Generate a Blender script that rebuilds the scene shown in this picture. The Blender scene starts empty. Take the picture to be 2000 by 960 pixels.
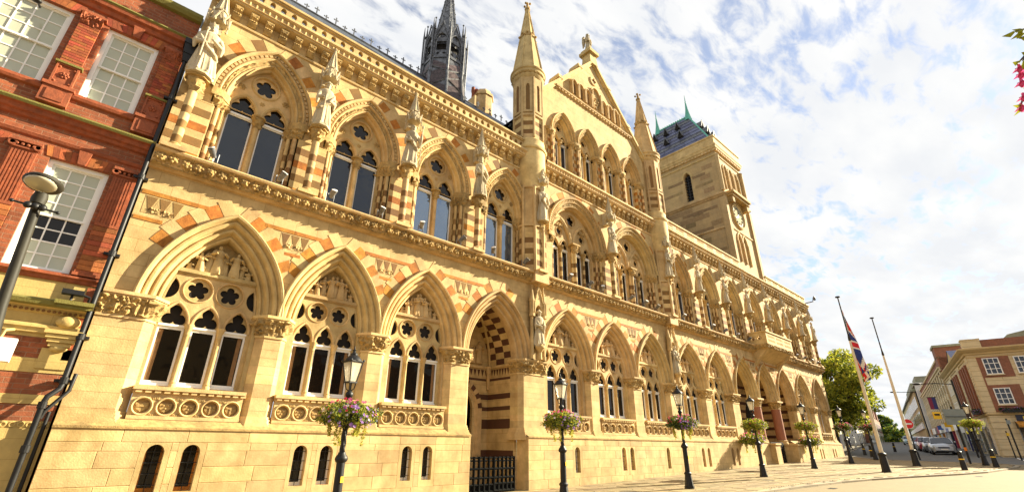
import bpy, bmesh, math, random
from math import sin, cos, pi, radians, sqrt, acos, atan2, hypot
from mathutils import Vector, Matrix, noise
from mathutils.geometry import tessellate_polygon
random.seed(7)
SC = bpy.context.scene
COL = SC.collection
S = 1.35            # metres per drawing unit: all lengths below are in units, multiplied by S when built
EYE = 1.30          # eye height in units; drawing z = 0 is eye level

def W(p): return Vector((p[0]*S, p[1]*S, (p[2]+EYE)*S))
def ground(x):      # the square climbs gently to the right
    if x < 110: return -1.30+.0216*x
    return -1.30+.0216*110
# ---------------------------------------------------------------- camera
cam_d = bpy.data.cameras.new('camera'); cam = bpy.data.objects.new('camera', cam_d); COL.objects.link(cam)
cam_d.sensor_width = 36; cam_d.lens = 903.1*36/2000; cam_d.shift_y = -.0014
cam_d.clip_start = .05; cam_d.clip_end = 6000
ya, pt, ro = radians(42.049), radians(23.433), radians(.4806)
fw = Vector((sin(ya)*cos(pt), cos(ya)*cos(pt), sin(pt))); rt = Vector((cos(ya), -sin(ya), 0)); up = rt.cross(fw)
rr = rt*cos(ro)+up*sin(ro); uu = -rt*sin(ro)+up*cos(ro)
M = Matrix(((rr.x, uu.x, -fw.x, 0), (rr.y, uu.y, -fw.y, 0), (rr.z, uu.z, -fw.z, 0), (0, 0, 0, 1)))
M.translation = W((0, 0, 0)); cam.matrix_world = M
SC.camera = cam
# ---------------------------------------------------------------- light
SUN_AZ, SUN_EL = radians(109), radians(25)
sd = Vector((sin(SUN_AZ)*cos(SUN_EL), cos(SUN_AZ)*cos(SUN_EL), sin(SUN_EL)))
sl = bpy.data.lights.new('sun', 'SUN'); sl.energy = 5.0; sl.angle = radians(.55); sl.color = (1, .89, .64)
so = bpy.data.objects.new('sun', sl); COL.objects.link(so); so.rotation_euler = sd.to_track_quat('Z', 'Y').to_euler(); so.location = (0, -30, 60)
wd = bpy.data.worlds.new('World'); SC.world = wd; wd.use_nodes = True
nt = wd.node_tree; nt.nodes.clear(); N = nt.nodes.new; L = nt.links.new
out = N('ShaderNodeOutputWorld'); bg = N('ShaderNodeBackground'); bg.inputs[1].default_value = .051; L(bg.outputs[0], out.inputs[0])
sky = N('ShaderNodeTexSky'); sky.sky_type = 'NISHITA'; sky.sun_disc = False; sky.sun_elevation = SUN_EL; sky.sun_rotation = SUN_AZ
sky.air_density = 1.0; sky.dust_density = .3; sky.ozone_density = 1.2
tc = N('ShaderNodeTexCoord'); sep = N('ShaderNodeSeparateXYZ'); L(tc.outputs['Generated'], sep.inputs[0])
def mth(op, a, b=None, c=None):
    n = N('ShaderNodeMath'); n.operation = op
    for i, v in enumerate((a, b, c)):
        if v is None: continue
        if isinstance(v, (int, float)): n.inputs[i].default_value = v
        else: L(v, n.inputs[i])
    return n.outputs[0]
zc = mth('MAXIMUM', sep.outputs[2], .0)
zd = mth('ADD', zc, .10)
cx_ = mth('DIVIDE', sep.outputs[0], zd); cy_ = mth('DIVIDE', sep.outputs[1], zd)
cmb = N('ShaderNodeCombineXYZ'); L(cx_, cmb.inputs[0]); L(cy_, cmb.inputs[1])
mp = N('ShaderNodeMapping'); mp.inputs['Rotation'].default_value = (0, 0, radians(28)); mp.inputs['Scale'].default_value = (1.0, 2.1, 1); L(cmb.outputs[0], mp.inputs[0])
n1 = N('ShaderNodeTexNoise'); n1.inputs['Scale'].default_value = 1.6; n1.inputs['Detail'].default_value = 3; n1.inputs['Roughness'].default_value = .5; L(mp.outputs[0], n1.inputs[0])
n2 = N('ShaderNodeTexNoise'); n2.inputs['Scale'].default_value = 8.5; n2.inputs['Detail'].default_value = 9; n2.inputs['Roughness'].default_value = .58; n2.inputs['Distortion'].default_value = .35; L(mp.outputs[0], n2.inputs[0])
sm = mth('ADD', mth('MULTIPLY', n1.outputs[0], .50), mth('MULTIPLY', n2.outputs[0], .75))
# thicker cloud toward the horizon
sm2 = mth('ADD', sm, mth('MULTIPLY', mth('SUBTRACT', .55, zc), .10))
cr = N('ShaderNodeValToRGB'); cr.color_ramp.interpolation = 'EASE'
cr.color_ramp.elements[0].position = .445; cr.color_ramp.elements[0].color = (0.30, .30, .30, 1)
cr.color_ramp.elements[1].position = .625; cr.color_ramp.elements[1].color = (1, 1, 1, 1); L(sm2, cr.inputs[0])
shade = N('ShaderNodeValToRGB'); shade.color_ramp.elements[0].position = .36; shade.color_ramp.elements[0].color = (4.75, 4.85, 5.0, 1)
shade.color_ramp.elements[1].position = .62; shade.color_ramp.elements[1].color = (5.4, 5.4, 5.35, 1)
n3 = N('ShaderNodeTexNoise'); n3.inputs['Scale'].default_value = 2.6; n3.inputs['Detail'].default_value = 5; L(mp.outputs[0], n3.inputs[0]); L(n3.outputs[0], shade.inputs[0])
mx = N('ShaderNodeMix'); mx.data_type = 'RGBA'; L(cr.outputs[0], mx.inputs[0]); 
sb = N('ShaderNodeVectorMath'); sb.operation = 'MULTIPLY'; sb.inputs[1].default_value = (.80, .88, 1.02); L(sky.outputs[0], sb.inputs[0])
L(sb.outputs[0], mx.inputs[6]); L(shade.outputs[0], mx.inputs[7]); L(mx.outputs[2], bg.inputs[0])
SC.view_settings.view_transform = 'Standard'; SC.view_settings.look = 'None'; SC.view_settings.gamma = 1
SC.view_settings.exposure = 1.88
SC.render.engine = 'CYCLES'
SC.cycles.max_bounces = 6; SC.cycles.diffuse_bounces = 4; SC.cycles.glossy_bounces = 3; SC.cycles.transmission_bounces = 4; SC.cycles.transparent_max_bounces = 8
# ---------------------------------------------------------------- materials
def nodes(name):
    m = bpy.data.materials.new(name); m.use_nodes = True; t = m.node_tree
    b = t.nodes['Principled BSDF']; return m, t, b
def mat(name, col, rough=.8, var=.12, scale=6, bump=.25, bscale=40, metal=0, rnd=.0, blocks=None, stain=0, stain_col=None, spec=.4, hue2=None, emit=None, coat=0):
    """procedural surface: base colour, two noises, per-object variation, fine relief, optional block joints and stains"""
    m, t, b = nodes(name); N = t.nodes.new; L = t.links.new
    geo = N('ShaderNodeNewGeometry'); pos = geo.outputs['Position']
    no = N('ShaderNodeTexNoise'); no.inputs['Scale'].default_value = scale; no.inputs['Detail'].default_value = 5; no.inputs['Roughness'].default_value = .65; L(pos, no.inputs['Vector'])
    def mul(a, f):
        return tuple(min(1, c*f) for c in a)+(1,)
    r = N('ShaderNodeValToRGB'); r.color_ramp.elements[0].position = .3; r.color_ramp.elements[1].position = .7
    r.color_ramp.elements[0].color = mul(col, 1-var); r.color_ramp.elements[1].color = mul(hue2 or col, 1+var); L(no.outputs[0], r.inputs[0])
    c = r.outputs[0]; hgt = None
    if rnd:
        oi = N('ShaderNodeObjectInfo'); hs = N('ShaderNodeHueSaturation'); 
        a = N('ShaderNodeMapRange'); a.inputs['To Min'].default_value = 1-rnd; a.inputs['To Max'].default_value = 1+rnd; L(oi.outputs['Random'], a.inputs['Value']); L(a.outputs[0], hs.inputs['Value'])
        a2 = N('ShaderNodeMapRange'); a2.inputs['To Min'].default_value = .5-rnd*.05; a2.inputs['To Max'].default_value = .5+rnd*.05
        mu = N('ShaderNodeMath'); mu.operation = 'FRACT'; mm = N('ShaderNodeMath'); mm.operation = 'MULTIPLY'; mm.inputs[1].default_value = 7.31; L(oi.outputs['Random'], mm.inputs[0]); L(mm.outputs[0], mu.inputs[0]); L(mu.outputs[0], a2.inputs['Value']); L(a2.outputs[0], hs.inputs['Hue'])
        L(c, hs.inputs['Color']); c = hs.outputs[0]
    if blocks:
        bw, bh, mortar, mstr, mcol, bvar = blocks
        sp = N('ShaderNodeSeparateXYZ'); L(pos, sp.inputs[0])
        ad = N('ShaderNodeMath'); ad.operation = 'ADD'; L(sp.outputs[0], ad.inputs[0]); L(sp.outputs[1], ad.inputs[1])
        cb = N('ShaderNodeCombineXYZ'); L(ad.outputs[0], cb.inputs[0]); L(sp.outputs[2], cb.inputs[1])
        br = N('ShaderNodeTexBrick'); br.inputs['Scale'].default_value = 1; br.inputs['Brick Width'].default_value = bw; br.inputs['Row Height'].default_value = bh
        br.inputs['Mortar Size'].default_value = mortar; br.inputs['Mortar Smooth'].default_value = .3; br.inputs['Bias'].default_value = 0
        br.inputs['Color1'].default_value = (1-bvar,)*3+(1,); br.inputs['Color2'].default_value = (1+bvar*.6,)*3+(1,); br.inputs['Mortar'].default_value = tuple(mcol)+(1,)
        L(cb.outputs[0], br.inputs['Vector'])
        mx = N('ShaderNodeMix'); mx.data_type = 'RGBA'; mx.blend_type = 'MULTIPLY'; mx.inputs[0].default_value = mstr; mx.clamp_result = False
        L(c, mx.inputs[6]); L(br.outputs['Color'], mx.inputs[7]); c = mx.outputs[2]; hgt = br.outputs['Fac']
    if stain:
        n4 = N('ShaderNodeTexNoise'); n4.inputs['Scale'].default_value = .9; n4.inputs['Detail'].default_value = 8; n4.inputs['Roughness'].default_value = .7
        mpp = N('ShaderNodeMapping'); mpp.inputs['Scale'].default_value = (1, 1, .35); L(pos, mpp.inputs[0]); L(mpp.outputs[0], n4.inputs[0])
        r4 = N('ShaderNodeValToRGB'); r4.color_ramp.elements[0].position = .48; r4.color_ramp.elements[0].color = (0, 0, 0, 1); r4.color_ramp.elements[1].position = .72; r4.color_ramp.elements[1].color = (stain,)*3+(1,)
        L(n4.outputs[0], r4.inputs[0])
        mx = N('ShaderNodeMix'); mx.data_type = 'RGBA'; L(r4.outputs[0], mx.inputs[0]); L(c, mx.inputs[6]); mx.inputs[7].default_value = tuple(stain_col or (c_*.4 for c_ in col))+(1,); c = mx.outputs[2]
    L(c, b.inputs['Base Color'])
    rn = N('ShaderNodeMapRange'); rn.inputs['To Min'].default_value = max(.02, rough-.08); rn.inputs['To Max'].default_value = min(1, rough+.08); L(no.outputs[0], rn.inputs['Value']); L(rn.outputs[0], b.inputs['Roughness'])
    b.inputs['Metallic'].default_value = metal; b.inputs['Specular IOR Level'].default_value = spec
    if coat: b.inputs['Coat Weight'].default_value = coat; b.inputs['Coat Roughness'].default_value = .06
    if bump:
        n5 = N('ShaderNodeTexNoise'); n5.inputs['Scale'].default_value = bscale; n5.inputs['Detail'].default_value = 3; L(pos, n5.inputs['Vector'])
        h = n5.outputs[0]
        if hgt is not None:
            s_ = N('ShaderNodeMath'); s_.operation = 'MULTIPLY_ADD'; s_.inputs[1].default_value = -1.2; L(hgt, s_.inputs[0]); L(h, s_.inputs[2]); h = s_.outputs[0]
        bp = N('ShaderNodeBump'); bp.inputs['Strength'].default_value = bump; bp.inputs['Distance'].default_value = .01; L(h, bp.inputs['Height']); L(bp.outputs[0], b.inputs['Normal'])
    if emit: b.inputs['Emission Color'].default_value = emit[0]+(1,); b.inputs['Emission Strength'].default_value = emit[1]
    return m
MT = {}
MT['stone'] = mat('cream_limestone', (.50, .342, .145), .85, .2, 2.2, .5, 30, rnd=.15, stain=.6, stain_col=(.25, .145, .045), hue2=(.55, .395, .185))
MT['wall'] = mat('ashlar_wall', (.51, .352, .15), .85, .2, 2.0, .4, 30, blocks=(.62, .31, .008, .55, (.5, .4, .25), .16), stain=.6, stain_col=(.28, .165, .05), hue2=(.55, .395, .185))
MT['carved'] = mat('carved_limestone', (.40, .265, .10), .9, .35, 9, .9, 45, stain=.85, stain_col=(.10, .065, .025))
MT['orange'] = mat('orange_ironstone', (.34, .115, .010), .85, .25, 5, .5, 30, rnd=.22, hue2=(.42, .18, .03))
MT['brown'] = mat('brown_ironstone', (.19, .10, .03), .85, .18, 5, .4, 30, rnd=.16)
MT['darkred'] = mat('dark_red_stone', (.085, .035, .016), .8, .15, 5, .3, 30, rnd=.1)
MT['statue'] = mat('white_statue_stone', (.48, .40, .26), .85, .14, 6, .5, 40, rnd=.06, stain=.8, stain_col=(.22, .17, .10))
MT['redcol'] = mat('red_sandstone_column', (.30, .115, .06), .7, .12, 4, .25, 30)
MT['terracotta'] = mat('red_terracotta', (.29, .075, .028), .8, .32, 7, .6, 30, stain=.75, stain_col=(.15, .05, .025))
MT['brick'] = mat('red_brick', (.28, .08, .032), .85, .25, 9, .6, 40, blocks=(.30, .10, .009, .9, (1.0, 1.9, 2.8), .3), stain=.6, stain_col=(.15, .06, .03))
MT['brick1'] = mat('red_brick_single', (.30, .078, .026), .85, .25, 9, .5, 40, rnd=.32)
MT['moss'] = mat('mossy_ledge', (.34, .28, .06), .95, .5, 9, .8, 40, hue2=(.12, .11, .03))
MT['yellow'] = mat('yellow_stone', (.50, .36, .13), .85, .14, 4, .35, 30, blocks=(.75, .36, .006, .4, (.5, .4, .3), .06), stain=.3)
MT['white'] = mat('white_paint', (.80, .79, .76), .45, .03, 6, .1, 30)
MT['slate'] = mat('dark_slate', (.055, .065, .085), .55, .3, 4, .4, 30, blocks=(.35, .22, .012, .8, (.35, .35, .35), .3))
MT['bslate'] = mat('blue_purple_slate', (.10, .11, .19), .5, .3, 3, .4, 30, rnd=.2)
MT['lead'] = mat('weathered_lead', (.05, .052, .062), .45, .45, 5, .4, 20, metal=.3, hue2=(.15, .155, .17), stain=.6, stain_col=(.022, .017, .02))
MT['leadbrown'] = mat('brown_lead_panels', (.032, .016, .017), .45, .6, 7, .3, 20, metal=.2, hue2=(.075, .052, .052), rnd=.4)
MT['copper'] = mat('green_copper', (.10, .38, .29), .6, .2, 6, .3, 30)
MT['iron'] = mat('black_painted_iron', (.010, .010, .011), .5, .3, 8, .1, 40, spec=.35)
MT['gateiron'] = mat('dull_black_gate_iron', (.006, .006, .006), .9, .3, 8, .0, 40, spec=.05)
MT['towerband'] = mat('tower_brown_band', (.27, .18, .085), .88, .2, 5, .4, 30, rnd=.2)
MT['dark'] = mat('dark_interior', (.014, .011, .009), .9, .3, 3, 0)  # near-black stands in for shade inside rooms, openings and window heads
MT['curtain'] = mat('brown_curtain', (.22, .12, .05), .9, .2, 8, .1)
MT['blind'] = mat('pale_blind', (.50, .50, .40), .7, .06, 3, 0)
MT['asphalt'] = mat('asphalt', (.13, .125, .115), .9, .14, 3, .5, 90, stain=.3, stain_col=(.12, .11, .10))
MT['paving'] = mat('paving_slab', (.235, .175, .085), .85, .2, 6, .5, 40, rnd=.2, stain=.4, stain_col=(.20, .15, .08))
MT['joint'] = mat('paving_joint', (.10, .075, .04), .95, .2, 9, .4, 40)
MT['kerb'] = mat('kerb_stone', (.30, .25, .17), .85, .15, 9, .4, 40, rnd=.15)
MT['leaf'] = mat('green_leaf', (.12, .175, .015), .6, .45, 1.6, 0, hue2=(.30, .31, .025))
MT['leafdark'] = mat('dark_green_leaf', (.035, .075, .015), .6, .4, 2.0, 0)
MT['leafyellow'] = mat('yellow_green_leaf', (.42, .40, .05), .6, .3, 20, 0)
MT['bark'] = mat('grey_bark', (.07, .055, .04), .9, .3, 9, .6, 30)
MT['pink'] = mat('pink_petal', (.62, .10, .26), .6, .3, 30, 0)
MT['purple'] = mat('purple_petal', (.30, .14, .55), .6, .3, 30, 0, hue2=(.45, .25, .6))
MT['redpetal'] = mat('red_petal', (.55, .03, .06), .6, .3, 30, 0)
MT['whitepetal'] = mat('white_petal', (.7, .6, .62), .6, .2, 30, 0)
MT['carpaint_silver'] = mat('silver_car_paint', (.42, .44, .47), .3, .03, 4, 0, metal=.5, coat=.8)
MT['carpaint_red'] = mat('red_car_paint', (.35, .01, .015), .3, .03, 4, 0, coat=.8)
MT['carpaint_grey'] = mat('grey_car_paint', (.20, .20, .21), .3, .03, 4, 0, metal=.5, coat=.8)
MT['carpaint_blue'] = mat('pale_blue_car_paint', (.30, .42, .45), .3, .03, 4, 0, metal=.3, coat=.8)
MT['rubber'] = mat('black_rubber', (.02, .02, .02), .85, .2, 9, .1)
MT['signred'] = mat('sign_red', (.65, .02, .02), .4, .03, 4, 0)
MT['signgrey'] = mat('sign_back_grey', (.22, .24, .22), .5, .08, 3, 0)
MT['gold'] = mat('gold_lettering', (.75, .55, .05), .4, .05, 4, 0)
MT['navy'] = mat('navy_board', (.02, .022, .05), .4, .1, 4, 0)
MT['blue'] = mat('blue_print', (.03, .09, .32), .4, .1, 4, 0)
MT['magenta'] = mat('magenta_print', (.28, .03, .07), .5, .1, 4, 0)
MT['indigo'] = mat('indigo_print', (.05, .05, .18), .5, .1, 4, 0)
MT['yellowpaint'] = mat('yellow_paint', (.75, .45, .02), .5, .05, 4, 0)
MT['orangepaint'] = mat('orange_paint', (.75, .22, .02), .5, .05, 4, 0)
MT['polestone'] = mat('cream_painted_pole', (.62, .53, .38), .5, .08, 3, .1)
MT['polegrey'] = mat('grey_metal_pole', (.028, .025, .018), .6, .3, 3, .1, metal=0, spec=.25)
MT['flagblue'] = mat('flag_blue', (.02, .04, .20), .8, .1, 9, .2)
MT['flagred'] = mat('flag_red', (.55, .02, .03), .8, .1, 9, .2)
MT['flagwhite'] = mat('flag_white', (.72, .68, .66), .8, .05, 9, .2)
MT['clock'] = mat('pale_clock_face', (.42, .37, .24), .9, .05, 4, 0, spec=.05)
MT['gilt'] = mat('gilt_metal', (.55, .38, .10), .35, .1, 4, 0, metal=.8)
MT['terrain'] = mat('far_hill', (.10, .13, .05), .95, .3, .05, 0)
MT['brick2'] = mat('far_red_brick', (.24, .095, .055), .85, .15, 3, .2, 30, blocks=(.3, .1, .012, .6, (1.2, 1.6, 1.9), .15))
MT['cream2'] = mat('far_cream_stone', (.60, .49, .30), .85, .10, 2, .2, 30, blocks=(5, .42, .02, .7, (.45, .4, .35), .03))
MT['tan2'] = mat('far_tan_stone', (.50, .37, .18), .85, .10, 2, .2, 30)
MT['grey2'] = mat('green_grey_lead_roof', (.25, .25, .17), .7, .25, 2, .2, 20)
MT['white2'] = mat('pale_render', (.62, .60, .55), .8, .05, 2, .1, 20)
def glass_mat(name, col, rough, spec, var=0):
    m, t, b = nodes(name); b.inputs['Base Color'].default_value = col+(1,); b.inputs['Roughness'].default_value = rough; b.inputs['Specular IOR Level'].default_value = spec
    N = t.nodes.new; L = t.links.new
    n = N('ShaderNodeTexNoise'); n.inputs['Scale'].default_value = 1.3; g = N('ShaderNodeNewGeometry'); L(g.outputs['Position'], n.inputs['Vector'])
    bp = N('ShaderNodeBump'); oi = N('ShaderNodeObjectInfo'); n.noise_dimensions = '4D'; ml = N('ShaderNodeMath'); ml.operation = 'MULTIPLY'; ml.inputs[1].default_value = 30; L(oi.outputs['Random'], ml.inputs[0]); L(ml.outputs[0], n.inputs['W'])
    bp.inputs['Strength'].default_value = .35; bp.inputs['Distance'].default_value = .05; L(n.outputs[0], bp.inputs['Height']); L(bp.outputs[0], b.inputs['Normal'])
    return m
MT['glass'] = glass_mat('dark_window_glass', (.010, .008, .006), .05, .32)
MT['glassup'] = glass_mat('reflecting_window_glass', (.012, .02, .038), .03, .6)
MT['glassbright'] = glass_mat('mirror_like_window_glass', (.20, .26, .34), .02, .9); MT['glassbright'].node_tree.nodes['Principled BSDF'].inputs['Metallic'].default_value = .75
MT['pane'] = glass_mat('sash_glass', (.42, .44, .34), .06, .6)  # pale greenish reflection is put into the glass colour
def shop_glass():
    m, t, b = nodes('shop_glass'); b.inputs['Base Color'].default_value = (.02, .025, .03, 1); b.inputs['Roughness'].default_value = .04; b.inputs['Alpha'].default_value = .35; return m
MT['shopglass'] = shop_glass()
def lantern_glass():
    m, t, b = nodes('lantern_glass'); b.inputs['Base Color'].default_value = (.85, .78, .6, 1); b.inputs['Roughness'].default_value = .12
    b.inputs['Transmission Weight'].default_value = .35; b.inputs['Alpha'].default_value = .75; return m
MT['lglass'] = lantern_glass()
def leaf_trans(m):
    t = m.node_tree; b = t.nodes['Principled BSDF']; o = t.nodes['Material Output']
    tr = t.nodes.new('ShaderNodeBsdfTranslucent'); mx = t.nodes.new('ShaderNodeMixShader'); mx.inputs[0].default_value = .45
    src = b.inputs['Base Color'].links[0].from_socket; t.links.new(src, tr.inputs[0]); t.links.new(b.outputs[0], mx.inputs[1]); t.links.new(tr.outputs[0], mx.inputs[2]); t.links.new(mx.outputs[0], o.inputs[0])
for k in ('leaf', 'leafdark', 'leafyellow', 'pink', 'purple', 'redpetal', 'whitepetal'): leaf_trans(MT[k])
# ---------------------------------------------------------------- building blocks
ORG = {}
def thing(name, label, cat, at, group=None, rz=0, local=False):
    o = bpy.data.objects.new(name, None); COL.objects.link(o); o.empty_display_size = .2
    o.location = W(at); o.rotation_euler = (0, 0, rz); ORG[o.name] = (0, 0, 0) if local else tuple(at)
    o['label'] = label; o['category'] = cat
    if group: o['group'] = group
    return o
def link(me, name, parent, at=None, rz=0, kind=None, rot=None, scale=None):
    """put a mesh in the scene under parent; at = position in drawing units of a mesh built round its own origin"""
    o = bpy.data.objects.new(name, me); COL.objects.link(o)
    if parent is not None:
        o.parent = parent; po = ORG[parent.name]
        if at is None: ORG[o.name] = po
        else: o.location = Vector([(at[i]-po[i])*S for i in range(3)]); ORG[o.name] = tuple(at)
    else:
        if at is None: ORG[o.name] = (0, 0, -EYE)
        else: o.location = W(at); ORG[o.name] = tuple(at)
    if rz: o.rotation_euler = (0, 0, rz)
    if rot: o.rotation_euler = rot
    if scale: o.scale = scale
    if kind: o['kind'] = kind
    return o
def tag(o, label, cat, group=None, kind=None):
    o['label'] = label
    if kind: o['kind'] = kind
    else: o['category'] = cat
    if group: o['group'] = group
    return o
class MB:
    def __init__(s): s.v = []; s.f = []; s.m = []; s.mi = 0
    def add(s, vs, fs):
        b = len(s.v); s.v.extend(vs); s.f.extend([tuple(i+b for i in f) for f in fs]); s.m.extend([s.mi]*len(fs)); return s
    def box(s, x0, x1, y0, y1, z0, z1):
        return s.add([(x0,y0,z0),(x1,y0,z0),(x1,y1,z0),(x0,y1,z0),(x0,y0,z1),(x1,y0,z1),(x1,y1,z1),(x0,y1,z1)],
            [(0,3,2,1),(4,5,6,7),(0,1,5,4),(1,2,6,5),(2,3,7,6),(3,0,4,7)])
    def cbox(s, x0, x1, y0, y1, z0, z1, c=.012):
        """block whose front edges (toward -y) are chamfered"""
        v = [(x0,y0+c,z0),(x1,y0+c,z0),(x1,y1,z0),(x0,y1,z0),(x0,y0+c,z1),(x1,y0+c,z1),(x1,y1,z1),(x0,y1,z1),(x0+c,y0,z0+c),(x1-c,y0,z0+c),(x1-c,y0,z1-c),(x0+c,y0,z1-c)]
        return s.add(v, [(0,3,2,1),(4,5,6,7),(1,2,6,5),(3,0,4,7),(2,3,7,6),(8,9,10,11),(0,1,9,8),(1,5,10,9),(5,4,11,10),(4,0,8,11)])
    def prism(s, pts, z0, z1, top=1.0, c=None):
        """plan polygon (x, y) from z0 to z1; top scales the upper outline about its centre"""
        n = len(pts); cx = c[0] if c else sum(p[0] for p in pts)/n; cy = c[1] if c else sum(p[1] for p in pts)/n
        v = [(p[0],p[1],z0) for p in pts]+[(cx+(p[0]-cx)*top,cy+(p[1]-cy)*top,z1) for p in pts]
        f = [(i,(i+1)%n,n+(i+1)%n,n+i) for i in range(n)]+[tuple(range(n-1,-1,-1)),tuple(range(n,2*n))]
        return s.add(v, f)
    def lathe(s, prof, cx=0, cy=0, n=16, a0=0, a1=2*pi, cap=True, mod=None, sx=1, sy=1):
        full = abs(a1-a0-2*pi) < 1e-6; m = n if full else n+1; v = []; f = []
        for (r, z) in prof:
            for i in range(m):
                a = a0+(a1-a0)*i/n; q = r*(mod(a, z) if mod else 1)
                v.append((cx+q*cos(a)*sx, cy+q*sin(a)*sy, z))
        for j in range(len(prof)-1):
            for i in range(n if full else n):
                i2 = (i+1)%m if full else i+1
                f.append((j*m+i, j*m+i2, (j+1)*m+i2, (j+1)*m+i))
        if cap and full:
            if prof[0][0] > 1e-4: f.append(tuple(range(m-1,-1,-1)))
            if prof[-1][0] > 1e-4: f.append(tuple((len(prof)-1)*m+i for i in range(m)))
        return s.add(v, f)
    def tube(s, pts, r, n=8, taper=None):
        pts = [Vector(p) for p in pts]; k = len(pts); v = []; f = []; prev = None
        for i, p in enumerate(pts):
            d = (pts[min(i+1,k-1)]-pts[max(i-1,0)]).normalized()
            if prev is None: a = Vector((0,0,1)) if abs(d.z) < .9 else Vector((1,0,0)); u = d.cross(a).normalized()
            else: u = (prev-d*prev.dot(d)).normalized()
            prev = u; w = d.cross(u); q = taper[i] if taper else r
            for j in range(n):
                t = 2*pi*j/n; v.append(tuple(p+u*(q*cos(t))+w*(q*sin(t))))
        for i in range(k-1):
            for j in range(n): f.append((i*n+j, i*n+(j+1)%n, (i+1)*n+(j+1)%n, (i+1)*n+j))
        f.append(tuple(range(n-1,-1,-1))); f.append(tuple((k-1)*n+j for j in range(n)))
        return s.add(v, f)
    def ball(s, c, r, n=8, m=6, sc=(1,1,1)):
        v = [(c[0],c[1],c[2]-r*sc[2])]; f = []
        for j in range(1, m):
            t = -pi/2+pi*j/m
            for i in range(n): a = 2*pi*i/n; v.append((c[0]+r*sc[0]*cos(t)*cos(a), c[1]+r*sc[1]*cos(t)*sin(a), c[2]+r*sc[2]*sin(t)))
        v.append((c[0],c[1],c[2]+r*sc[2]))
        for i in range(n): f.append((0, 1+(i+1)%n, 1+i))
        for j in range(m-2):
            for i in range(n): f.append((1+j*n+i, 1+j*n+(i+1)%n, 1+(j+1)*n+(i+1)%n, 1+(j+1)*n+i))
        e = len(v)-1
        for i in range(n): f.append((e, 1+(m-2)*n+i, 1+(m-2)*n+(i+1)%n))
        return s.add(v, f)
    def plate(s, loops, y0, y1, T=None, back=False):
        """outline with holes, in (x, z); front face at y0, edges going back to y1. T maps (x, y, z) -> point"""
        T = T or (lambda x, y, z: (x, y, z)); fl = [Vector((p[0], p[1], 0)) for l in loops for p in l]
        tri = tessellate_polygon([[Vector((p[0], p[1], 0)) for p in l] for l in loops])
        v = [T(p.x, y0, p.y) for p in fl]; f = []
        for a, b, c in tri:
            A, B, C_ = fl[a], fl[b], fl[c]; cr = (B-A).cross(C_-A).z
            if abs(cr) < 1e-12: continue
            f.append((a, b, c) if cr > 0 else (a, c, b))
        k = len(v); n0 = len(fl)
        v += [T(p.x, y1, p.y) for p in fl]; o = 0
        if back: f += [(c+n0, b+n0, a+n0) for a, b, c in list(f)]
        for li, l in enumerate(loops):
            n = len(l); ar = sum(l[i][0]*l[(i+1)%n][1]-l[(i+1)%n][0]*l[i][1] for i in range(n)); flip = (ar > 0) == (li == 0)
            for i in range(n):
                a = o+i; b = o+(i+1)%n; q = (a, a+n0, b+n0, b)
                f.append(q if flip else q[::-1])
            o += n
        return s.add(v, f)
    def sweep(s, rows, closed=False):
        """rows: list of equal-length point lists (profile points at each station)"""
        n = len(rows[0]); v = [p for r in rows for p in r]; f = []
        for i in range(len(rows)-1):
            for j in range(n-1): f.append((i*n+j, i*n+j+1, (i+1)*n+j+1, (i+1)*n+j))
        return s.add(v, f)
    def grid(s, fn, nu, nv):
        v = [fn(i/nu, j/nv) for i in range(nu+1) for j in range(nv+1)]; m = nv+1
        return s.add(v, [(i*m+j, (i+1)*m+j, (i+1)*m+j+1, i*m+j+1) for i in range(nu) for j in range(nv)])
    def mesh(s, name, mats, org=(0,0,0), smooth=None):
        me = bpy.data.meshes.new(name); ox, oy, oz = org
        me.from_pydata([((x-ox)*S, (y-oy)*S, (z-oz)*S) for x, y, z in s.v], [], s.f)
        if not isinstance(mats, (list, tuple)): mats = [mats]
        for m in mats: me.materials.append(MT[m])
        if len(mats) > 1: me.polygons.foreach_set('material_index', s.m)
        if smooth is not None:
            me.shade_smooth(); me.set_sharp_from_angle(angle=radians(smooth))
        me.update(); return me
    def build(s, name, mats, parent=None, smooth=None, at=None, kind=None, rz=0):
        org = (0,0,0) if at is not None else (ORG[parent.name] if parent is not None else (0,0,-EYE))
        return link(s.mesh(name, mats, org, smooth), name, parent, at, rz, kind)
# ---- pointed arches
def arch_geo(a, h):
    c = (h*h-a*a)/(2*a); return c, a+c
def arch_pts(cx, zs, a, h, n=10, dr=0):
    c, R = arch_geo(a, h); R2 = R+dr; th = acos(max(-1, min(1, c/R2))); r = [(cx-c+R2*cos(th*i/n), zs+R2*sin(th*i/n)) for i in range(n+1)]
    l = [(2*cx-x, z) for x, z in r]
    return l[:-1]+r[::-1]      # left springing, over the apex, right springing
def arch_sweep(mb, cx, zs, a, h, prof, n=12, leg=None):
    rows_by = [arch_pts(cx, zs, a, h, n, dr) for dr, y in prof]; k = len(rows_by[0]); rows = []
    for i in range(k): rows.append([(rows_by[j][i][0], prof[j][1], rows_by[j][i][1]) for j in range(len(prof))])
    if leg is not None:
        lf = [(p[0], p[1], leg) for p in rows[0]]; rg = [(p[0], p[1], leg) for p in rows[-1]]; rows = [lf]+rows+[rg]
    mb.sweep([r[::-1] for r in rows]); return mb
def circ(cx, cz, r, n=20, a0=0): return [(cx+r*cos(a0+2*pi*i/n), cz+r*sin(a0+2*pi*i/n)) for i in range(n)]
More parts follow.
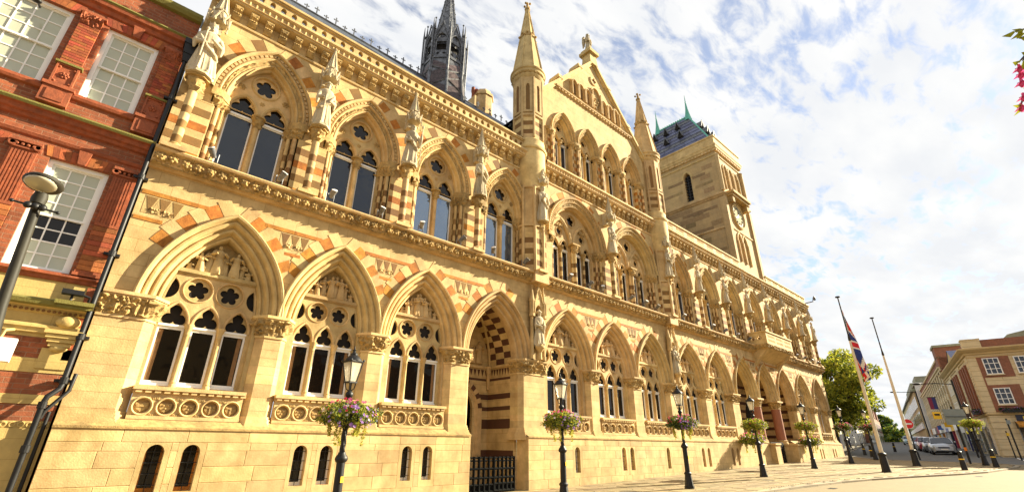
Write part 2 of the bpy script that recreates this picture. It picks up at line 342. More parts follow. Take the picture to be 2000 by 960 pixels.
def foil(cx, cz, R, k, n=6, d=.58, p=.37, rot=pi/2, xl=None):
    pts = []
    for j in range(k*2*n):
        ph = 2*pi*j/(k*2*n); t = ((ph+pi/k) % (2*pi/k))-pi/k
        r = d*R*cos(t)+sqrt(max(0, (p*R)**2-(d*R*sin(t))**2))
        x = cx+r*cos(ph+rot)
        if xl: x = min(max(x, xl[0]), xl[1])
        pts.append((x, cz+r*sin(ph+rot)))
    return pts
def dedupe(p):
    q = [p[0]]
    for a in p[1:]:
        if hypot(a[0]-q[-1][0], a[1]-q[-1][1]) > 1e-5: q.append(a)
    if hypot(q[0][0]-q[-1][0], q[0][1]-q[-1][1]) < 1e-5: q.pop()
    return q
def ngon(cx, cy, r, n, a0=0): return [(cx+r*cos(a0+2*pi*i/n), cy+r*sin(a0+2*pi*i/n)) for i in range(n)]
def fuse(mb, voxel, name, mats, smooth=50):
    """one continuous surface from overlapping closed shapes"""
    me = mb.mesh(name+'_raw', mats); o = bpy.data.objects.new('tmp', me); COL.objects.link(o)
    md = o.modifiers.new('r', 'REMESH'); md.mode = 'VOXEL'; md.voxel_size = voxel*S
    dg = bpy.context.evaluated_depsgraph_get(); ev = o.evaluated_get(dg); r = bpy.data.meshes.new_from_object(ev); r.name = name
    bpy.data.objects.remove(o); bpy.data.meshes.remove(me); r.materials.clear()
    for m in (mats if isinstance(mats, (list, tuple)) else [mats]): r.materials.append(MT[m])
    r.shade_smooth(); return r
def foliage_band(mb, path, z0, z1, prof, amp, seed, du=.02, nv=9, freq=9):
    """deeply carved leaf band: path = (x, y, nx, ny) polyline points in plan; prof(t) = outward bulge"""
    pts = []
    for i in range(len(path)-1):
        a, b = path[i], path[i+1]; L_ = hypot(b[0]-a[0], b[1]-a[1]); k = max(1, int(L_/du))
        for j in range(k+(i == len(path)-2)): t = j/k; pts.append([a[q]+(b[q]-a[q])*t for q in range(4)])
    v = []; n = nv+1
    for (x, y, nx, ny) in pts:
        for j in range(n):
            t = j/nv; z = z0+(z1-z0)*t; p = Vector((x*freq, y*freq+seed*3.7, z*freq*1.1))
            q = noise.noise(p)+.6*noise.noise(p*2.3); w = abs(q)*1.6-.3 if 0 < j < nv else 0
            o = prof(t)+amp*w; v.append((x+nx*o, y+ny*o, z+amp*.3*noise.noise(p*1.7+Vector((9,9,9)))*(0 < j < nv)))
    f = [(i*n+j, (i+1)*n+j, (i+1)*n+j+1, i*n+j+1) for i in range(len(pts)-1) for j in range(nv)]
    return mb.add(v, f)
# ================================================================= the town hall
hall = thing('town_hall', 'long golden limestone gothic town hall with pointed arches, statues and a gabled centre', 'town hall', (18, 10, ground(18)))
ZS = 2.30                                   # springing of the ground floor arches
PIER = [(-.1,.72),(2.36,2.92),(4.56,5.14),(6.84,7.62),(9.4,10.48),(12.45,13.08),(14.9,15.66),(17.42,18.5),(20.34,21.1),(22.95,23.9),None,None,(31.3,32.0),(34.35,35.1),(36.95,37.9)]
PC = [.31,2.64,4.85,7.23,9.94,12.77,15.28,17.96,20.72,23.43,26.25,28.85,31.65,34.72,37.42]
AR = [(1.5,1.17),(3.75,1.09),(6.03,1.14),(8.52,1.24),(11.5,1.22),(14.02,1.21),(16.5,1.17),(19.45,1.24),(22.05,1.24),(24.9,1.28),(27.55,1.24),(30.25,1.27),(33.18,1.3),(36.07,1.22)]
AH = 1.90
OPEN = (3, 9, 10, 11)
# --- spandrel wall over the arches
w = MB()
edges = [-.1]+[(AR[i][0]+AR[i][1]+AR[i+1][0]-AR[i+1][1])/2 for i in range(13)]+[37.9]
for i, (c, a) in enumerate(AR):
    x0, x1 = edges[i], edges[i+1]
    ap = [(min(max(p[0], x0), x1), p[1]) for p in arch_pts(c, ZS, a, AH, 14)]
    w.plate([dedupe([(x0, ZS)]+ap+[(x1, ZS), (x1, 4.75), (x0, 4.75)])], 10.0, 10.29)
sw = MB(); sw.box(-.1, -.09, 10.35, 14, -1.3, 9.5); sw.build('side_wall', 'wall', hall); sw = MB(); sw.box(37.85, 37.9, 10.35, 18, -.6, 9.5); sw.build('side_wall', 'wall', hall)
w.box(-.1, 37.9, 10.3, 10.36, 4.3, 4.75)
w.build('wall', 'wall', hall)
# --- ground floor arches
PROF = [(.045,10.0),(.055,9.93),(.03,9.90),(-.01,9.91),(-.03,9.97),(-.05,10.015),(-.075,9.985),(-.11,9.985),(-.14,10.02),(-.15,10.09),(-.175,10.105),(-.20,10.075),(-.235,10.075),(-.26,10.11),(-.27,10.18),(-.295,10.20),(-.32,10.175),(-.35,10.19),(-.375,10.24),(-.38,10.40)]
for i, (c, a) in enumerate(AR):
    m = MB(); arch_sweep(m, c, ZS-.02, a, AH, PROF, 16)
    m.build('arch_moulding', 'stone', hall, smooth=32)
# --- polychrome voussoirs and inlay above the arches
def vouss(c, zs, a, h, d0, d1, t0, t1, side, y0, mats, mb=None):
    """one wedge between angle fractions t0..t1 of an arc (side +1 right, -1 left)"""
    cc, R = arch_geo(a, h); th = acos(max(-1, min(1, cc/R))); q = []
    for d, ts in ((d0, (t0, (t0+t1)/2, t1)), (d1, (t1, (t0+t1)/2, t0))):
        for t in ts:
            g = th*t; x = -cc+(R+d)*cos(g)
            if t > .985 and x > 0: pass
            q.append((c+side*max(x, 0.0), zs+(R+d)*sin(g)))
    if side < 0: q = q[::-1]
    return q
random.seed(3)
for i, (c, a) in enumerate(AR):
    T = [.40,.50,.60,.70,.80,.90]; orange = True
    for side in (-1, 1):
        if i in (3, 7) and side*(1 if i == 3 else -1) > 0: TT = T
        else: TT = T
        for k, t in enumerate(TT):
            t1 = t+.097
            dd = .31+.05*(k % 2)+.10*max(0, t-.72)
            q = vouss(c, ZS, a, AH, .05, dd, t+.003, min(t1, .995), side, 0, None)
            if abs(side) and any((p[0] < -.08 or p[0] > 37.8) for p in q): continue
            if i in (3, 6) and side > 0 and k < 4: continue
            if i in (4, 7) and side < 0 and k < 3: continue
            # keep inside this bay
            lo, hi = edges[i]+.003, edges[i+1]-.003
            q = [(min(max(p[0], lo), hi), p[1]) for p in q]
            mb = MB(); mb.plate([dedupe(q)], 9.992-.002*(k % 2), 10.01)
            mb.build('voussoir', 'orange' if k % 2 == 0 else 'stone', hall)
def ztop(x, i):  # height of the voussoir band's outer edge at x in bay i
    c, a = AR[i]; cc, R = arch_geo(a, AH); d = abs(x-c); v = (R+.33)**2-(d+cc)**2
    return ZS+sqrt(v) if v > 0 else ZS
for j in range(0, 14):
    if j in (4, 7): continue
    # spandrel between arch j-1 and j (j=0: left end, only right half)
    xl = (AR[j-1][0]+.52 if j else -.08); xr = AR[j][0]-.52
    xm = edges[j] if j else .0
    for z0, z1, mt_ in ((4.17, 4.25, 'orange'), (3.66, 3.73, 'orange')):
        a0 = xl if j else xl; a1 = xr
        if z0 < 4: 
            a0 = xm-.17 if j else -.08; a1 = xm+.17 if j else .36
        n = 2 if z0 > 4 else 1
        for k in range(n):
            q0 = a0+(a1-a0)*k/n+.004; q1 = a0+(a1-a0)*(k+1)/n-.004
            mb = MB(); mb.plate([[(q0, z0), (q1, z0), (q1, z1), (q0, z1)]], 9.989, 10.01); mb.build('band_stone', mt_ if z0 > 4 else mt_, hall)
    nt_ = 3; wd_ = .2; x0 = (xm-wd_*1.5 if j else .0)
    pb = MB(); pb.plate([[(x0-.02, 3.76), (x0+wd_*3+.02, 3.76), (x0+wd_*3+.02, 4.16), (x0-.02, 4.16)]] if False else [[(x0, 3.80), (x0+wd_*3, 3.80), (x0+wd_*3, 4.155), (x0, 4.155)]], 9.9955, 10.01)
    pb.build('inlay_panel', 'stone', hall)
    for k in range(nt_):
        xx = x0+wd_*k
        mb = MB(); mb.plate([[(xx+.015, 4.14), (xx+wd_/2, 3.83), (xx+wd_-.015, 4.14)][::-1]], 9.990, 9.997); mb.build('inlay_triangle', 'brown', hall)
        if k < nt_-1:
            mb = MB(); q = (xx+wd_/2+.03, 3.82), (xx+wd_*1.5-.03, 3.82), (xx+wd_, 4.09)
            foliage_band(mb, [(q[0][0], 9.99, 0, -1), (q[1][0], 9.99, 0, -1)], 3.825, 3.93, lambda t: .004, .03, k+j, .02, 6, 30)
            mb.plate([list(q)], 9.9935, 9.997); mb.build('carved_triangle', 'stone', hall)
# --- piers: coursed, with chamfered corners
random.seed(11)
def pier_poly(L_, R_, e=0):
    return [(L_-e, 10.45), (L_-e, 10.13), (L_+.12-e*.4, 10.0-e), (R_-.12+e*.4, 10.0-e), (R_+e, 10.13), (R_+e, 10.45)]
def pier(L_, R_, blocks):
    if L_ < 0: pl = lambda e=0: [(L_, 10.45), (L_, 10.0-e), (R_-.16+e*.4, 10.0-e), (R_+e, 10.15), (R_+e, 10.45)]
    else: pl = lambda e=0: pier_poly(L_, R_, e)
    hs = []; z = .24
    while z < 1.90: h = random.choice((.155, .18, .21, .24)); hs.append((z, min(z+h, 1.93))); z += h
    b = MB(); b.prism(pl(-.003), .2, 1.95); 
    for (z0, z1) in ((-.02, .06), ):
        pass
    b.build('pier_core', 'stone', hall)
    if blocks:
        for z0, z1 in hs:
            wd_ = R_-L_
            if z1-z0 < .03: continue
            mb = MB(); mb.prism(pl(0), z0+.0025, z1-.0025); mb.build('pier_stone', 'stone', hall)
    else:
        mb = MB(); mb.prism(pl(0), .2, 1.93); mb.build('pier_shaft', 'wall', hall)
    # moulded base
    mb = MB()
    for e, z0, z1 in ((.11, .14, .30), (.085, .30, .34), (.055, .34, .40), (.03, .40, .45)): mb.prism(pl(e), z0, z1)
    mb.build('pier_base', 'stone', hall)
    # capital: carved leaves between two slabs
    mb = MB(); mb.prism(pl(.02), 1.90, 1.94); mb.prism(pl(.10), 2.245, 2.275); mb.prism(pl(.125), 2.275, 2.33)
    mb.build('capital_slab', 'stone', hall)
    p = pl(0); path = []
    for k in range(len(p)-1):
        a, b_ = p[k], p[k+1]; dx, dy = b_[0]-a[0], b_[1]-a[1]; l = hypot(dx, dy); nx, ny = dy/l, -dx/l
        if ny > 0 or True: path += [(a[0], a[1], nx, ny), (b_[0], b_[1], nx, ny)]
    mb = MB(); foliage_band(mb, path, 1.94, 2.25, lambda t: .012+.085*t**1.5, .085, random.random()*50, .018, 11, 9)
    mb.build('leaf_capital', 'carved', hall, smooth=60)
for i, p in enumerate(PIER):
    if p: pier(p[0], p[1], i < 9)
for i in (10, 11):
    x = PC[i]; mb = MB(); mb.lathe([(.30,.10),(.30,.22),(.27,.28),(.29,.33),(.25,.36)], x, 10.22, 24); mb.build('column_base', 'stone', hall, smooth=40)
    mb = MB(); mb.lathe([(.235,.36),(.235,1.9)], x, 10.22, 28); mb.build('column', 'redcol', hall, smooth=40)
    mb = MB(); mb.lathe([(.25,1.9),(.26,1.93),(.24,1.95)], x, 10.22, 24); mb.prism([(x-.38,9.9),(x+.38,9.9),(x+.38,10.5),(x-.38,10.5)], 2.25, 2.33); mb.build('capital_slab', 'stone', hall)
    path = []
    for k in range(17):
        t = 2*pi*k/16; path.append((x+.24*cos(t), 10.22+.24*sin(t), cos(t), sin(t)))
    mb = MB(); foliage_band(mb, path, 1.94, 2.26, lambda t: .0+.10*t**1.5, .07, i*9, .018, 9, 9); mb.build('leaf_capital', 'carved', hall, smooth=60)
# --- base wall of ashlar blocks, with slit windows to the basement
SL = [1.22,1.72,3.50,4.0,5.80,6.33,11.55,13.88,14.34,16.6,19.22,19.7,21.85,22.35,30.7,33.4,33.85,35.8,36.25]
def slit(x):
    hw = .125 if x < 8 else .11; y0 = 9.82
    m = MB(); hole = [(x-hw, -.72), (x+hw, -.72)]+[(x+hw*cos(t), -.16+.13*sin(t)) for t in [pi*k/10 for k in range(11)]]
    m.plate([[(x-.2, -.85), (x+.2, -.85), (x+.2, 0), (x-.2, 0)], hole], y0, y0+.17); 
    m.build('window_surround', 'stone', hall)
    f = MB(); f.box(x-hw-.03, x+hw+.03, y0+.16, y0+.18, -.8, .02); w_ = f.build('basement_window', 'glass', hall)
    f = MB()
    for k in range(4): f.tube([(x-hw, y0+.07, -.62+.16*k), (x+hw, y0+.07, -.62+.16*k)], .006, 5)
    f.tube([(x, y0+.075, -.72), (x, y0+.075, -.06)], .007, 5)
    f.build('window_bar', 'iron', w_)
    f = MB(); f.box(x-hw, x+hw, y0+.13, y0+.15, -.72, -.66); f.box(x-hw, x-hw+.03, y0+.13, y0+.15, -.66, -.05); f.box(x+hw-.03, x+hw, y0+.13, y0+.15, -.66, -.05)
    f.build('window_frame', 'orange' if x < 2.5 else 'white', w_)
for x in SL: slit(x)
rows = [(.0,.22),(-.13,.0),(-.37,-.13),(-.61,-.37),(-.85,-.61),(-1.08,-.85),(-1.42,-1.08)]
random.seed(5)
def stones(x0, x1):
    for ri, (z0, z1) in enumerate(rows):
        x = x0; first = random.uniform(.25, .6)
        blk = sorted([(s-.2, s+.2) for s in SL if x0 < s < x1]) if (z1 <= .001 and z0 >= -.86) else []
        while x < x1-.001:
            for b0, b1 in blk:
                if abs(x-b0) < .002: x = b1
            nxt = min([b0 for b0, b1 in blk if b0 > x+.001]+[x1]); wd_ = random.uniform(.45, .85) if ri % 2 else random.uniform(.55, .95)
            e = min(x+wd_, nxt)
            if nxt-e < .2: e = nxt
            if z1 < ground((x+e)/2)-.02: x = e; continue
            mb = MB(); mb.cbox(x+.0015, e-.0015, 9.82, 9.95, z0+.0015, z1-.0015, .006); mb.build('wall_stone', 'stone', hall); x = e
stones(-.1, 7.55); stones(9.52, 18.6)
for x0, x1 in ((-.098, 7.545), (9.525, 18.6)):
    w = MB()
    for (a, b) in [(x0, x1)]:
        xs = [s for s in SL if a < s < b]; cur = a
        for s in xs: w.box(cur, s-.2, 9.86, 10.3, -1.5, .20); w.box(s-.2, s+.2, 9.86, 10.3, -1.5, -.86); w.box(s-.2, s+.2, 9.86, 10.3, .0, .2); w.box(s-.2, s+.2, 10.02, 10.3, -.86, 0); cur = s+.2
        w.box(cur, b, 9.86, 10.3, -1.5, .20)
    w.build('wall_backing', 'stone', hall)
for a, b in ((18.6, 26.0), (29.3, 37.9)):
    w = MB()
    xs = [s for s in SL if a < s < b]; cur = a
    for s in xs: w.box(cur, s-.2, 9.82, 10.3, -1.2, .22); w.box(s-.2, s+.2, 9.82, 10.3, -1.2, -.85); w.box(s-.2, s+.2, 9.82, 10.3, .0, .22); cur = s+.2
    w.box(cur, b, 9.82, 10.3, -1.2, .22)
    w.build('plinth_wall', 'wall', hall)
w = MB(); w.box(26.0, 26.6, 9.55, 10.3, -1.2, .12); w.box(25.95, 26.65, 9.5, 10.3, .12, .19); w.build('porch_pedestal', 'wall', hall)
w = MB(); w.box(28.35, 29.3, 9.35, 10.3, -1.2, .10); w.box(28.3, 29.35, 9.30, 10.3, .10, .17); w.build('porch_pedestal', 'wall', hall)
# sloping ledge above the base wall
w = MB()
for a, b in ((-.1, 7.55), (9.52, 26.0), (29.35, 37.9)):
    w.sweep([[(a, 9.80, .19), (a, 9.80, .225), (a, 9.86, .26), (a, 9.97, .335), (a, 10.1, .345)], [(b, 9.80, .19), (b, 9.80, .225), (b, 9.86, .26), (b, 9.97, .335), (b, 10.1, .345)]])
    w.box(a, b, 9.86, 10.3, .18, .22)
w.build('ledge', 'carved', hall)
g_ = MB(); g_.box(26.7, 28.3, 10.0, 10.04, -.75, .25)
for k in range(9): g_.box(26.75+k*.18, 26.80+k*.18, 9.96, 10.0, -.7, .2)
for k in range(5): g_.box(26.7, 28.3, 9.955, 9.995, -.6+k*.18, -.57+k*.18)
g_.build('porch_gate', 'iron', hall)
# --- ground floor windows
def cusped(mb, cx, zs_, hw, h, y0, y1):
    """trefoil pierced head filling a lancet"""
    o = arch_pts(cx, zs_, hw, h, 8)
    r = hw*.98; tre = foil(cx, zs_+h*.37, r, 3, 7, .50, .47); tre = [(x, z+(.22*(z-zs_-h*.37) if z > zs_+h*.37 else 0)) for x, z in tre]
    tre = [(x, max(z, zs_+.012)) for x, z in tre]
    mb.plate([dedupe(o), dedupe(tre)], y0, y1)
shield_me = None
def frieze(x0, x1, n, parent):
    yf = 10.02; m = MB(); xs = [x0+(x1-x0)*(k+.5)/n for k in range(n)]; zc = .545; r = min(.118, (x1-x0)/n*.40)
    m.plate([[(x0, .34), (x1, .34), (x1, .755), (x0, .755)]]+[circ(x, zc, r, 16) for x in xs], yf, yf+.07)
    m.box(x0, x1, yf+.06, yf+.08, .34, .755)
    m.plate([[(x0, .345), (x1, .345), (x1, .40), (x0, .40)]], yf-.03, yf)
    m.box(x0-.02, x1+.02, yf-.07, 10.42, .80, .86); m.box(x0-.01, x1+.01, yf-.01, yf+.2, .752, .80)
    fr = m.build('frieze_panel', 'stone', parent)
    d = MB(); k = 0; x = x0+.02
    while x < x1-.05: d.box(x, x+.085, yf-.055, yf-.01, .756, .797); x += .13
    d.build('dentils', 'stone', fr, kind='stuff')
    for x in xs:
        m = MB(); 
        rows_ = []
        for q in range(21):
            t = 2*pi*q/20; rows_.append([(x+(r+dr)*cos(t), y, zc+(r+dr)*sin(t)) for dr, y in ((-.003,yf+.01),(.002,yf-.02),(.018,yf-.03),(.034,yf-.02),(.038,yf+.01))])
        m.sweep(rows_)
        m.build('roundel', 'stone', fr, smooth=50)
        s_ = r*.74
        q = [(x-s_, zc+s_*.62), (x-s_*.95, zc-.02), (x-s_*.5, zc-s_*.7), (x, zc-s_*1.02), (x+s_*.5, zc-s_*.7), (x+s_*.95, zc-.02), (x+s_, zc+s_*.62)]
        m = MB(); m.plate([q], yf+.015, yf+.06); kk = random.random()
        if kk < .35: m.plate([[(x-s_*.8, zc-.01), (x+s_*.8, zc-.01), (x+s_*.8, zc+.025), (x-s_*.8, zc+.025)]], yf+.004, yf+.02)
        elif kk < .7: m.plate([[(x-.012, zc-s_*.8), (x+.012, zc-s_*.8), (x+.012, zc+s_*.5), (x-.012, zc+s_*.5)]], yf+.004, yf+.02); m.plate([[(x-s_*.8, zc+.015), (x+s_*.8, zc+.015), (x+s_*.8, zc+.035), (x-s_*.8, zc+.035)]], yf+.0045, yf+.02)
        else:
            for a_, b_ in ((-.4,.25),(.4,.25),(0,-.3)): m.ball((x+s_*a_, yf+.012, zc+s_*b_), s_*.2, 6, 4)
        m.build('shield', 'carved', fr)
    for k in range(n-1):   # leaf sprigs between the roundels
        x = (xs[k]+xs[k+1])/2; m = MB()
        for sg in (-1, 1):
            for a_ in (-.9, -.3, .3, .9):
                z = zc+sg*(.10+.03*cos(a_)); m.ball((x+.035*sin(a_)*1.3, yf-.004, z), .022, 6, 4, (.55, .5, 1.2))
        m.build('leaf_sprig', 'carved', fr)
def figure(mb, x, y, z, h, ry=0, seed=0, lod=10):
    """small robed relief figure: gown, chest, head, two bent arms"""
    rd = random.Random(seed); w_ = max(h, .3)*.20; ln = rd.uniform(-.12, .12)*h
    f = rd.randint(4, 7); ph = rd.random()*6
    prof = [(w_*.9, 0), (w_*.95, .06*h), (w_*.8, .3*h), (w_*.72, .5*h), (w_*.62, .6*h), (w_*.8, .72*h), (w_*.82, .79*h), (w_*.3, .85*h), (w_*.25, .88*h)]
    n0 = len(mb.v)
    mb.lathe([(r, q) for r, q in prof], 0, 0, lod+4, mod=lambda a, zz: 1+.16*sin(f*a+ph)*(1-zz/h), sy=.75)
    mb.ball((0, -.01*h, .93*h), h*.068, 8, 6, (1, 1, 1.2))
    for sg in (-1, 1):
        e = rd.uniform(-.1, .25); 
        mb.tube([(sg*w_*.8, 0, .77*h), (sg*w_*1.15, -w_*.5, (.6+e*.3)*h), (sg*w_*(.2+e*3), -w_*1.1, (.62+e*.6)*h)], w_*.22, 6, taper=[w_*.27, w_*.24, w_*.16])
    for k in range(n0, len(mb.v)):
        p = mb.v[k]; t = p[2]/h; mb.v[k] = (x+p[0]+ln*t*t, y+p[1], z+p[2])
def ground_window(i):
    c, a = AR[i]; b = a-.385; cc, R = arch_geo(a, AH); r2 = R-.385; yA = 10.26
    h2 = sqrt(r2*r2-cc*cc)
    ol = arch_pts(c, ZS, b, h2, 14); zt = 2.95
    side = [p for p in ol if p[1] <= zt]
    xt = sqrt(r2*r2-(zt-ZS)**2)-cc
    lft = [p for p in side if p[0] < c]; rgt = [p for p in side if p[0] > c]
    outline = [(c-b, .86)]+[(c+b, .86)]+rgt[::-1]+[(c+xt, zt), (c-xt, zt)]+lft[::-1]
    sp = b*.655; hw = b*.262
    m = MB(); holes = []; lows = []
    for k in (-1, 0, 1):
        lx = c+k*sp; ap = arch_pts(lx, 1.96, hw, .39, 8)
        holes.append(dedupe([(lx-hw, .90)]+ap+[(lx+hw, .90)]))
    rr = b*.285; cen = [(c-b*.345, 2.655), (c+b*.345, 2.655)]
    for q in cen: holes.append(circ(q[0], q[1], rr, 24))
    xl = c-b*.92; xr = c+b*.92
    hx = b*.90
    for sgn in (-1, 1):
        pts = []
        for q in range(24):
            t = 2*pi*q/24; px = c+sgn*b*.97+rr*.85*cos(t); pz = 2.63+rr*.95*sin(t)
            lim = (sqrt(max(.01, r2*r2-(pz-ZS)**2))-cc if pz > ZS else b)-.035
            px = min(px, c+lim) if sgn > 0 else max(px, c-lim); pts.append((px, pz))
        holes.append(dedupe(pts))
    m.plate([dedupe(outline)]+holes, yA, yA+.07)
    tr = m.build('window', 'stone', hall)
    m = MB()
    for q in cen: m.plate([circ(q[0], q[1], rr+.01, 24), foil(q[0], q[1], rr*.80, 5, 6, .60, .375)], yA+.045, yA+.075)
    for k in (-1, 0, 1): cusped(m, c+k*sp, 1.96, hw+.005, .395, yA+.035, yA+.065)
    m.build('cusping', 'stone', tr)
    m = MB()          # roll mouldings round the openings
    for q in cen:
        m.sweep([[(q[0]+(rr+dr)*cos(2*pi*j/28), y, q[1]+(rr+dr)*sin(2*pi*j/28)) for dr, y in ((0,yA+.02),(.006,yA-.014),(.022,yA-.018),(.034,yA+.001))] for j in range(29)])
    for k in (-1, 0, 1): arch_sweep(m, c+k*sp, 1.96, hw, .39, [(.05, yA+.001), (.04, yA-.02), (.018, yA-.022), (0, yA-.012), (-.005, yA+.02)], 9)
    m.build('tracery_moulding', 'stone', tr, smooth=45)
    # tympanum sill, relief
    m = MB(); m.box(c-xt-.02, c+xt+.02, yA-.05, yA+.1, 2.95, 3.02); m.box(c-xt-.03, c+xt+.03, yA-.03, yA+.1, 2.925, 2.95); m.build('tympanum_sill', 'stone', tr)
    m = MB(); zb = 3.02; xb = sqrt(r2*r2-(zb-ZS)**2)-cc
    top = [p for p in ol if p[1] > zb]; m.plate([dedupe([(c-xb, zb), (c+xb, zb)]+top[::-1])], yA+.12, yA+.16); m.build('tympanum', 'carved', tr)
    m = MB(); rd = random.Random(i*7+1); n = 8
    for k in range(n):
        x = c-xb*.80+2*xb*.80*k/(n-1)+rd.uniform(-.02, .02); lim = sqrt(max(.01, r2*r2-(abs(x-c)+cc)**2))+ZS-zb-.05
        h = min(lim, rd.uniform(.46, .62)); 
        if h < .16: h = .16
        figure(m, x, yA+.05-.05*(k % 2), zb, h, 0, i*31+k, 10)
    for k in range(9): m.ball((c+rd.uniform(-.8, .8)*xb, yA+.02, zb+rd.uniform(.02, .10)), rd.uniform(.03, .06), 7, 5, (1.2, .7, .8))
    for k in range(3): q = rd.uniform(-.6, .6)*xb; m.tube([(c+q, yA, zb+.2), (c+q+.05, yA-.01, zb+.42)], .012, 5)
    m.build('relief_carving', 'stone', tr, smooth=60)
    # lights: white frames, glass, colonnettes
    for k in (-1, 0, 1):
        lx = c+k*sp; f = MB(); y = yA+.05
        f.plate([[(lx-hw+.002, .90), (lx+hw-.002, .90), (lx+hw-.002, 1.93), (lx-hw+.002, 1.93)], [(lx-hw+.035, .98), (lx+hw-.035, .98), (lx+hw-.035, 1.88), (lx-hw+.035, 1.88)]], y, y+.05)
        f.box(lx-hw+.002, lx+hw-.002, y-.03, y+.001, .90, .935); f.box(lx-hw, lx+hw, yA+.02, y+.06, 1.93, 1.968)
        f.build('window_frame', 'white', tr)
        f = MB(); f.box(lx-hw, lx+hw, y+.03, y+.035, .93, 1.93); f.build('pane', 'glass', tr)
    f = MB(); f.box(c-b, c+b, yA+.09, yA+.095, 1.96, 2.94); f.build('head_glass', 'dark', tr)
    if i < 3:
        f = MB(); sgn = (-1, 1)[i % 2]
        f.box(c-sp-hw+.03, c-sp-hw+.11, yA+.078, yA+.082, .95, 1.9); f.build('curtain', 'curtain', tr); f = MB(); f.box(c+sp+hw-.12, c+sp+hw-.05, yA+.078, yA+.082, .95, 1.9)
        f.build('curtain', 'curtain', tr)
    for k in (-.5, .5):
        x = c+k*sp; f = MB(); f.lathe([(.06,.86),(.06,.92),(.045,.94),(.052,.97),(.038,.99),(.038,1.80),(.045,1.81),(.04,1.84),(.062,1.92),(.075,1.955),(.078,1.99)], x, yA-.02, 12)
        f.build('colonnette', 'stone', tr, smooth=40)
    # straight jambs
    for sg in (-1, 1):
        f = MB(); f.box(c+sg*b-.004 if sg > 0 else PIER_R(i)-.0, PIER_L(i) if sg > 0 else c-b+.004, 10.16, 10.36, .84, ZS-.0)
        f.build('jamb', 'stone', tr)
    frieze(PIER_R(i)+.0, PIER_L(i)-.0, 5, hall)
def PIER_R(i): return PIER[i][1] if PIER[i] else PC[i]+.3
def PIER_L(i): return PIER[i+1][0] if PIER[i+1] else PC[i+1]-.3
for i in range(14):
    if i not in OPEN: ground_window(i)
# --- the open porch with red columns
m = MB(); m.box(23.5, 32.0, 12.2, 12.3, -.9, 4.4); m.box(23.5, 23.6, 10.45, 12.2, -.9, 4.4); m.box(31.6, 31.7, 10.45, 12.2, -.9, 4.4); m.box(23.5, 32, 10.4, 12.3, 4.3, 4.4); m.box(26.6, 32, 10.3, 12.3, .0, .1); m.box(23.4, 26.6, 10.3, 12.3, .0, .1); m.build('porch_wall', 'wall', hall)
for k in range(7):
    z = .5+k*.45; m = MB(); m.box(23.6, 31.6, 12.17, 12.2, z, z+.16); m.box(31.57, 31.6, 10.45, 12.17, z, z+.16); m.build('porch_band', 'darkred', hall)
for c in (25.1, 27.6, 30.2):
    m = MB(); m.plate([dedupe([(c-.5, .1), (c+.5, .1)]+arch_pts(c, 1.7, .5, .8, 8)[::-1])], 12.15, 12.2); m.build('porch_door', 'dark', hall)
# --- the left porch (open arch)
c, a = AR[3]; xl, xr, yb = 7.62, 9.42, 11.5
m = MB(); m.box(xr, xr+.1, 10.3, 11.6, -1.2, 4.4); m.box(xl-.1, xl, 10.3, 11.6, -1.2, 4.4)
hole = dedupe([(8.0, -1.15), (8.85, -1.15)]+arch_pts(8.42, .95, .43, .55, 8)[::-1])
m.plate([[(xl, -1.2), (xr, -1.2), (xr, 4.4), (xl, 4.4)], hole], yb, yb+.1); m.box(7.4, 9.6, 10.3, 11.6, 4.35, 4.4)
m.build('porch_wall', 'wall', hall)
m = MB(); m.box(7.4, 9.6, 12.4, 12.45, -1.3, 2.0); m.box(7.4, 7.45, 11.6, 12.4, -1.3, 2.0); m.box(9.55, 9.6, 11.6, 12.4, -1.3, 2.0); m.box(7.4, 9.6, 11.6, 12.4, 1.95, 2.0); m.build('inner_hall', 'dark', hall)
m = MB(); arch_sweep(m, 8.42, .95, .60, .72, [(.16, yb), (.15, yb-.05), (.0, yb-.05), (-.03, yb-.02), (-.06, yb-.03), (-.10, yb+.0), (-.17, yb+.03)], 10, leg=-1.1); m.build('inner_arch', 'stone', hall, smooth=40)
for sg in (-1, 1):
    for k, t in enumerate((.05, .3, .55, .8)):
        q = vouss(8.42, .95, .60, .72, .0, .15, t, t+.13, sg, 0, None); mb = MB(); mb.plate([q], yb-.056, yb-.045); mb.build('voussoir', 'darkred', hall)
for z0, z1 in ((-.33, -.13), (.44, .70), (.94, 1.05), (1.26, 1.41), (1.80, 1.87)):
    m = MB(); m.box(xl, xl+.006, 10.33, yb-.01, z0, z1); m.build('band_stone', 'darkred', hall)
    m = MB(); m.box(xr-.006, xr, 10.33, yb, z0, z1)
    if z1 > 1.7: m.box(xl+.006, xr-.006, yb-.006, yb, z0, z1)
    else: m.box(9.05, xr-.006, yb-.006, yb, z0, z1)
    m.build('band_stone', 'darkred', hall)
for k in range(9):
    y = 10.38+k*.125; m = MB(); m.add([(xr-.008, y, 2.13), (xr-.008, y+.11, 2.13), (xr-.008, y+.055, 1.92)], [(0, 1, 2)]); m.add([(xl+.008, y, 2.13), (xl+.008, y+.11, 2.13), (xl+.008, y+.055, 1.92)], [(0, 1, 2)]); m.build('inlay_triangle', 'darkred', hall)
for k in range(12):
    x = xl+.05+k*.145; m = MB(); m.add([(x, yb-.008, 2.13), (x+.12, yb-.008, 2.13), (x+.06, yb-.008, 1.92)], [(0, 1, 2)]); m.build('inlay_triangle', 'darkred', hall)
m = MB(); m.box(xr-.05, xr+.02, 10.3, yb, 2.17, 2.24); m.box(xl-.02, xl+.05, 10.3, yb, 2.17, 2.24); m.box(xl, xr, yb-.05, yb+.02, 2.17, 2.24); m.build('string_course', 'stone', hall)
cv, Rv = arch_geo(.90, 1.5)
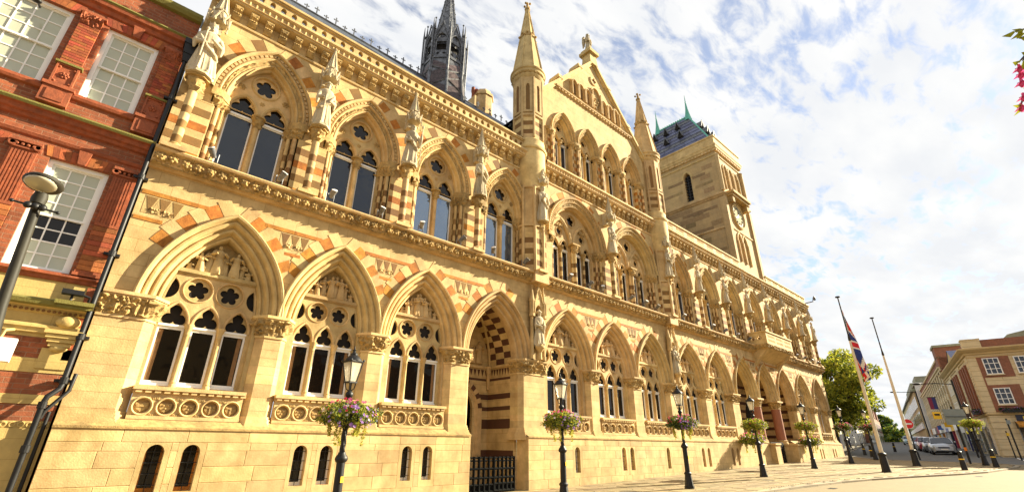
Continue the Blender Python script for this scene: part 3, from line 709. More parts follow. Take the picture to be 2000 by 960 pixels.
for j in range(10):           # vault of alternating stones, with corner ribs
    t0, t1 = j/10, (j+1)/10
    for sg in (-1, 1):
        th = acos(max(-1, min(1, cv/Rv)))
        def P_(t, y): g = th*t; return (8.52+sg*(-cv+Rv*cos(g)), y, 2.24+Rv*sin(g))
        nn = 3
        for q in range(nn):
            y0 = 10.36+(yb-10.36)*q/nn; y1 = 10.36+(yb-10.36)*(q+1)/nn
            m = MB(); m.add([P_(t0, y0), P_(t1, y0), P_(t1, y1), P_(t0, y1)], [(0, 1, 2, 3)] if sg > 0 else [(3, 2, 1, 0)]); m.build('vault_stone', 'darkred' if (j+q) % 2 else 'stone', hall)
for sg, x in ((1, xr-.03), (-1, xl+.03)):
    m = MB(); m.lathe([(.05, 1.55), (.03, 1.62), (.06, 1.7), (.06, 2.0), (.10, 2.16), (.12, 2.24)], x, yb-.04, 12); m.build('corbel_shaft', 'stone', hall, smooth=40)
    pts = [(8.52+sg*(-cv+Rv*cos(acos(cv/Rv)*t)), yb-.06-.5*t*t, 2.24+Rv*sin(acos(cv/Rv)*t)) for t in [k/8 for k in range(9)]]
    m = MB(); m.tube(pts, .045, 7); m.build('vault_rib', 'stone', hall, smooth=50)
m = MB()
for k, x in enumerate((8.0, 8.25, 8.5, 8.75, 9.0)): figure(m, x, yb-.02, 2.3, .55+.12*sin(k*2), 0, 90+k, 8)
m.build('relief_carving', 'stone', hall, smooth=60)
m = MB(); m.box(7.5, 9.5, 9.6, 11.6, -1.3, ground(8.5)+.03); m.build('porch_floor', 'paving', hall)
# iron gate: thing of its own
gate = thing('iron_gate', 'low black iron gate of square openings closing the dark striped doorway', 'gate', (8.36, 9.9, ground(8.4)))
def gate_leaf(x0, x1, y0, y1):
    m = MB(); n = 5; zt = -.29; zb = ground(x0)+.08
    def P(t, z): return (x0+(x1-x0)*t, y0+(y1-y0)*t, z)
    for z, r in ((zt, .022), (zt-.07, .020), (zt-.25, .032), (zt-.45, .032), (zb+.16, .03), (zb, .036)): m.tube([P(0, z), P(1, z)], r, 6)
    for k in range(n+1): m.tube([P(k/n, zb), P(k/n, zt+.03)], .034, 6)
    m.add([P(0, zb), P(1, zb), P(1, zb+.16), P(0, zb+.16)], [(0, 1, 2, 3)])  # added plate and thicker bars stand in for the shaded porch behind
    lf = m.build('gate_leaf', 'gateiron', gate)
    m = MB()
    for k in range(14): m.tube([P((k+.5)/14, zt), P((k+.5)/14, zt+.06)], .008, 4, taper=[.010, .001])
    m.build('spikes', 'gateiron', lf, kind='stuff')
    m = MB()
    for k in range(n):
        p = P((k+.5)/n, zb+.08); pts = [(p[0]+.045*cos(q*pi/6), p[1], p[2]+.045*sin(q*pi/6)) for q in range(13)]; m.tube(pts, .01, 5)
    m.build('scroll_work', 'gateiron', lf)
gate_leaf(7.58, 8.36, 9.9, 9.9); gate_leaf(8.38, 9.12, 9.9, 9.96)
# --- the leafy string course
STR = MB(); pr = [(10.02,4.70),(9.93,4.71),(9.90,4.76),(9.86,4.77),(9.84,4.80),(9.80,4.95),(9.74,4.985),(9.70,4.99),(9.68,5.03),(9.70,5.06),(9.98,5.12),(10.05,5.12)]
def run(mb, pr, xa, xb, extra=()):
    mb.sweep([[(xa, y, z) for y, z in pr], [(xb, y, z) for y, z in pr]])
SX = [-.12, 9.72, 9.74, 10.42, 10.44, 26.5, 30.3, 37.95]
run(STR, pr, -.12, 37.95)
for x in (9.72, 17.7): STR.box(x, x+.62, 9.66, 9.9, 4.72, 5.10)
sc = STR.build('string_course', 'stone', hall, smooth=30)
m = MB(); foliage_band(m, [(-.1, 9.87, 0, -1), (37.9, 9.87, 0, -1)], 4.74, 5.0, lambda t: .01+.08*t, .13, 3, .035, 7, 8); m.build('leaf_carving', 'carved', sc, smooth=60, kind='stuff')
bm_ = []
for k in range(3):
    m = MB(); rd = random.Random(k)
    m.ball((0, 0, 0), .068, 9, 6, (1.1, .9, 1.0))
    for q in range(5):
        t = 2*pi*q/5+k; m.ball((.06*cos(t), -.03, .055*sin(t)), .032, 6, 4, (1, .9, 1))
    m.ball((.01, -.055, 0), .022, 6, 4)
    bm_.append(m.mesh('leaf_boss', 'carved', smooth=60))
x = .0; k = 0
while x < 37.8:
    link(bm_[k % 3], 'leaf_boss', sc, at=(x, 9.80, 4.885+.012*sin(k*2.1)), rot=(0, (k*1.7) % 6, 0)); x += .205 if x < 20 else .27; k += 1
# --- first floor
UW = [(1.42, 1.0), (3.80, 1.0), (6.22, 1.0), (8.72, 1.0), None, (19.62, 1.02), (22.40, 1.04), (25.20, 1.04), (28.0, 1.04), (30.8, 1.04), (33.55, 1.02), (36.15, 1.0)]
ZU = 6.92; UH = 1.56; USILL = 5.20
XS = [.13, 2.61, 5.01, 7.45, 10.05, 14.05, 18.05, 21.0, 23.8, 26.6, 29.4, 32.2, 34.88, 37.35]   # columns that carry the statues
UPROF = [(.05,10.0),(.06,9.93),(.035,9.90),(.0,9.91),(-.015,9.95),(-.02,9.985),(-.10,9.985),(-.105,9.97),(-.13,9.965),(-.145,9.99),(-.15,10.03),(-.245,10.05),(-.255,10.03),(-.275,10.03),(-.29,10.06),(-.30,10.14),(-.325,10.155),(-.345,10.17),(-.345,10.32)]
bays = []
ue = [-.1, 2.61, 5.01, 7.47, 10.2]
for i in range(4): bays.append((ue[i], ue[i+1], UW[i][0], .96, UH))
we = [18.0, 21.0, 23.8, 26.6, 29.4, 32.2, 34.86, 37.9]
for i in range(7): bays.append((we[i], we[i+1], UW[i+5][0], .98, UH))
for x0, x1, c, a, h in bays:
    w = MB()
    w.plate([dedupe([(x0, 5.05), (c-.86, 5.05), (c-.86, ZU-.35), (c-a, ZU-.35)]+arch_pts(c, ZU, a, h, 14)+[(c+a, ZU-.35), (c+.86, ZU-.35), (c+.86, 5.05), (x1, 5.05), (x1, 9.34), (x0, 9.34)])], 10.0, 10.3)
    w.build('upper_wall', 'wall', hall)
def arc_band(mb, c, zs, a, h, d0, d1, y, amp, n=60, nv=5, fr=16):
    v = []; 
    for i in range(2*n+1):
        rowp = []
        for j in range(nv+1):
            dr = d0+(d1-d0)*j/nv; rowp.append(dr)
        v.append(rowp)
    cols = [arch_pts(c, zs, a, h, n, d0+(d1-d0)*j/nv) for j in range(nv+1)]
    rows = []
    for i in range(2*n+1):
        r = []
        for j in range(nv+1):
            x, z = cols[j][i]; q = noise.noise(Vector((x*fr, z*fr, 1.3)))+.5*noise.noise(Vector((x*fr*2, z*fr*2, 7)))
            r.append((x, y-(abs(q)*amp*2 if 0 < j < nv else -.01), z))
        rows.append(r)
    mb.sweep([r[::-1] for r in rows])
_cn = {}
def colonnette(r, z0, z1, key, stripes=True):
    if key in _cn: return _cn[key]
    m = MB(); m.lathe([(r*1.6, z0-5), (r*1.6, z0+.06-5), (r*1.15, z0+.08-5), (r*1.3, z0+.11-5), (r, z0+.13-5)], 0, 0, 12)
    z = z0+.13; k = 0
    while z < z1-.001:
        e = min(z+.175, z1); m.mi = 1 if (stripes and k % 2 == 0 and z < z1-.3) else 0; m.lathe([(r, z-5), (r, e-5)], 0, 0, 12, cap=False); z = e; k += 1
    m.mi = 0
    me = m.mesh('shaft', ['stone', 'brown'], (0, 0, 0), 40); _cn[key] = me; return me
def leafcap(x, y, r, z0, z1, seed, parent, name='leaf_capital', n=12, spread=1.0):
    path = [(x+r*cos(2*pi*k/n), y+r*sin(2*pi*k/n), cos(2*pi*k/n), sin(2*pi*k/n)) for k in range(n+1)]
    m = MB(); foliage_band(m, path, z0, z1-.04, lambda t: .055*spread*t**1.2+.008, .055*spread, seed, .016, 7, 14)
    q = r+.085*spread; m.prism(ngon(x, y, q*1.12, 8, pi/8), z1-.045, z1)
    return m.build(name, 'carved', parent, smooth=60)
def lights(parent, c, yA, xs, hw, zsill, ztr, zspr, hh, glass='glassup'):
    for lx in xs:
        f = MB(); y = yA+.05
        f.plate([[(lx-hw+.002, zsill), (lx+hw-.002, zsill), (lx+hw-.002, ztr), (lx-hw+.002, ztr)], [(lx-hw+.03, zsill+.05), (lx+hw-.03, zsill+.05), (lx+hw-.03, ztr-.03), (lx-hw+.03, ztr-.03)]], y, y+.04)
        f.box(lx-hw, lx+hw, y-.03, y+.05, ztr, ztr+.03); f.box(lx-hw, lx+hw, y-.01, y+.05, ztr+.03, ztr+.06)
        f.build('window_frame', 'white', parent)
        f = MB(); f.box(lx-hw, lx+hw, y+.025, y+.03, zsill, ztr+.01); f.build('pane', glass, parent)
def polychrome(c, zs, a, h, parent, T=(.30,.42,.54,.66,.78,.90), d=.40, first='orange', y=9.994, lim=None):
    for side in (-1, 1):
        for k, t in enumerate(T):
            dd = d+(.05 if k % 2 else 0)+.12*max(0, t-.6)
            q = vouss(c, zs, a, h, .055, dd, t+.003, min(t+(T[1]-T[0])-.003, .995), side, 0, None)
            if lim: q = [(min(max(p[0], lim[0]), lim[1]), p[1]) for p in q]
            mt_ = ('orange' if (k+(side > 0)) % 4 else 'brown') if k % 2 == 0 else 'stone'
            mb = MB(); mb.plate([dedupe(q)], y-.002*(k % 2), 10.01); mb.build('voussoir', mt_, parent)
def upper_window(i, c, a, lim):
    h = UH; yA = 10.26
    m = MB(); arch_sweep(m, c, ZU, a, h, UPROF, 16); am = m.build('arch_moulding', 'stone', hall, smooth=32)
    m = MB(); arc_band(m, c, ZU, a, h, -.24, -.155, 10.035, .03, 46 if i < 4 else 26, 5, 15); m.build('carved_band', 'carved', am, smooth=60)
    m = MB(); cc, R = arch_geo(a, h); th = acos(cc/R); nd = 17
    for sg in (-1, 1):
        for k in range(nd):
            g = th*(k+.5)/nd; q = []
            for d_, g_ in ((-.085, -.022), (-.03, -.022), (-.03, .022), (-.085, .022)): q.append((c+sg*(-cc+(R+d_)*cos(g+g_)), ZU+(R+d_)*sin(g+g_)))
            m.plate([q if sg > 0 else q[::-1]], 9.955, 9.99)
    m.build('dentils', 'stone', am, kind='stuff')
    b = a-.345; r2 = R-.345; h2 = sqrt(r2*r2-cc*cc)
    ol = arch_pts(c, ZU, b, h2, 14); zc = ZU+.73; ro = .265; ls = .335; hw = .262
    holes = [circ(c, zc, ro, 26)]
    for sg in (-1, 1): holes.append(dedupe([(c+sg*ls-hw, USILL+.02)]+arch_pts(c+sg*ls, 6.80, hw, .41, 8)+[(c+sg*ls+hw, USILL+.02)]))
    m = MB(); m.plate([dedupe([(c-b, USILL)]+ol+[(c+b, USILL)])]+holes, yA, yA+.06); tr = m.build('window', 'stone', hall)
    m = MB(); m.plate([circ(c, zc, ro+.01, 26), foil(c, zc, ro*.86, 5, 6, .60, .375)], yA+.04, yA+.07)
    for sg in (-1, 1): cusped(m, c+sg*ls, 6.80, hw+.004, .415, yA+.03, yA+.06)
    m.build('cusping', 'stone', tr)
    m = MB()
    m.sweep([[(c+(ro+dr)*cos(2*pi*j/30), y, zc+(ro+dr)*sin(2*pi*j/30)) for dr, y in ((0,yA+.02),(.008,yA-.02),(.03,yA-.03),(.05,yA-.015),(.06,yA+.001))] for j in range(31)])
    for sg in (-1, 1): arch_sweep(m, c+sg*ls, 6.80, hw, .41, [(.075, yA+.001), (.065, yA-.03), (.035, yA-.035), (.02, yA-.02), (0, yA-.015), (-.005, yA+.02)], 9)
    m.build('tracery_moulding', 'stone', tr, smooth=45)
    for (tx, tz, rt_) in ((c, ZU+.27, .07), (c-.47, ZU+.52, .10), (c+.47, ZU+.52, .10)):
        m = MB(); n0 = len(m.v)
        for q in range(7): t = 2*pi*q/6; m.ball((tx+rt_*.55*cos(t)*(q < 6), yA-.003, tz+rt_*.55*sin(t)*(q < 6)), rt_*.30, 6, 4, (1, .5, 1))
        m.build('carved_boss', 'carved', tr)
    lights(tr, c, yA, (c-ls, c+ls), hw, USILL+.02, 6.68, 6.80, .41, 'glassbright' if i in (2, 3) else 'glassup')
    f = MB(); f.box(c-b, c+b, yA+.08, yA+.085, 6.73, ZU+h2); f.build('head_glass', 'glass', tr)
    me = colonnette(.055, USILL, 6.50, 'mid', False); link(me, 'colonnette', tr, at=(c, yA-.03, 5)); leafcap(c, yA-.03, .055, 6.48, 6.78, i*3.1, tr)
    for sg in (-1, 1):
        # stepped jamb
        e0, e1, e2 = .86, .755, .655
        P0 = [(c+sg*.9, 10.02), (c+sg*e0, 10.02), (c+sg*e0, 10.12), (c+sg*e1, 10.12), (c+sg*e1, 10.24), (c+sg*e2, 10.24), (c+sg*e2, 10.36), (c+sg*.9, 10.36)]
        z = 5.06; k = 0
        while z < 6.55:
            e = min(z+.175, 6.60); m = MB(); m.prism(P0 if sg < 0 else P0[::-1], z+.001, e-.001); m.build('jamb_stone', 'brown' if (k % 2 == 0 and z < 6.2) else 'stone', tr); z = e; k += 1
        link(colonnette(.05, 5.06, 6.50, 'j'), 'colonnette', tr, at=(c+sg*.80, 10.06, 5)); link(colonnette(.046, 5.06, 6.50, 'j2'), 'colonnette', tr, at=(c+sg*.695, 10.18, 5))
        m = MB(); foliage_band(m, [(c+sg*.93, 9.99, 0, -1), (c+sg*.84, 9.99, -sg*.5, -.85), (c+sg*.74, 10.10, -sg*.7, -.7), (c+sg*.65, 10.2, -sg*.85, -.5), (c+sg*.62, 10.3, -sg, 0)], 6.50, 6.74, lambda t: .05*t+.01, .07, i*5+sg, .014, 8, 12)
        P1 = [(c+sg*1.0, 9.94), (c+sg*.80, 9.93), (c+sg*.62, 10.12), (c+sg*.60, 10.34), (c+sg*1.0, 10.34)]
        m.prism(P1 if sg < 0 else P1[::-1], 6.74, 6.79); m.prism([(p[0], p[1]+.02) for p in (P1 if sg < 0 else P1[::-1])], 6.79, 6.94)
        m.build('jamb_capital', 'carved', tr, smooth=60)
    m = MB(); m.box(c-.86, c+.86, 9.98, 10.4, 5.05, USILL); m.build('window_sill', 'stone', tr)
    polychrome(c, ZU, a, h, hall, (.34,.50,.66,.82) if i > 4 else (.30,.42,.54,.66,.78,.90), .36, lim=lim)
for i, (x0, x1, c, a, h) in enumerate(bays): upper_window(i, c, UW[i if i < 4 else i+1][1], (x0+.02, x1-.02))
# striped pier faces and statue columns
def bands(x0, x1, yf, parent, z0=5.06, z1=6.5, ph=0):
    z = z0; k = ph
    while z < z1-.01:
        e = min(z+.175, z1); m = MB(); m.cbox(x0, x1, yf, 10.05, z+.001, e-.001, .004); m.build('band_stone', ('brown' if x0 > 9 or (k//2) % 2 else 'orange') if (k % 2 == 0 and z < 6.2) else 'stone', parent); z = e; k += 1
for j, x in enumerate(XS):
    if j == 0: bands(-.1, .54, 9.97, hall)
    elif j in (4, 6): bands(x-.45, x+.45, 9.90, hall)
    elif j == 5: bands(x-.36, x+.36, 9.97, hall)
    elif j == 13: bands(x-.2, 37.9, 9.97, hall)
    else: bands(x-.33, x+.33, 9.97, hall)
    y = 9.80 if j not in (4, 6) else 9.74
    link(colonnette(.085, 5.10, 6.50, 'st'), 'statue_column', hall, at=(x, y, 5)); leafcap(x, y, .085, 6.48, 6.83, j*1.7, hall, spread=1.35)
    m = MB(); m.box(x-.13, x+.13, y-.1, 10.0, 6.72, 6.80); m.box(x-.2, x+.2, y-.16, 10.02, 5.06, 5.14); m.build('bracket', 'stone', hall)
    # canopy over the statue
    if j in (4, 6): continue
can = MB()
def canopy_mesh():
    m = MB()
    m.prism(ngon(0, 0, .21, 8, pi/8), -.02, .10)
    for k in range(5):       # little gables round the front
        t = -pi/2+(k-2)*pi/4*1.0; ux, uy = cos(t), sin(t); tx, ty = -uy, ux; r = .195
        def Q(s_, o, z): return (ux*(r+o)+tx*s_, uy*(r+o)+ty*s_, z)
        for sg in (-1, 1):
            m.tube([Q(sg*.105, .03, -.06), Q(0, .045, .20)], .022, 5)
        m.add([Q(-.09, .0, -.02), Q(.09, .0, -.02), Q(0, .0, .18)], [(0, 1, 2)])
        m.ball(Q(.10, .03, -.07), .035, 6, 5)
        m.ball(Q(0, .05, .225), .022, 5, 4)
    m.prism(ngon(0, .02, .155, 8, pi/8), .10, .30, .9)
    m.prism(ngon(0, .02, .165, 8, pi/8), .30, .34)
    for k in range(8):
        t = pi/8+k*pi/4; m.tube([(.16*cos(t), .02+.16*sin(t), .33), (.012*cos(t), .02+.012*sin(t), .97)], .012, 4)
    m.prism(ngon(0, .02, .15, 8, pi/8), .34, .95, .06, c=(0, .02))
    for q in range(4):
        for k in range(8):
            t = k*pi/4; f = 1-.22*(q+.6); m.ball((.135*f*cos(t), .02+.135*f*sin(t), .38+.15*q), .018, 5, 4)
    m.ball((0, .02, .99), .045, 7, 5, (1, 1, .6)); m.ball((0, .02, 1.03), .022, 6, 4)
    m.prism([(-.14, .1), (-.14, .42), (.14, .42), (.14, .1)], -.2, .32)
    return m.mesh('canopy', 'statue', smooth=35)
cme = canopy_mesh()
for j, x in enumerate(XS):
    sc_ = 1.0; z = 8.32; y = 9.72 if j not in (4, 6) else 9.62
    link(cme, 'canopy', hall, at=(x, y, z)).scale = (.88, .9, 1) if j < 7 else (.72, .74, .95)
# --- wide windows of the centre
def wide(c, x0, x1):
    a, h = 1.60, 1.76; z0 = 6.86; yA = 10.30
    m = MB(); m.plate([dedupe([(x0, 5.05), (c-1.42, 5.05), (c-1.42, z0-.3), (c-a+.03, z0-.3)]+arch_pts(c, z0, a-.03, h-.03, 18)+[(c+a-.03, z0-.3), (c+1.42, z0-.3), (c+1.42, 5.05), (x1, 5.05), (x1, 9.2), (x0, 9.2)])], 10.0, 10.3); m.build('upper_wall', 'wall', hall)
    m = MB(); arch_sweep(m, c, z0, a, h, UPROF[:-1]+[(-.345, 10.4)], 20); am = m.build('arch_moulding', 'stone', hall, smooth=32)
    m = MB(); arc_band(m, c, z0, a, h, -.24, -.155, 10.035, .03, 50, 5, 15); m.build('carved_band', 'carved', am, smooth=60)
    m = MB(); cc, R = arch_geo(a, h); th = acos(max(-1, min(1, cc/R))); nd = 26
    for sg in (-1, 1):
        for k in range(nd):
            g = th*(k+.5)/nd; q = [(c+sg*(-cc+(R+d_)*cos(g+g_)), z0+(R+d_)*sin(g+g_)) for d_, g_ in ((-.085, -.013), (-.03, -.013), (-.03, .013), (-.085, .013))]
            m.plate([q if sg > 0 else q[::-1]], 9.955, 9.99)
    m.build('dentils', 'stone', am, kind='stuff')
    b = a-.345; r2 = R-.345; h2 = sqrt(r2*r2-cc*cc); ol = arch_pts(c, z0, b, h2, 18)
    holes = [circ(c, z0+1.0, .24, 24)]; sub = .635
    for sg in (-1, 1): holes.append(dedupe([(c+sg*sub-.50, USILL)]+arch_pts(c+sg*sub, z0, .50, .86, 10)+[(c+sg*sub+.50, USILL)]))
    m = MB(); m.plate([dedupe([(c-b, 5.06)]+ol+[(c+b, 5.06)])]+[holes[0]]+[holes[1], holes[2]], yA, yA+.08); tr = m.build('window', 'stone', hall)
    m = MB(); m.plate([circ(c, z0+1.0, .25, 24), foil(c, z0+1.0, .205, 5, 6, .60, .375)], yA+.04, yA+.07)
    for q in (-1, 1):
        m2 = MB(); lc = c+q*sub; arch_sweep(m2, lc, z0, .50, .86, [(.13, yA+.001), (.12, yA-.04), (.085, yA-.05), (.06, yA-.03), (.02, yA-.03), (.0, yA-.01), (-.01, yA+.05)], 12); m2.build('sub_arch', 'stone', tr, smooth=35)
        hs = [circ(lc, z0+.42, .155, 20)]; hw = .20; ls = .25
        for s2 in (-1, 1): hs.append(dedupe([(lc+s2*ls-hw, USILL+.01)]+arch_pts(lc+s2*ls, 6.62, hw, .34, 7)+[(lc+s2*ls+hw, USILL+.01)]))
        m.plate([dedupe([(lc-.51, USILL)]+arch_pts(lc, z0, .51, .87, 10)+[(lc+.51, USILL)])]+hs, yA+.05, yA+.10)
        m.plate([circ(lc, z0+.42, .16, 20), foil(lc, z0+.42, .135, 5, 5, .6, .375)], yA+.08, yA+.105)
        for s2 in (-1, 1): cusped(m, lc+s2*ls, 6.62, hw+.004, .345, yA+.075, yA+.105); arch_sweep(m, lc+s2*ls, 6.62, hw, .34, [(.05, yA+.051), (.04, yA+.03), (.015, yA+.03), (0, yA+.06)], 7)
        m.sweep([[(lc+(.155+dr)*cos(2*pi*j/24), y, z0+.42+(.155+dr)*sin(2*pi*j/24)) for dr, y in ((0,yA+.07),(.01,yA+.03),(.03,yA+.03),(.04,yA+.05))] for j in range(25)])
        lights(tr, lc, yA+.04, (lc-ls, lc+ls), hw, USILL+.01, 6.55, 6.62, .34, 'glass')
        link(colonnette(.045, USILL, 6.42, 'w'), 'colonnette', tr, at=(lc, yA+.0, 5)); leafcap(lc, yA+.0, .045, 6.40, 6.66, q*3+c, tr, spread=.8)
        m3 = MB(); foliage_band(m3, [(lc-.2, yA, 0, -1), (lc+.2, yA, 0, -1)], z0+.62, z0+.74, lambda t: .0, .03, c, .02, 5, 20); m3.build('carved_boss', 'carved', tr)
    m.build('cusping', 'stone', tr)
    m = MB(); m.sweep([[(c+(.24+dr)*cos(2*pi*j/28), y, z0+1.0+(.24+dr)*sin(2*pi*j/28)) for dr, y in ((0,yA+.02),(.008,yA-.02),(.03,yA-.03),(.05,yA-.015),(.06,yA+.001))] for j in range(29)])
    m.build('tracery_moulding', 'stone', tr, smooth=45)
    f = MB(); f.box(c-b, c+b, yA+.12, yA+.125, 5.1, z0+h2); f.build('head_glass', 'glass', tr)
    for dx in (-.075, .075): link(colonnette(.055, 5.1, 6.55, 'wm'), 'colonnette', tr, at=(c+dx, yA-.06, 5))
    link(colonnette(.055, 5.1, 6.55, 'wm'), 'colonnette', tr, at=(c, yA-.12, 5))
    m = MB(); path = [(c+.13*cos(t), yA-.08+.12*sin(t), cos(t), sin(t)) for t in [pi+pi*k/8 for k in range(9)]]; foliage_band(m, path, 6.52, 6.78, lambda t: .05*t, .06, c*3, .015, 8, 12); m.prism([(c-.22, yA-.26), (c+.22, yA-.26), (c+.22, yA), (c-.22, yA)], 6.78, 6.84); m.build('leaf_capital', 'carved', tr, smooth=60)
    for sg in (-1, 1):
        P0 = [(c+sg*1.5, 10.02), (c+sg*1.42, 10.02), (c+sg*1.42, 10.12), (c+sg*1.33, 10.12), (c+sg*1.33, 10.24), (c+sg*1.22, 10.24), (c+sg*1.22, 10.42), (c+sg*1.5, 10.42)]
        z = 5.06; k = 0
        while z < 6.55:
            e = min(z+.175, 6.60); m = MB(); m.prism(P0 if sg < 0 else P0[::-1], z+.001, e-.001); m.build('jamb_stone', 'brown' if (k % 2 == 0 and z < 6.2) else 'stone', tr); z = e; k += 1
        link(colonnette(.05, 5.06, 6.50, 'j'), 'colonnette', tr, at=(c+sg*1.37, 10.06, 5)); link(colonnette(.046, 5.06, 6.50, 'j2'), 'colonnette', tr, at=(c+sg*1.27, 10.18, 5))
        m = MB(); foliage_band(m, [(c+sg*1.52, 9.98, 0, -1), (c+sg*1.42, 9.98, -sg*.5, -.85), (c+sg*1.30, 10.10, -sg*.7, -.7), (c+sg*1.2, 10.3, -sg, 0)], 6.50, 6.74, lambda t: .05*t+.01, .07, c+sg, .014, 8, 12)
        P1 = [(c+sg*1.6, 9.94), (c+sg*1.38, 9.93), (c+sg*1.18, 10.14), (c+sg*1.16, 10.38), (c+sg*1.6, 10.38)]
        m.prism(P1 if sg < 0 else P1[::-1], 6.74, 6.87); m.build('jamb_capital', 'carved', tr, smooth=60)
    m = MB(); m.box(c-1.42, c+1.42, 9.98, 10.45, 5.05, USILL); m.build('window_sill', 'stone', tr)
    polychrome(c, z0, a, h, hall, (.36,.49,.62,.75,.88), .32, lim=(x0+.35, x1-.35))
wide(12.30, 10.2, 14.06); wide(15.95, 14.06, 18.0)
# --- main cornices, corbels, parapets
CPR = [(10.01,9.30),(9.93,9.31),(9.88,9.34),(9.80,9.37),(9.80,9.41),(9.765,9.42),(9.765,9.52),(9.73,9.54),(9.70,9.57),(9.70,9.62),(9.73,9.66),(10.05,9.67)]
cor_me = None
def corbel_mesh():
    m = MB(); m.sweep([[(x, y, z) for y, z in ((10.0,-.32),(9.95,-.31),(9.93,-.27),(9.89,-.24),(9.88,-.18),(9.90,-.14),(9.86,-.10),(9.83,-.03),(9.84,.02),(10.0,.02))] for x in (-.085, .085)])
    for sg in (-1, 1): m.add([(sg*.085, y, z) for y, z in ((10.0,-.32),(9.95,-.31),(9.93,-.27),(9.89,-.24),(9.88,-.18),(9.90,-.14),(9.86,-.10),(9.83,-.03),(9.84,.02),(10.0,.02))], [tuple(range(10))])
    for x in (-.045, 0, .045): m.ball((x, 9.875, -.19), .022, 5, 4); m.ball((x*.8, 9.855, -.08), .026, 5, 4)
    m.ball((-.06, 9.84, -.04), .02, 5, 4); m.ball((.06, 9.84, -.04), .02, 5, 4)
    m.v = [(x, y-10, z) for x, y, z in m.v]
    return m.mesh('corbel', 'carved', smooth=45)
cor_me = corbel_mesh()
def cornice(x0, x1, z=0.0, step=.335):
    m = MB(); run(m, [(y, q+z) for y, q in CPR], x0, x1); m.sweep([[(x, y, q+z) for y, q in ((10.01,8.90),(9.965,8.91),(9.955,8.95),(9.985,8.985),(10.01,8.985))] for x in (x0, x1)]); co = m.build('cornice', 'stone', hall, smooth=30)
    x = x0+.18
    while x < x1-.08: link(cor_me, 'corbel', co, at=(x, 10.0, 9.32+z)); x += step
    m = MB(); x = x0+.05
    while x < x1-.1: m.add([(x, 9.765, 9.515+z), (x+.12, 9.765, 9.515+z), (x+.06, 9.765, 9.425+z), (x+.06, 9.725, 9.50+z)], [(0, 2, 3), (2, 1, 3), (1, 0, 3)]); x += .14
    m.build('dogtooth', 'stone', co, kind='stuff')
    return co
cornice(-.1, 9.45, -.14); cornice(10.45, 17.6, -.10); cornice(18.5, 27.0, -.14); cornice(26.9, 30.75, -.16); cornice(30.7, 37.95, -.14)
for q_ in ((-.1, 9.5, 10.0, 10.3, 9.345, 9.52), (18.5, 37.9, 10.0, 10.3, 9.345, 9.52), (10.2, 18.0, 10.01, 10.3, 9.2, 9.595)): w = MB(); w.box(*q_); w.build('parapet_base', 'wall', hall)
def parapet_w(x0, x1):
    n = int((x1-x0)/.245); dx = (x1-x0)/n; m = MB()
    for k in range(n):
        c = x0+dx*(k+.5); hole = dedupe([(c-.055, 9.60), (c+.055, 9.60), (c+.055, 9.69), (c+.07, 9.73)]+[(c+.06*cos(t), 9.745+.075*sin(t)) for t in [pi*q/6 for q in range(7)]]+[(c-.07, 9.73), (c-.055, 9.69)])
        m.plate([[(c-dx/2, 9.52), (c+dx/2, 9.52), (c+dx/2, 9.88), (c-dx/2, 9.88)], hole], 9.86, 9.98, back=True)
    m.box(x0, x1, 9.82, 10.02, 9.88, 9.92); m.box(x0, x1, 9.79, 10.05, 9.92, 9.98); m.box(x0, x1, 9.83, 9.86, 9.52, 9.57)
    return m.build('parapet', 'stone', hall)
parapet_w(-.1, 9.42)
def parapet_e(x0, x1):
    m = MB(); n = max(1, int(round((x1-x0)/1.05))); dx = (x1-x0)/n
    for k in range(n):
        a = x0+dx*k; holes = []
        for r_ in (9.60, 9.80):
            for q in range(6): xx = a+.17+q*(dx-.3)/6; holes.append([(xx, r_), (xx+.075, r_), (xx+.075, r_+.10), (xx+.0375, r_+.14), (xx, r_+.10)])
        m.plate([[(a, 9.52), (a+dx, 9.52), (a+dx, 10.0), (a, 10.0)]]+holes, 9.88, 9.97, back=True)
    m.box(x0, x1, 9.83, 10.02, 10.0, 10.07)
    return m.build('parapet', 'stone', hall)
parapet_e(18.6, 26.95); parapet_e(30.75, 37.85)
# --- roofs with cresting
m = MB()
for x0, x1, hip in ((-.1, 10.2, 0), (18.0, 37.9, 1)):
    m.add([(x0, 10.12, 9.55), (x1, 10.12, 9.55), (x1-hip*3, 14, 14.45), (x0, 14, 14.45), (x0, 18, 9.75), (x1, 18, 9.75)], [(0, 1, 2, 3), (3, 2, 5, 4), (1, 5, 2)])
m.add([(10.2, 14, 14.45), (18.1, 14, 14.45), (18.1, 18, 9.75), (10.2, 18, 9.75), (10.2, 10.5, 10.1), (18.1, 10.5, 10.1)], [(0, 1, 2, 3), (4, 5, 1, 0)])
m.add([(10.4, 10.2, 12.4), (14.1, 10.2, 16.4), (14.1, 16, 16.4), (10.4, 16, 12.4)], [(0, 1, 2, 3)]); m.add([(17.8, 10.2, 12.4), (14.1, 10.2, 16.4), (14.1, 16, 16.4), (17.8, 16, 12.4)], [(0, 3, 2, 1)])
rf = m.build('roof', 'slate', hall)
m = MB(); m.tube([(-.1, 14, 14.47), (10.3, 14, 14.47)], .05, 6); m.tube([(18, 14, 14.47), (35, 14, 14.47)], .05, 6); m.build('ridge_roll', 'lead', rf)
def cross_mesh(h):
    m = MB(); m.box(-.02, .02, -.015, .015, 0, h); 
    for dx, dz in ((-.07, h*.72), (.07, h*.72), (0, h)): m.ball((dx, 0, dz), .032, 6, 4, (1, .6, 1))
    m.box(-.07, .07, -.012, .012, h*.68, h*.76); return m.mesh('ridge_cross', 'lead')
c1, c2 = cross_mesh(.34), cross_mesh(.2); x = 0.3; k = 0
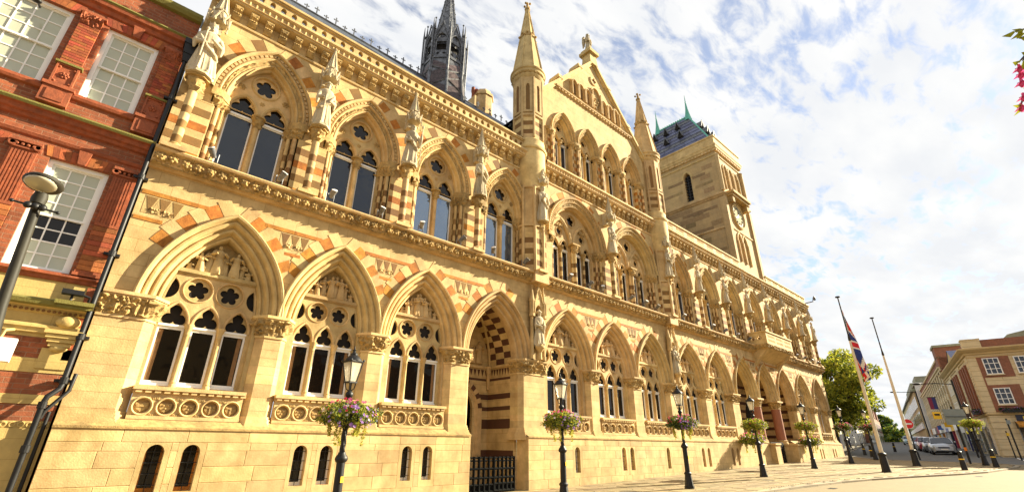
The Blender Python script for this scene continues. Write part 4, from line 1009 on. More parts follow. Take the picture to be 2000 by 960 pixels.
while x < 10: link(c1 if k % 2 else c2, 'ridge_cross', rf, at=(x, 14, 14.5)); x += .36; k += 1
x = 10.4
while x < 13.5: link(c1 if k % 2 else c2, 'ridge_cross', rf, at=(x, 14, 14.5)); x += .36; k += 1
# --- gable
GC = 14.05; w = MB(); gz = 16.75; gs = 1.08
GW = [11.72, 13.28, 14.84, 16.40]; GA = .70; GH = 1.12; GZ = 11.35
def rake(x): return gz-gs*abs(x-GC)
x0 = 10.25; be = [x0, 12.5, 14.06, 15.62, 17.85]
for i, c in enumerate(GW):
    a0, a1 = be[i], be[i+1]; top = [(a1, min(rake(a1), gz)), (a0, min(rake(a0), gz))]
    if a0 < GC < a1: top = [(a1, rake(a1)), (GC, gz), (a0, rake(a0))]
    w.plate([dedupe([(a0, 9.6), (c-.50, 9.6), (c-.50, GZ-.25), (c-GA+.02, GZ-.25)]+arch_pts(c, GZ, GA-.02, GH-.02, 12)+[(c+GA-.02, GZ-.25), (c+.50, GZ-.25), (c+.50, 9.6), (a1, 9.6)]+top)], 10.0, 10.3)
w.build('gable_wall', 'wall', hall)
GPROF = [(d*.72, y) for d, y in UPROF]
for i, c in enumerate(GW):
    yA = 10.22; m = MB(); arch_sweep(m, c, GZ, GA, GH, GPROF, 12); am = m.build('arch_moulding', 'stone', hall, smooth=32)
    m = MB(); arc_band(m, c, GZ, GA, GH, -.17, -.11, 10.03, .022, 30, 4, 18); m.build('carved_band', 'carved', am, smooth=60)
    m = MB(); cc, R = arch_geo(GA, GH); th = acos(max(-1, min(1, cc/R)))
    for sg in (-1, 1):
        for k in range(13):
            g = th*(k+.5)/13; q = [(c+sg*(-cc+(R+d_)*cos(g+g_)), GZ+(R+d_)*sin(g+g_)) for d_, g_ in ((-.06, -.03), (-.02, -.03), (-.02, .03), (-.06, .03))]
            m.plate([q if sg > 0 else q[::-1]], 9.96, 9.99)
    m.build('dentils', 'stone', am, kind='stuff')
    b = GA-.25; r2 = R-.25; h2 = sqrt(r2*r2-cc*cc); hw = .175; ls = .22; zs_ = 11.22
    hs = [circ(c, GZ+.50, .165, 20)]
    for s2 in (-1, 1): hs.append(dedupe([(c+s2*ls-hw, 9.75)]+arch_pts(c+s2*ls, zs_, hw, .30, 7)+[(c+s2*ls+hw, 9.75)]))
    m = MB(); m.plate([dedupe([(c-b, 9.7)]+arch_pts(c, GZ, b, h2, 12)+[(c+b, 9.7)])]+hs, yA, yA+.06); tr = m.build('window', 'stone', hall)
    m = MB(); m.plate([circ(c, GZ+.50, .17, 20), foil(c, GZ+.50, .145, 5, 5, .6, .375)], yA+.035, yA+.065)
    for s2 in (-1, 1): cusped(m, c+s2*ls, zs_, hw+.004, .305, yA+.03, yA+.06); arch_sweep(m, c+s2*ls, zs_, hw, .30, [(.05, yA+.001), (.04, yA-.02), (.015, yA-.02), (0, yA+.02)], 7)
    m.sweep([[(c+(.165+dr)*cos(2*pi*j/24), y, GZ+.5+(.165+dr)*sin(2*pi*j/24)) for dr, y in ((0,yA+.02),(.01,yA-.02),(.03,yA-.02),(.04,yA+.001))] for j in range(25)])
    m.build('cusping', 'stone', tr, smooth=45)
    lights(tr, c, yA, (c-ls, c+ls), hw, 9.76, 11.12, zs_, .3, 'glassup' if i == 0 else 'glass')
    f = MB(); f.box(c-b, c+b, yA+.09, yA+.095, 11.0, GZ+h2); f.build('head_glass', 'glass', tr)
    link(colonnette(.04, 9.7, 11.0, 'g', False), 'colonnette', tr, at=(c, yA-.03, 5)); leafcap(c, yA-.03, .04, 10.98, 11.24, i, tr, spread=.8)
    m = MB(); m.box(c-.55, c+.55, 9.97, 10.35, 9.60, 9.72); m.build('window_sill', 'stone', tr)
for j, x in enumerate([10.98, 12.5, 14.06, 15.62, 17.12]):
    z = 9.66; k = 0
    hwj = .22 if 0 < j < 4 else .2
    while z < 10.95:
        e = min(z+.17, 11.0); m = MB(); m.prism([(x-.27, 10.3), (x-.27, 10.12), (x-.17, 9.99), (x+.17, 9.99), (x+.27, 10.12), (x+.27, 10.3)], z+.001, e-.001); m.build('band_stone', 'orange' if k % 2 == 0 and z < 10.7 else 'stone', hall); z = e; k += 1
    link(colonnette(.055, 9.66, 11.0, 'gp'), 'colonnette', hall, at=(x, 9.93, 5))
    for sg in (-1, 1): link(colonnette(.04, 9.66, 11.0, 'gq'), 'colonnette', hall, at=(x+sg*.21, 10.02, 5))
    m = MB(); foliage_band(m, [(x-.30, 10.14, -.8, -.5), (x-.17, 9.96, -.3, -.9), (x, 9.9, 0, -1), (x+.17, 9.96, .3, -.9), (x+.30, 10.14, .8, -.5)], 10.98, 11.22, lambda t: .05*t, .06, j*4, .015, 8, 12)
    m.prism([(x-.34, 10.25), (x-.34, 10.06), (x-.2, 9.9), (x+.2, 9.9), (x+.34, 10.06), (x+.34, 10.25)], 11.22, 11.36); m.build('leaf_capital', 'carved', hall, smooth=60)
# gable coping, string and little arcade
m = MB(); 
for sg in (-1, 1):
    pts = [(GC, gz+.16), (GC+sg*3.85, gz+.16-gs*3.85)]
    for (y0, y1, o0, o1) in ((9.86, 10.5, -.0, .16), (9.93, 10.0, -.14, .0)):
        q = [(GC, gz+o1), (GC+sg*3.75, gz+o1-gs*3.75), (GC+sg*3.75, gz+o0-gs*3.75), (GC, gz+o0)]
        m.plate([q if sg < 0 else q[::-1]], y0, y1, back=True)
    for xx, zz in ((2.45, 0), (1.05, 0)):
        x_ = GC+sg*xx; z_ = gz-gs*xx; m.prism([(x_-.13, 9.84), (x_+.13, 9.84), (x_+.13, 10.5), (x_-.13, 10.5)], z_+.1, z_+.34, .8)
m.build('coping', 'stone', hall)
m = MB(); m.sweep([[(x, y, z) for y, z in ((10.01,13.62),(9.96,13.64),(9.94,13.70),(9.89,13.72),(9.88,13.78),(10.01,13.82))] for x in (11.35, 16.75)]); x = 11.5
while x < 16.6: m.box(x, x+.09, 9.91, 9.99, 13.64, 13.71); x += .2
m.build('string_course', 'stone', hall)
ar = MB()
for k in range(7):
    c = GC+(k-3)*.52; big = k == 3; hw = .17 if not big else .26; zt = 14.55 if not big else 14.85
    c = GC+(k-3)*.46+(0 if big else (.12 if k > 3 else -.12))
    ar.plate([dedupe([(c-hw-.06, 13.84)]+arch_pts(c, zt, hw+.06, .26 if not big else .36, 6)+[(c+hw+.06, 13.84)]), dedupe([(c-hw, 13.85)]+arch_pts(c, zt, hw, .2 if not big else .30, 6)+[(c+hw, 13.85)])], 9.90, 10.0)
    for sg in (-1, 1): ar.tube([(c+sg*(hw+.03), 9.87, 13.84), (c+sg*(hw+.03), 9.87, zt)], .035, 7); ar.ball((c+sg*(hw+.03), 9.87, zt), .055, 7, 5)
ac = ar.build('blind_arcade', 'stone', hall)
for k in range(7):
    big = k == 3; c = GC+(k-3)*.46+(0 if big else (.12 if k > 3 else -.12)); m = MB()
    if big:
        q = [(c-.2, 14.75), (c-.2, 14.35), (c-.1, 14.1), (c, 14.0), (c+.1, 14.1), (c+.2, 14.35), (c+.2, 14.75)]; m.plate([q], 9.93, 10.0)
        for qx, qz in ((0, 14.55), (-.1, 14.4), (.1, 14.4), (0, 14.2)): m.ball((c+qx, 9.92, qz), .05, 7, 5)
        m.build('shield', 'carved', ac)
    else: m.box(c-.15, c+.15, 9.995, 10.0, 13.86, 14.6); m.build('niche_back', 'brown', ac)
m = MB(); m.plate([circ(GC, 15.62, .24, 22), foil(GC, 15.62, .17, 4, 6)], 9.95, 10.0); m.build('roundel', 'stone', hall)
m = MB(); m.plate([foil(GC, 15.62, .18, 4, 6)], 9.990, 9.996); m.build('roundel_recess', 'darkred', hall)
m = MB(); m.prism([(GC-.27, 9.85), (GC+.27, 9.85), (GC+.27, 10.39), (GC-.27, 10.39)], 16.6, 17.25, .82); m.prism([(GC-.34, 9.78), (GC+.34, 9.78), (GC+.34, 10.46), (GC-.34, 10.46)], 17.25, 17.42); m.prism([(GC-.27, 9.85), (GC+.27, 9.85), (GC+.27, 10.39), (GC-.27, 10.39)], 17.42, 17.56); m.build('statue_pedestal', 'stone', hall)
# --- the two turrets
def turret(cx, dz=0):
    cy = 10.12; m = MB()
    m.lathe([(.60,8.95),(.60,9.6),(.64,9.62),(.66,9.68),(.64,9.74),(.60,9.76),(.585,9.8),(.585,10.02),(.55,10.06)], cx, cy, 28)
    m.lathe([(.50,8.1),(.60,8.95)], cx, cy, 28)
    tu = m.build('turret', 'stone', hall, smooth=40)
    for k in range(5):
        z = 10.06+k*.19; m = MB(); m.prism(ngon(cx, cy, .555, 8, pi/8), z, z+.19); m.build('band_stone', 'brown' if k in (1, 3) else 'stone', tu)
    m = MB(); m.prism(ngon(cx, cy, .575, 8, pi/8), 11.0, 11.04); m.prism(ngon(cx, cy, .61, 8, pi/8), 11.04, 11.12); m.prism(ngon(cx, cy, .56, 8, pi/8), 11.12, 13.02)
    for k in range(8):
        t = pi/8+k*pi/4; m.tube([(cx+.565*cos(t), cy+.565*sin(t), 10.1), (cx+.565*cos(t), cy+.565*sin(t), 12.85)], .045, 7)
        t = k*pi/4; ux, uy = cos(t), sin(t); r = .56*cos(pi/8)
        T = lambda x, y, z, ux=ux, uy=uy, r=r: (cx+ux*(r+y)-uy*x, cy+uy*(r+y)+ux*x, z)
        m.plate([[(-.17, 11.2), (.17, 11.2), (.17, 12.9), (-.17, 12.9)], dedupe([(-.07, 11.3)]+arch_pts(0, 12.4, .07, .14, 5)+[(.07, 11.3)])], .035, -.01, T)
    m.build('turret_shaft', 'stone', tu, smooth=30)
    for k in range(8):
        t = k*pi/4; ux, uy = cos(t), sin(t); r = .56*cos(pi/8)
        m = MB(); m.add([(cx+ux*(r+.004)-uy*x, cy+uy*(r+.004)+ux*x, z) for x, z in ((-.072, 11.3), (.072, 11.3), (.072, 12.4), (0, 12.55), (-.072, 12.4))], [(0, 1, 2, 3, 4)]); m.build('blind_lancet', 'brown', tu)
    m = MB(); m.lathe([(.56,12.85),(.60,12.9),(.63,13.0),(.60,13.04),(.66,13.10),(.66,13.2),(.70,13.24),(.70,13.30),(.62,13.36)], cx, cy, 32); m.build('turret_cornice', 'stone', tu, smooth=35)
    m = MB()
    for k in range(20):
        t = 2*pi*k/20; m.ball((cx+.625*cos(t), cy+.625*sin(t), 13.07), .05, 6, 4)
    m.build('ball_flowers', 'carved', tu, kind='stuff')
    m = MB(); m.prism(ngon(cx, cy, .61, 8, pi/8), 13.34, 17.0, .10, c=(cx, cy))
    for k in range(8):
        t = pi/8+k*pi/4; m.tube([(cx+.61*cos(t), cy+.61*sin(t), 13.36), (cx+.065*cos(t), cy+.065*sin(t), 16.98)], .03, 6)
    m.build('spire', 'stone', tu, smooth=30)
    m = MB(); q = .61*(1-.9*(15.35-13.34)/3.66)
    m.prism(ngon(cx, cy, q+.03, 8, pi/8), 15.30, 15.40, .97, c=(cx, cy))
    for k in range(8): t = pi/8+k*pi/4; m.ball((cx+(q+.05)*cos(t), cy+(q+.05)*sin(t), 15.30), .055, 7, 5); t += pi/8; m.ball((cx+(q)*cos(t), cy+(q)*sin(t), 15.46), .05, 6, 5, (1, 1, 1.4))
    m.build('spire_collar', 'carved', tu, smooth=60)
    m = MB(); m.lathe([(.07,16.98),(.12,17.02),(.12,17.08),(.07,17.12),(.05,17.25),(.06,17.3)], cx, cy, 10)
    for k in range(4): t = k*pi/2+.3; m.ball((cx+.13*cos(t), cy+.13*sin(t), 17.32), .055, 6, 5)
    m.ball((cx, cy, 17.42), .06, 7, 5); m.build('finial', 'carved', tu, smooth=60)
    # lower shaft down to the string course
    m = MB(); m.prism(ngon(cx, cy, .48, 8, pi/8), 6.6, 8.15); m.prism(ngon(cx, cy, .53, 8, pi/8), 8.06, 8.16); m.prism(ngon(cx, cy, .54, 8, pi/8), 6.6, 6.66)
    for t in (-3, -1, 1, 3): tt = -pi/2+t*pi/8; m.tube([(cx+.5*cos(tt), cy+.5*sin(tt), 5.06), (cx+.5*cos(tt), cy+.5*sin(tt), 8.1)], .05, 8)
    m.build('turret_stem', 'stone', tu, smooth=30)
    for k in range(8):
        z = 5.06+k*.19; m = MB(); m.prism(ngon(cx, cy, .49, 8, pi/8), z+.001, z+.189); m.build('band_stone', 'brown' if k % 2 and k < 7 else 'stone', tu)
turret(9.90); turret(18.15)
# --- niches with statues on the ground floor piers
def niche(cx):
    m = MB(); y = 9.86
    for sg in (-1, 1):
        m.prism(ngon(cx+sg*.25, y+.02, .055, 8, pi/8), 2.34, 3.62); m.prism(ngon(cx+sg*.25, y+.02, .08, 8, pi/8), 2.34, 2.46); m.prism(ngon(cx+sg*.25, y, .10, 8, pi/8), 3.62, 3.70)
        m.prism(ngon(cx+sg*.25, y, .085, 8, pi/8), 3.70, 4.10); m.prism(ngon(cx+sg*.25, y, .10, 8, pi/8), 4.10, 4.15); m.prism(ngon(cx+sg*.25, y, .085, 8, pi/8), 4.15, 4.60, .08, c=(cx+sg*.25, y)); m.ball((cx+sg*.25, y, 4.6), .035, 6, 4)
        for k in range(4): t = -pi/2+(k-1.5)*pi/4; m.tube([(cx+sg*.25+.095*cos(t), y+.095*sin(t), 3.74), (cx+sg*.25+.095*cos(t), y+.095*sin(t), 4.08)], .014, 5)
    hd = [(cx-.19, 3.72), (cx+.19, 3.72), (cx+.19, 4.0), (cx, 4.62), (cx-.19, 4.0)]
    m.plate([hd, dedupe(arch_pts(cx, 3.78, .14, .24, 6))], y-.04, 10.0)
    for sg in (-1, 1): m.tube([(cx+sg*.2, y-.05, 4.0), (cx, y-.05, 4.62)], .022, 6)
    for k in range(3):
        for sg in (-1, 1): m.ball((cx+sg*(.17-.05*k), y-.06, 4.1+.17*k), .03, 6, 4)
    m.ball((cx, y-.05, 4.68), .045, 6, 5)
    m.prism([(cx-.2, 10.02), (cx-.2, 9.93), (cx+.2, 9.93), (cx+.2, 10.02)], 2.34, 3.75)
    m.lathe([(.07,2.34),(.06,2.42),(.06,2.55),(.10,2.60),(.14,2.66),(.16,2.68),(.16,2.72)], cx, 9.80, 16)
    m.build('statue_niche', 'stone', hall, smooth=35)
niche(10.0); niche(17.95)
# --- balcony
bal = MB(); bx0, bx1, by = 26.5, 30.2, 9.1
bal.box(bx0, bx1, by, 10.0, 5.0, 5.1); bal.box(bx0+.04, bx1-.04, by+.05, 10, 4.86, 5.0)
for sg, x0, x1 in ((1, bx0+.1, bx0+.85), (-1, bx1-.85, bx1-.1)):
    xa, xb = (bx0+.15, bx0+.5) if sg > 0 else (bx1-.5, bx1-.15)
    bal.add([(xa, 10.0, 4.0), (xb, 10.0, 4.0), (xb, 9.75, 4.35), (xa, 9.75, 4.35), (xa, 9.2, 4.86), (xb, 9.2, 4.86), (xa, 10, 4.86), (xb, 10, 4.86)], [(0, 1, 2, 3), (3, 2, 5, 4), (0, 3, 4, 6), (1, 7, 5, 2)])
bal.add([(bx0+.5, 9.15, 4.87), (bx1-.5, 9.15, 4.87), (bx1-.5, 10.0, 4.35), (bx0+.5, 10.0, 4.35)], [(0, 1, 2, 3)])
bl = bal.build('balcony', 'stone', hall)
m = MB(); foliage_band(m, [(bx0, 10, -1, 0), (bx0, by, -1, 0), (bx0, by, 0, -1), (bx1, by, 0, -1), (bx1, by, 1, 0), (bx1, 10, 1, 0)], 4.88, 5.05, lambda t: .04*t, .06, 5, .03, 6, 8); m.build('leaf_carving', 'carved', bl, smooth=60)
m = MB(); holes = []
for k in range(3):
    for r_ in (5.20, 5.42):
        for q in range(6): xx = bx0+.25+k*1.14+q*.165; holes.append([(xx, r_), (xx+.09, r_), (xx+.09, r_+.11), (xx+.045, r_+.16), (xx, r_+.11)])
m.plate([[(bx0, 5.1), (bx1, 5.1), (bx1, 5.68), (bx0, 5.68)]]+holes, by, by+.1, back=True)
for xx in (bx0, bx1-.1):
    T = lambda x, y, z, xx=xx: (xx+y, by+.1+x, z)
    m.plate([[(0, 5.1), (.8, 5.1), (.8, 5.68), (0, 5.68)], foil(.25, 5.4, .13, 4, 5), foil(.58, 5.4, .13, 4, 5)], 0, .1, T, back=True)
m.box(bx0-.04, bx1+.04, by-.05, by+.13, 5.68, 5.75); m.box(bx0-.04, bx0+.13, by+.13, 10, 5.68, 5.75); m.box(bx1-.13, bx1+.04, by+.13, 10, 5.68, 5.75)
m.build('balustrade', 'stone', bl)
# --- lead covered lantern spire
lx, ly = 8.4, 14.0
m = MB(); m.prism(ngon(lx, ly, 1.18, 8, pi/8), 13.0, 14.2, .90, c=(lx, ly)); m.prism(ngon(lx, ly, 1.06, 8, pi/8), 14.2, 16.5, .84, c=(lx, ly)); fl = m.build('lantern_spire', 'lead', hall)
random.seed(9)
for k in range(8):
    t0 = pi/8+k*pi/4; t1 = t0+pi/4; r0, r1 = 1.065, .90; 
    zz = [13.9, 14.75, 15.6, 16.4]
    for j in range(3):
        def Q(t, z):
            r = 1.07-(z-13.9)/(16.5-13.9)*.17; return Vector((lx+r*(cos(t0)*(1-t)+cos(t1)*t), ly+r*(sin(t0)*(1-t)+sin(t1)*t), z))
        up_ = (k+j) % 2; sh = .35
        a, b_, c_, d_ = Q(.04, zz[j]+(.0 if up_ else sh)), Q(.96, zz[j]+(sh if up_ else .0)), Q(.96, zz[j+1]+(sh if up_ else 0)-.05-(sh if j == 2 else 0)), Q(.04, zz[j+1]+(0 if up_ else sh)-.05-(sh if j == 2 else 0))
        m = MB(); m.add([tuple(v+Vector((cos(t0+pi/8), sin(t0+pi/8), 0))*.012) for v in (a, b_, c_, d_)], [(0, 1, 2, 3)]); m.build('lead_panel', 'leadbrown', fl)
        m = MB(); m.tube([tuple(a), tuple(b_)], .045, 5); m.tube([tuple(a), tuple(c_)], .03, 5) if (k+j) % 3 == 0 else None; m.build('lead_roll', 'lead', fl)
m = MB()
for k in range(8):
    t = pi/8+k*pi/4; m.tube([(lx+1.08*cos(t), ly+1.08*sin(t), 13.9), (lx+.90*cos(t), ly+.90*sin(t), 16.5), (lx+.90*cos(t), ly+.90*sin(t), 18.3), (lx+.90*cos(t), ly+.90*sin(t), 19.0)], .06, 7, taper=[.06, .07, .06, .012])
    m.tube([(lx+1.0*cos(t), ly+1.0*sin(t), 15.4), (lx+1.02*cos(t), ly+1.02*sin(t), 18.2), (lx+1.02*cos(t), ly+1.02*sin(t), 18.9)], .04, 6, taper=[.03, .045, .01]); m.ball((lx+.9*cos(t), ly+.9*sin(t), 19.02), .05, 6, 5)
    for zz in (16.55, 18.25): m.ball((lx+.95*cos(t), ly+.95*sin(t), zz), .09, 6, 5, (1, 1, .6))
m.prism(ngon(lx, ly, .93, 8, pi/8), 16.46, 16.6); m.prism(ngon(lx, ly, .55, 8, pi/8), 16.6, 18.0)
m.build('corner_shaft', 'lead', fl, smooth=40)
m = MB(); m.prism(ngon(lx, ly, .62, 8, pi/8), 16.6, 17.6); m.build('bell_chamber', 'dark', fl)
for k in range(8):
    t = k*pi/4; ux, uy = cos(t), sin(t); r = .86*cos(pi/8); hw = .30
    T = lambda x, y, z, ux=ux, uy=uy, r=r: (lx+ux*(r-y)-uy*x, ly+uy*(r-y)+ux*x, z)
    m = MB(); m.plate([[(-.34, 16.6), (.34, 16.6), (.34, 17.75), (0, 18.75), (-.34, 17.75)], [(-.22, 16.98), (.22, 16.98), (.22, 17.52), (-.22, 17.52)], circ(0, 17.86, .13, 12)]+[foil(x, 16.79, .085, 4, 3) for x in (-.14, .14)], 0, .06, T)
    for sg in (-1, 1): m.tube([T(sg*.36, -.03, 17.7), T(0, -.05, 18.8)], .035, 5)
    arch_ = [T(x, -.03, z) for x, z in arch_pts(0, 17.6, .28, .45, 6)]; m.tube(arch_, .03, 5)
    m.build('louvre_gable', 'lead', fl, smooth=30)
m = MB(); m.prism(ngon(lx, ly, .60, 8, pi/8), 17.9, 22.6, .05, c=(lx, ly))
m.build('spire', 'lead', fl)
m = MB(); 
for k in range(8):
    t = pi/8+k*pi/4; m.tube([(lx+.60*cos(t), ly+.60*sin(t), 17.9), (lx+.03*cos(t), ly+.03*sin(t), 22.6)], .03, 5)
    for j in range(6): q = .62*(1-.95*(j+.7)/7); m.ball((lx+q*cos(t), ly+q*sin(t), 17.9+4.7*(j+.7)/7), .05, 5, 4)
for j in range(6):
    z = 18.1+j*.62; q = .60*(1-.95*(z-17.9)/4.7)
    for k in range(8):
        t0 = pi/8+k*pi/4; m.tube([(lx+q*cos(t0), ly+q*sin(t0), z), (lx+q*.86*cos(t0+pi/4), ly+q*.86*sin(t0+pi/4), z+.3)], .018, 4)
m.build('spire_rib', 'lead', fl)
fl.scale = (1, 1, .938)
# --- chimney behind the ridge
m = MB(); m.prism(ngon(11.45, 15, .50, 8, pi/8), 13.4, 16.2); m.prism(ngon(11.45, 15, .56, 8, pi/8), 16.2, 16.35); m.prism(ngon(11.45, 15, .50, 8, pi/8), 16.35, 16.6, .8); m.prism([(10.7, 14.7), (11.2, 14.7), (11.2, 15.3), (10.7, 15.3)], 13.4, 15.9); ch = m.build('chimney', 'stone', hall)
for x in (10.8, 11.02): m = MB(); m.lathe([(.08,15.9),(.07,16.2),(.10,16.35),(.09,16.6)], x, 15, 10); m.build('chimney_pot', 'terracotta', ch, smooth=40)
# ================================================================= statues (things of their own)
def statue_mesh(v):
    rd = random.Random(v*13+5); m = MB(); h = 1.25
    f = rd.randint(6, 9); ph = rd.random()*6; lean = (-.03, .03, 0, .02)[v % 4]
    def md(a, z):
        k = max(0, 1-z/1.0); return 1+.17*k*sin(f*a+ph)+.08*k*sin((f*2+1)*a+1)
    m.lathe([(.205,0),(.21,.05),(.19,.25),(.165,.45),(.145,.62),(.135,.70),(.15,.80),(.17,.90),(.165,.97),(.12,1.02),(.06,1.04)], 0, 0, 44, mod=md, sx=1.06, sy=.74)
    # mantle falling from the shoulders
    m.lathe([(.235,.12),(.225,.3),(.205,.55),(.195,.75),(.20,.90),(.175,1.0),(.10,1.045)], 0, .035, 40, a0=pi*.02, a1=pi*.98, mod=lambda a, z: 1+.09*sin(10*a+v), sy=.85)
    m.tube([(0, 0, .98), (0, -.005, 1.10)], .052, 10)
    # head with brow, nose, chin, eyes hollow, hair or crown
    m.ball((0, -.012, 1.145), .078, 16, 12, (.86, .98, 1.18)); m.ball((0, -.092, 1.135), .014, 6, 5, (.8, 1.2, 1.6)); m.ball((0, -.075, 1.082), .024, 8, 6, (1, .9, .8)); m.ball((0, -.083, 1.165), .03, 8, 5, (1.5, .5, .4))
    m.ball((0, -.082, 1.107), .014, 6, 4, (1.5, .6, .5))
    if v % 4 == 0:
        m.ball((0, .02, 1.15), .092, 12, 9, (1, 1, 1.1)); m.lathe([(.085,1.19),(.088,1.25)], 0, -.01, 14)
        for k in range(7): t = 2*pi*k/7; m.ball((.085*cos(t), -.01+.085*sin(t), 1.265), .018, 5, 4)
    elif v % 4 == 1:
        m.ball((0, .025, 1.14), .10, 12, 9, (1, .9, 1.2)); m.lathe([(.12,.99),(.105,1.09),(.09,1.18)], 0, .04, 16, a0=0, a1=pi)
        m.lathe([(.082,1.18),(.082,1.235)], 0, -.01, 14)
    elif v % 4 == 2:
        m.lathe([(.10,1.17),(.105,1.20),(.06,1.24),(.01,1.30)], 0, -.01, 14); m.ball((0, -.07, 1.05), .04, 8, 6, (.8, .6, 1.4))
    else:
        m.ball((0, .02, 1.16), .093, 12, 9, (1, 1, 1.05)); m.ball((0, -.075, 1.055), .035, 8, 6, (.8, .6, 1.3))
    # arms: shoulder, elbow, wrist, hand with fingers
    arms = [((.155,-.01,.93),(.215,-.07,.70),(.06,-.17,.76)), ((-.155,-.01,.93),(-.22,-.05,.69),(-.09,-.18,.64))]
    if v % 4 == 1: arms[0] = ((.155,-.01,.93),(.23,-.06,.70),(.16,-.17,.60)); arms[1] = ((-.155,-.01,.93),(-.21,-.09,.72),(-.02,-.17,.84))
    if v % 4 == 3: arms[0] = ((.155,-.01,.93),(.24,-.08,.74),(.20,-.2,.92))
    for s_, e_, h_ in arms:
        m.tube([s_, tuple((Vector(s_)+Vector(e_))/2+Vector((.01, 0, 0))), e_, tuple((Vector(e_)*.45+Vector(h_)*.55)), h_], .05, 10, taper=[.062, .058, .056, .048, .03])
        d = (Vector(h_)-Vector(e_)).normalized(); m.ball(tuple(Vector(h_)+d*.02), .034, 8, 6, (1, .7, 1))
        for k in range(4): b0 = Vector(h_)+d*.035+Vector((0, 0, .012*(k-1.5))); m.tube([tuple(b0), tuple(b0+d*.03+Vector((0, .012, 0)))], .011, 5)
        m.tube([e_, tuple(Vector(e_)+Vector((0, .01, -.16)))], .05, 8, taper=[.055, .02])      # hanging sleeve
    if v % 4 == 0: m.tube([(-.10, -.2, .28), (-.09, -.2, .95)], .016, 7); m.ball((-.09, -.2, .97), .035, 7, 5)
    if v % 4 == 1: m.box(-.06, .07, -.215, -.17, .76, .92)
    if v % 4 == 2: m.tube([(.07, -.2, .05), (.06, -.19, .80)], .02, 7, taper=[.008, .022]); m.tube([(-.0, -.19, .70), (.13, -.19, .70)], .014, 6)
    if v % 4 == 3: m.tube([(.21, -.21, .02), (.20, -.21, 1.15)], .016, 7); m.ball((.20, -.21, 1.16), .04, 7, 5, (1, 1, 1.4))
    for sx_ in (-.07, .08): m.ball((sx_, -.15, .02), .05, 8, 5, (.8, 1.3, .6))
    # long folds
    for k in range(7):
        x = -.14+.047*k+rd.uniform(-.01, .01); m.tube([(x, -.135+abs(x)*.35, .04), (x*.85+lean, -.115+abs(x)*.3, .62)], .02, 6, taper=[.026, .008])
    m.tube([(-.17, -.06, .86), (-.05, -.15, .60), (.14, -.12, .46), (.19, -.02, .42)], .035, 8, taper=[.03, .042, .042, .03])
    m.lathe([(.22,-.05),(.22,0.02)], 0, 0, 16, sy=.8)
    m.v = [(x+lean*(z/1.2)**2, y, z) for x, y, z in m.v]
    return fuse(m, .0088, 'statue_body', 'statue')
SM = [statue_mesh(k) for k in range(4)]
LBL = ['large pale robed statue at the far left beside the brick house gutter, under a canopy', 'white robed statue between the first and second upper windows from the left',
 'white statue in a wide gown between the second and third upper windows from the left', 'white statue between the third and fourth upper windows from the left',
 'weathered statue against the foot of the left turret', 'statue between the two wide windows below the central gable', 'statue under a canopy against the foot of the right turret',
 'first statue to the right of the right turret, beside the first far window', 'second statue to the right of the right turret', 'third statue right of the right turret, just left of the balcony',
 'statue above the left half of the stone balcony', 'statue just right of the balcony, above its right end', 'last but one statue at the right end of the upper windows', 'last statue at the far right corner of the facade']
for j, x in enumerate(XS):
    y = 9.72 if j not in (4, 6) else 9.62
    t = thing('statue', LBL[j], 'statue', (x, y, 6.85), 'statues under canopies along the upper windows')
    o = link(SM[(j+1) % 4 if j else 0], 'figure', t, at=(x, y, 6.88)); q_ = .94 if j < 7 else .78; o.scale = ((-q_ if j % 4 == 1 else q_) if j else 1.08, q_ if j else 1.05, 1.06 if j < 7 else 1.0)
    m = MB(); m.prism(ngon(x, y, .22, 8, pi/8), 6.83, 6.885); m.build('plinth', 'statue', t)
for x, lb, v in ((10.0, 'robed stone statue in the pinnacled niche right of the dark doorway arch', 2), (17.95, 'stone statue in the niche between the seventh and eighth ground floor arches', 1)):
    t = thing('statue', lb, 'statue', (x, 9.80, 2.72), 'statues in pinnacled niches on the ground floor piers'); o = link(SM[v], 'figure', t, at=(x, 9.82, 2.76)); o.scale = (.84, .84, .86)
    m = MB(); m.prism(ngon(x, 9.82, .17, 8, pi/8), 2.72, 2.77); m.build('plinth', 'stone', t)
# winged figure on the gable
t = thing('statue', 'winged stone figure standing on the pedestal at the tip of the gable', 'statue', (GC, 10.12, 17.56))
o = link(SM[0], 'figure', t, at=(GC, 10.12, 17.6)); o.scale = (.82, .82, .86)
for sg in (-1, 1):
    m = MB(); m.add([], [])
    q = [(0, .9), (sg*.14, 1.0), (sg*.24, .85), (sg*.27, .5), (sg*.22, .12), (sg*.12, .35), (sg*.04, .6)]
    if sg < 0: q = q[::-1]
    m.plate([q[::-1]], .12, .17, back=True)
    for k in range(5): m.tube([(sg*(.08+.03*k), .115, .85-.06*k), (sg*(.14+.03*k), .12, .3+.02*k)], .018, 5)
    m.build('wing', 'statue', t, at=(GC, 10.12, 17.6))
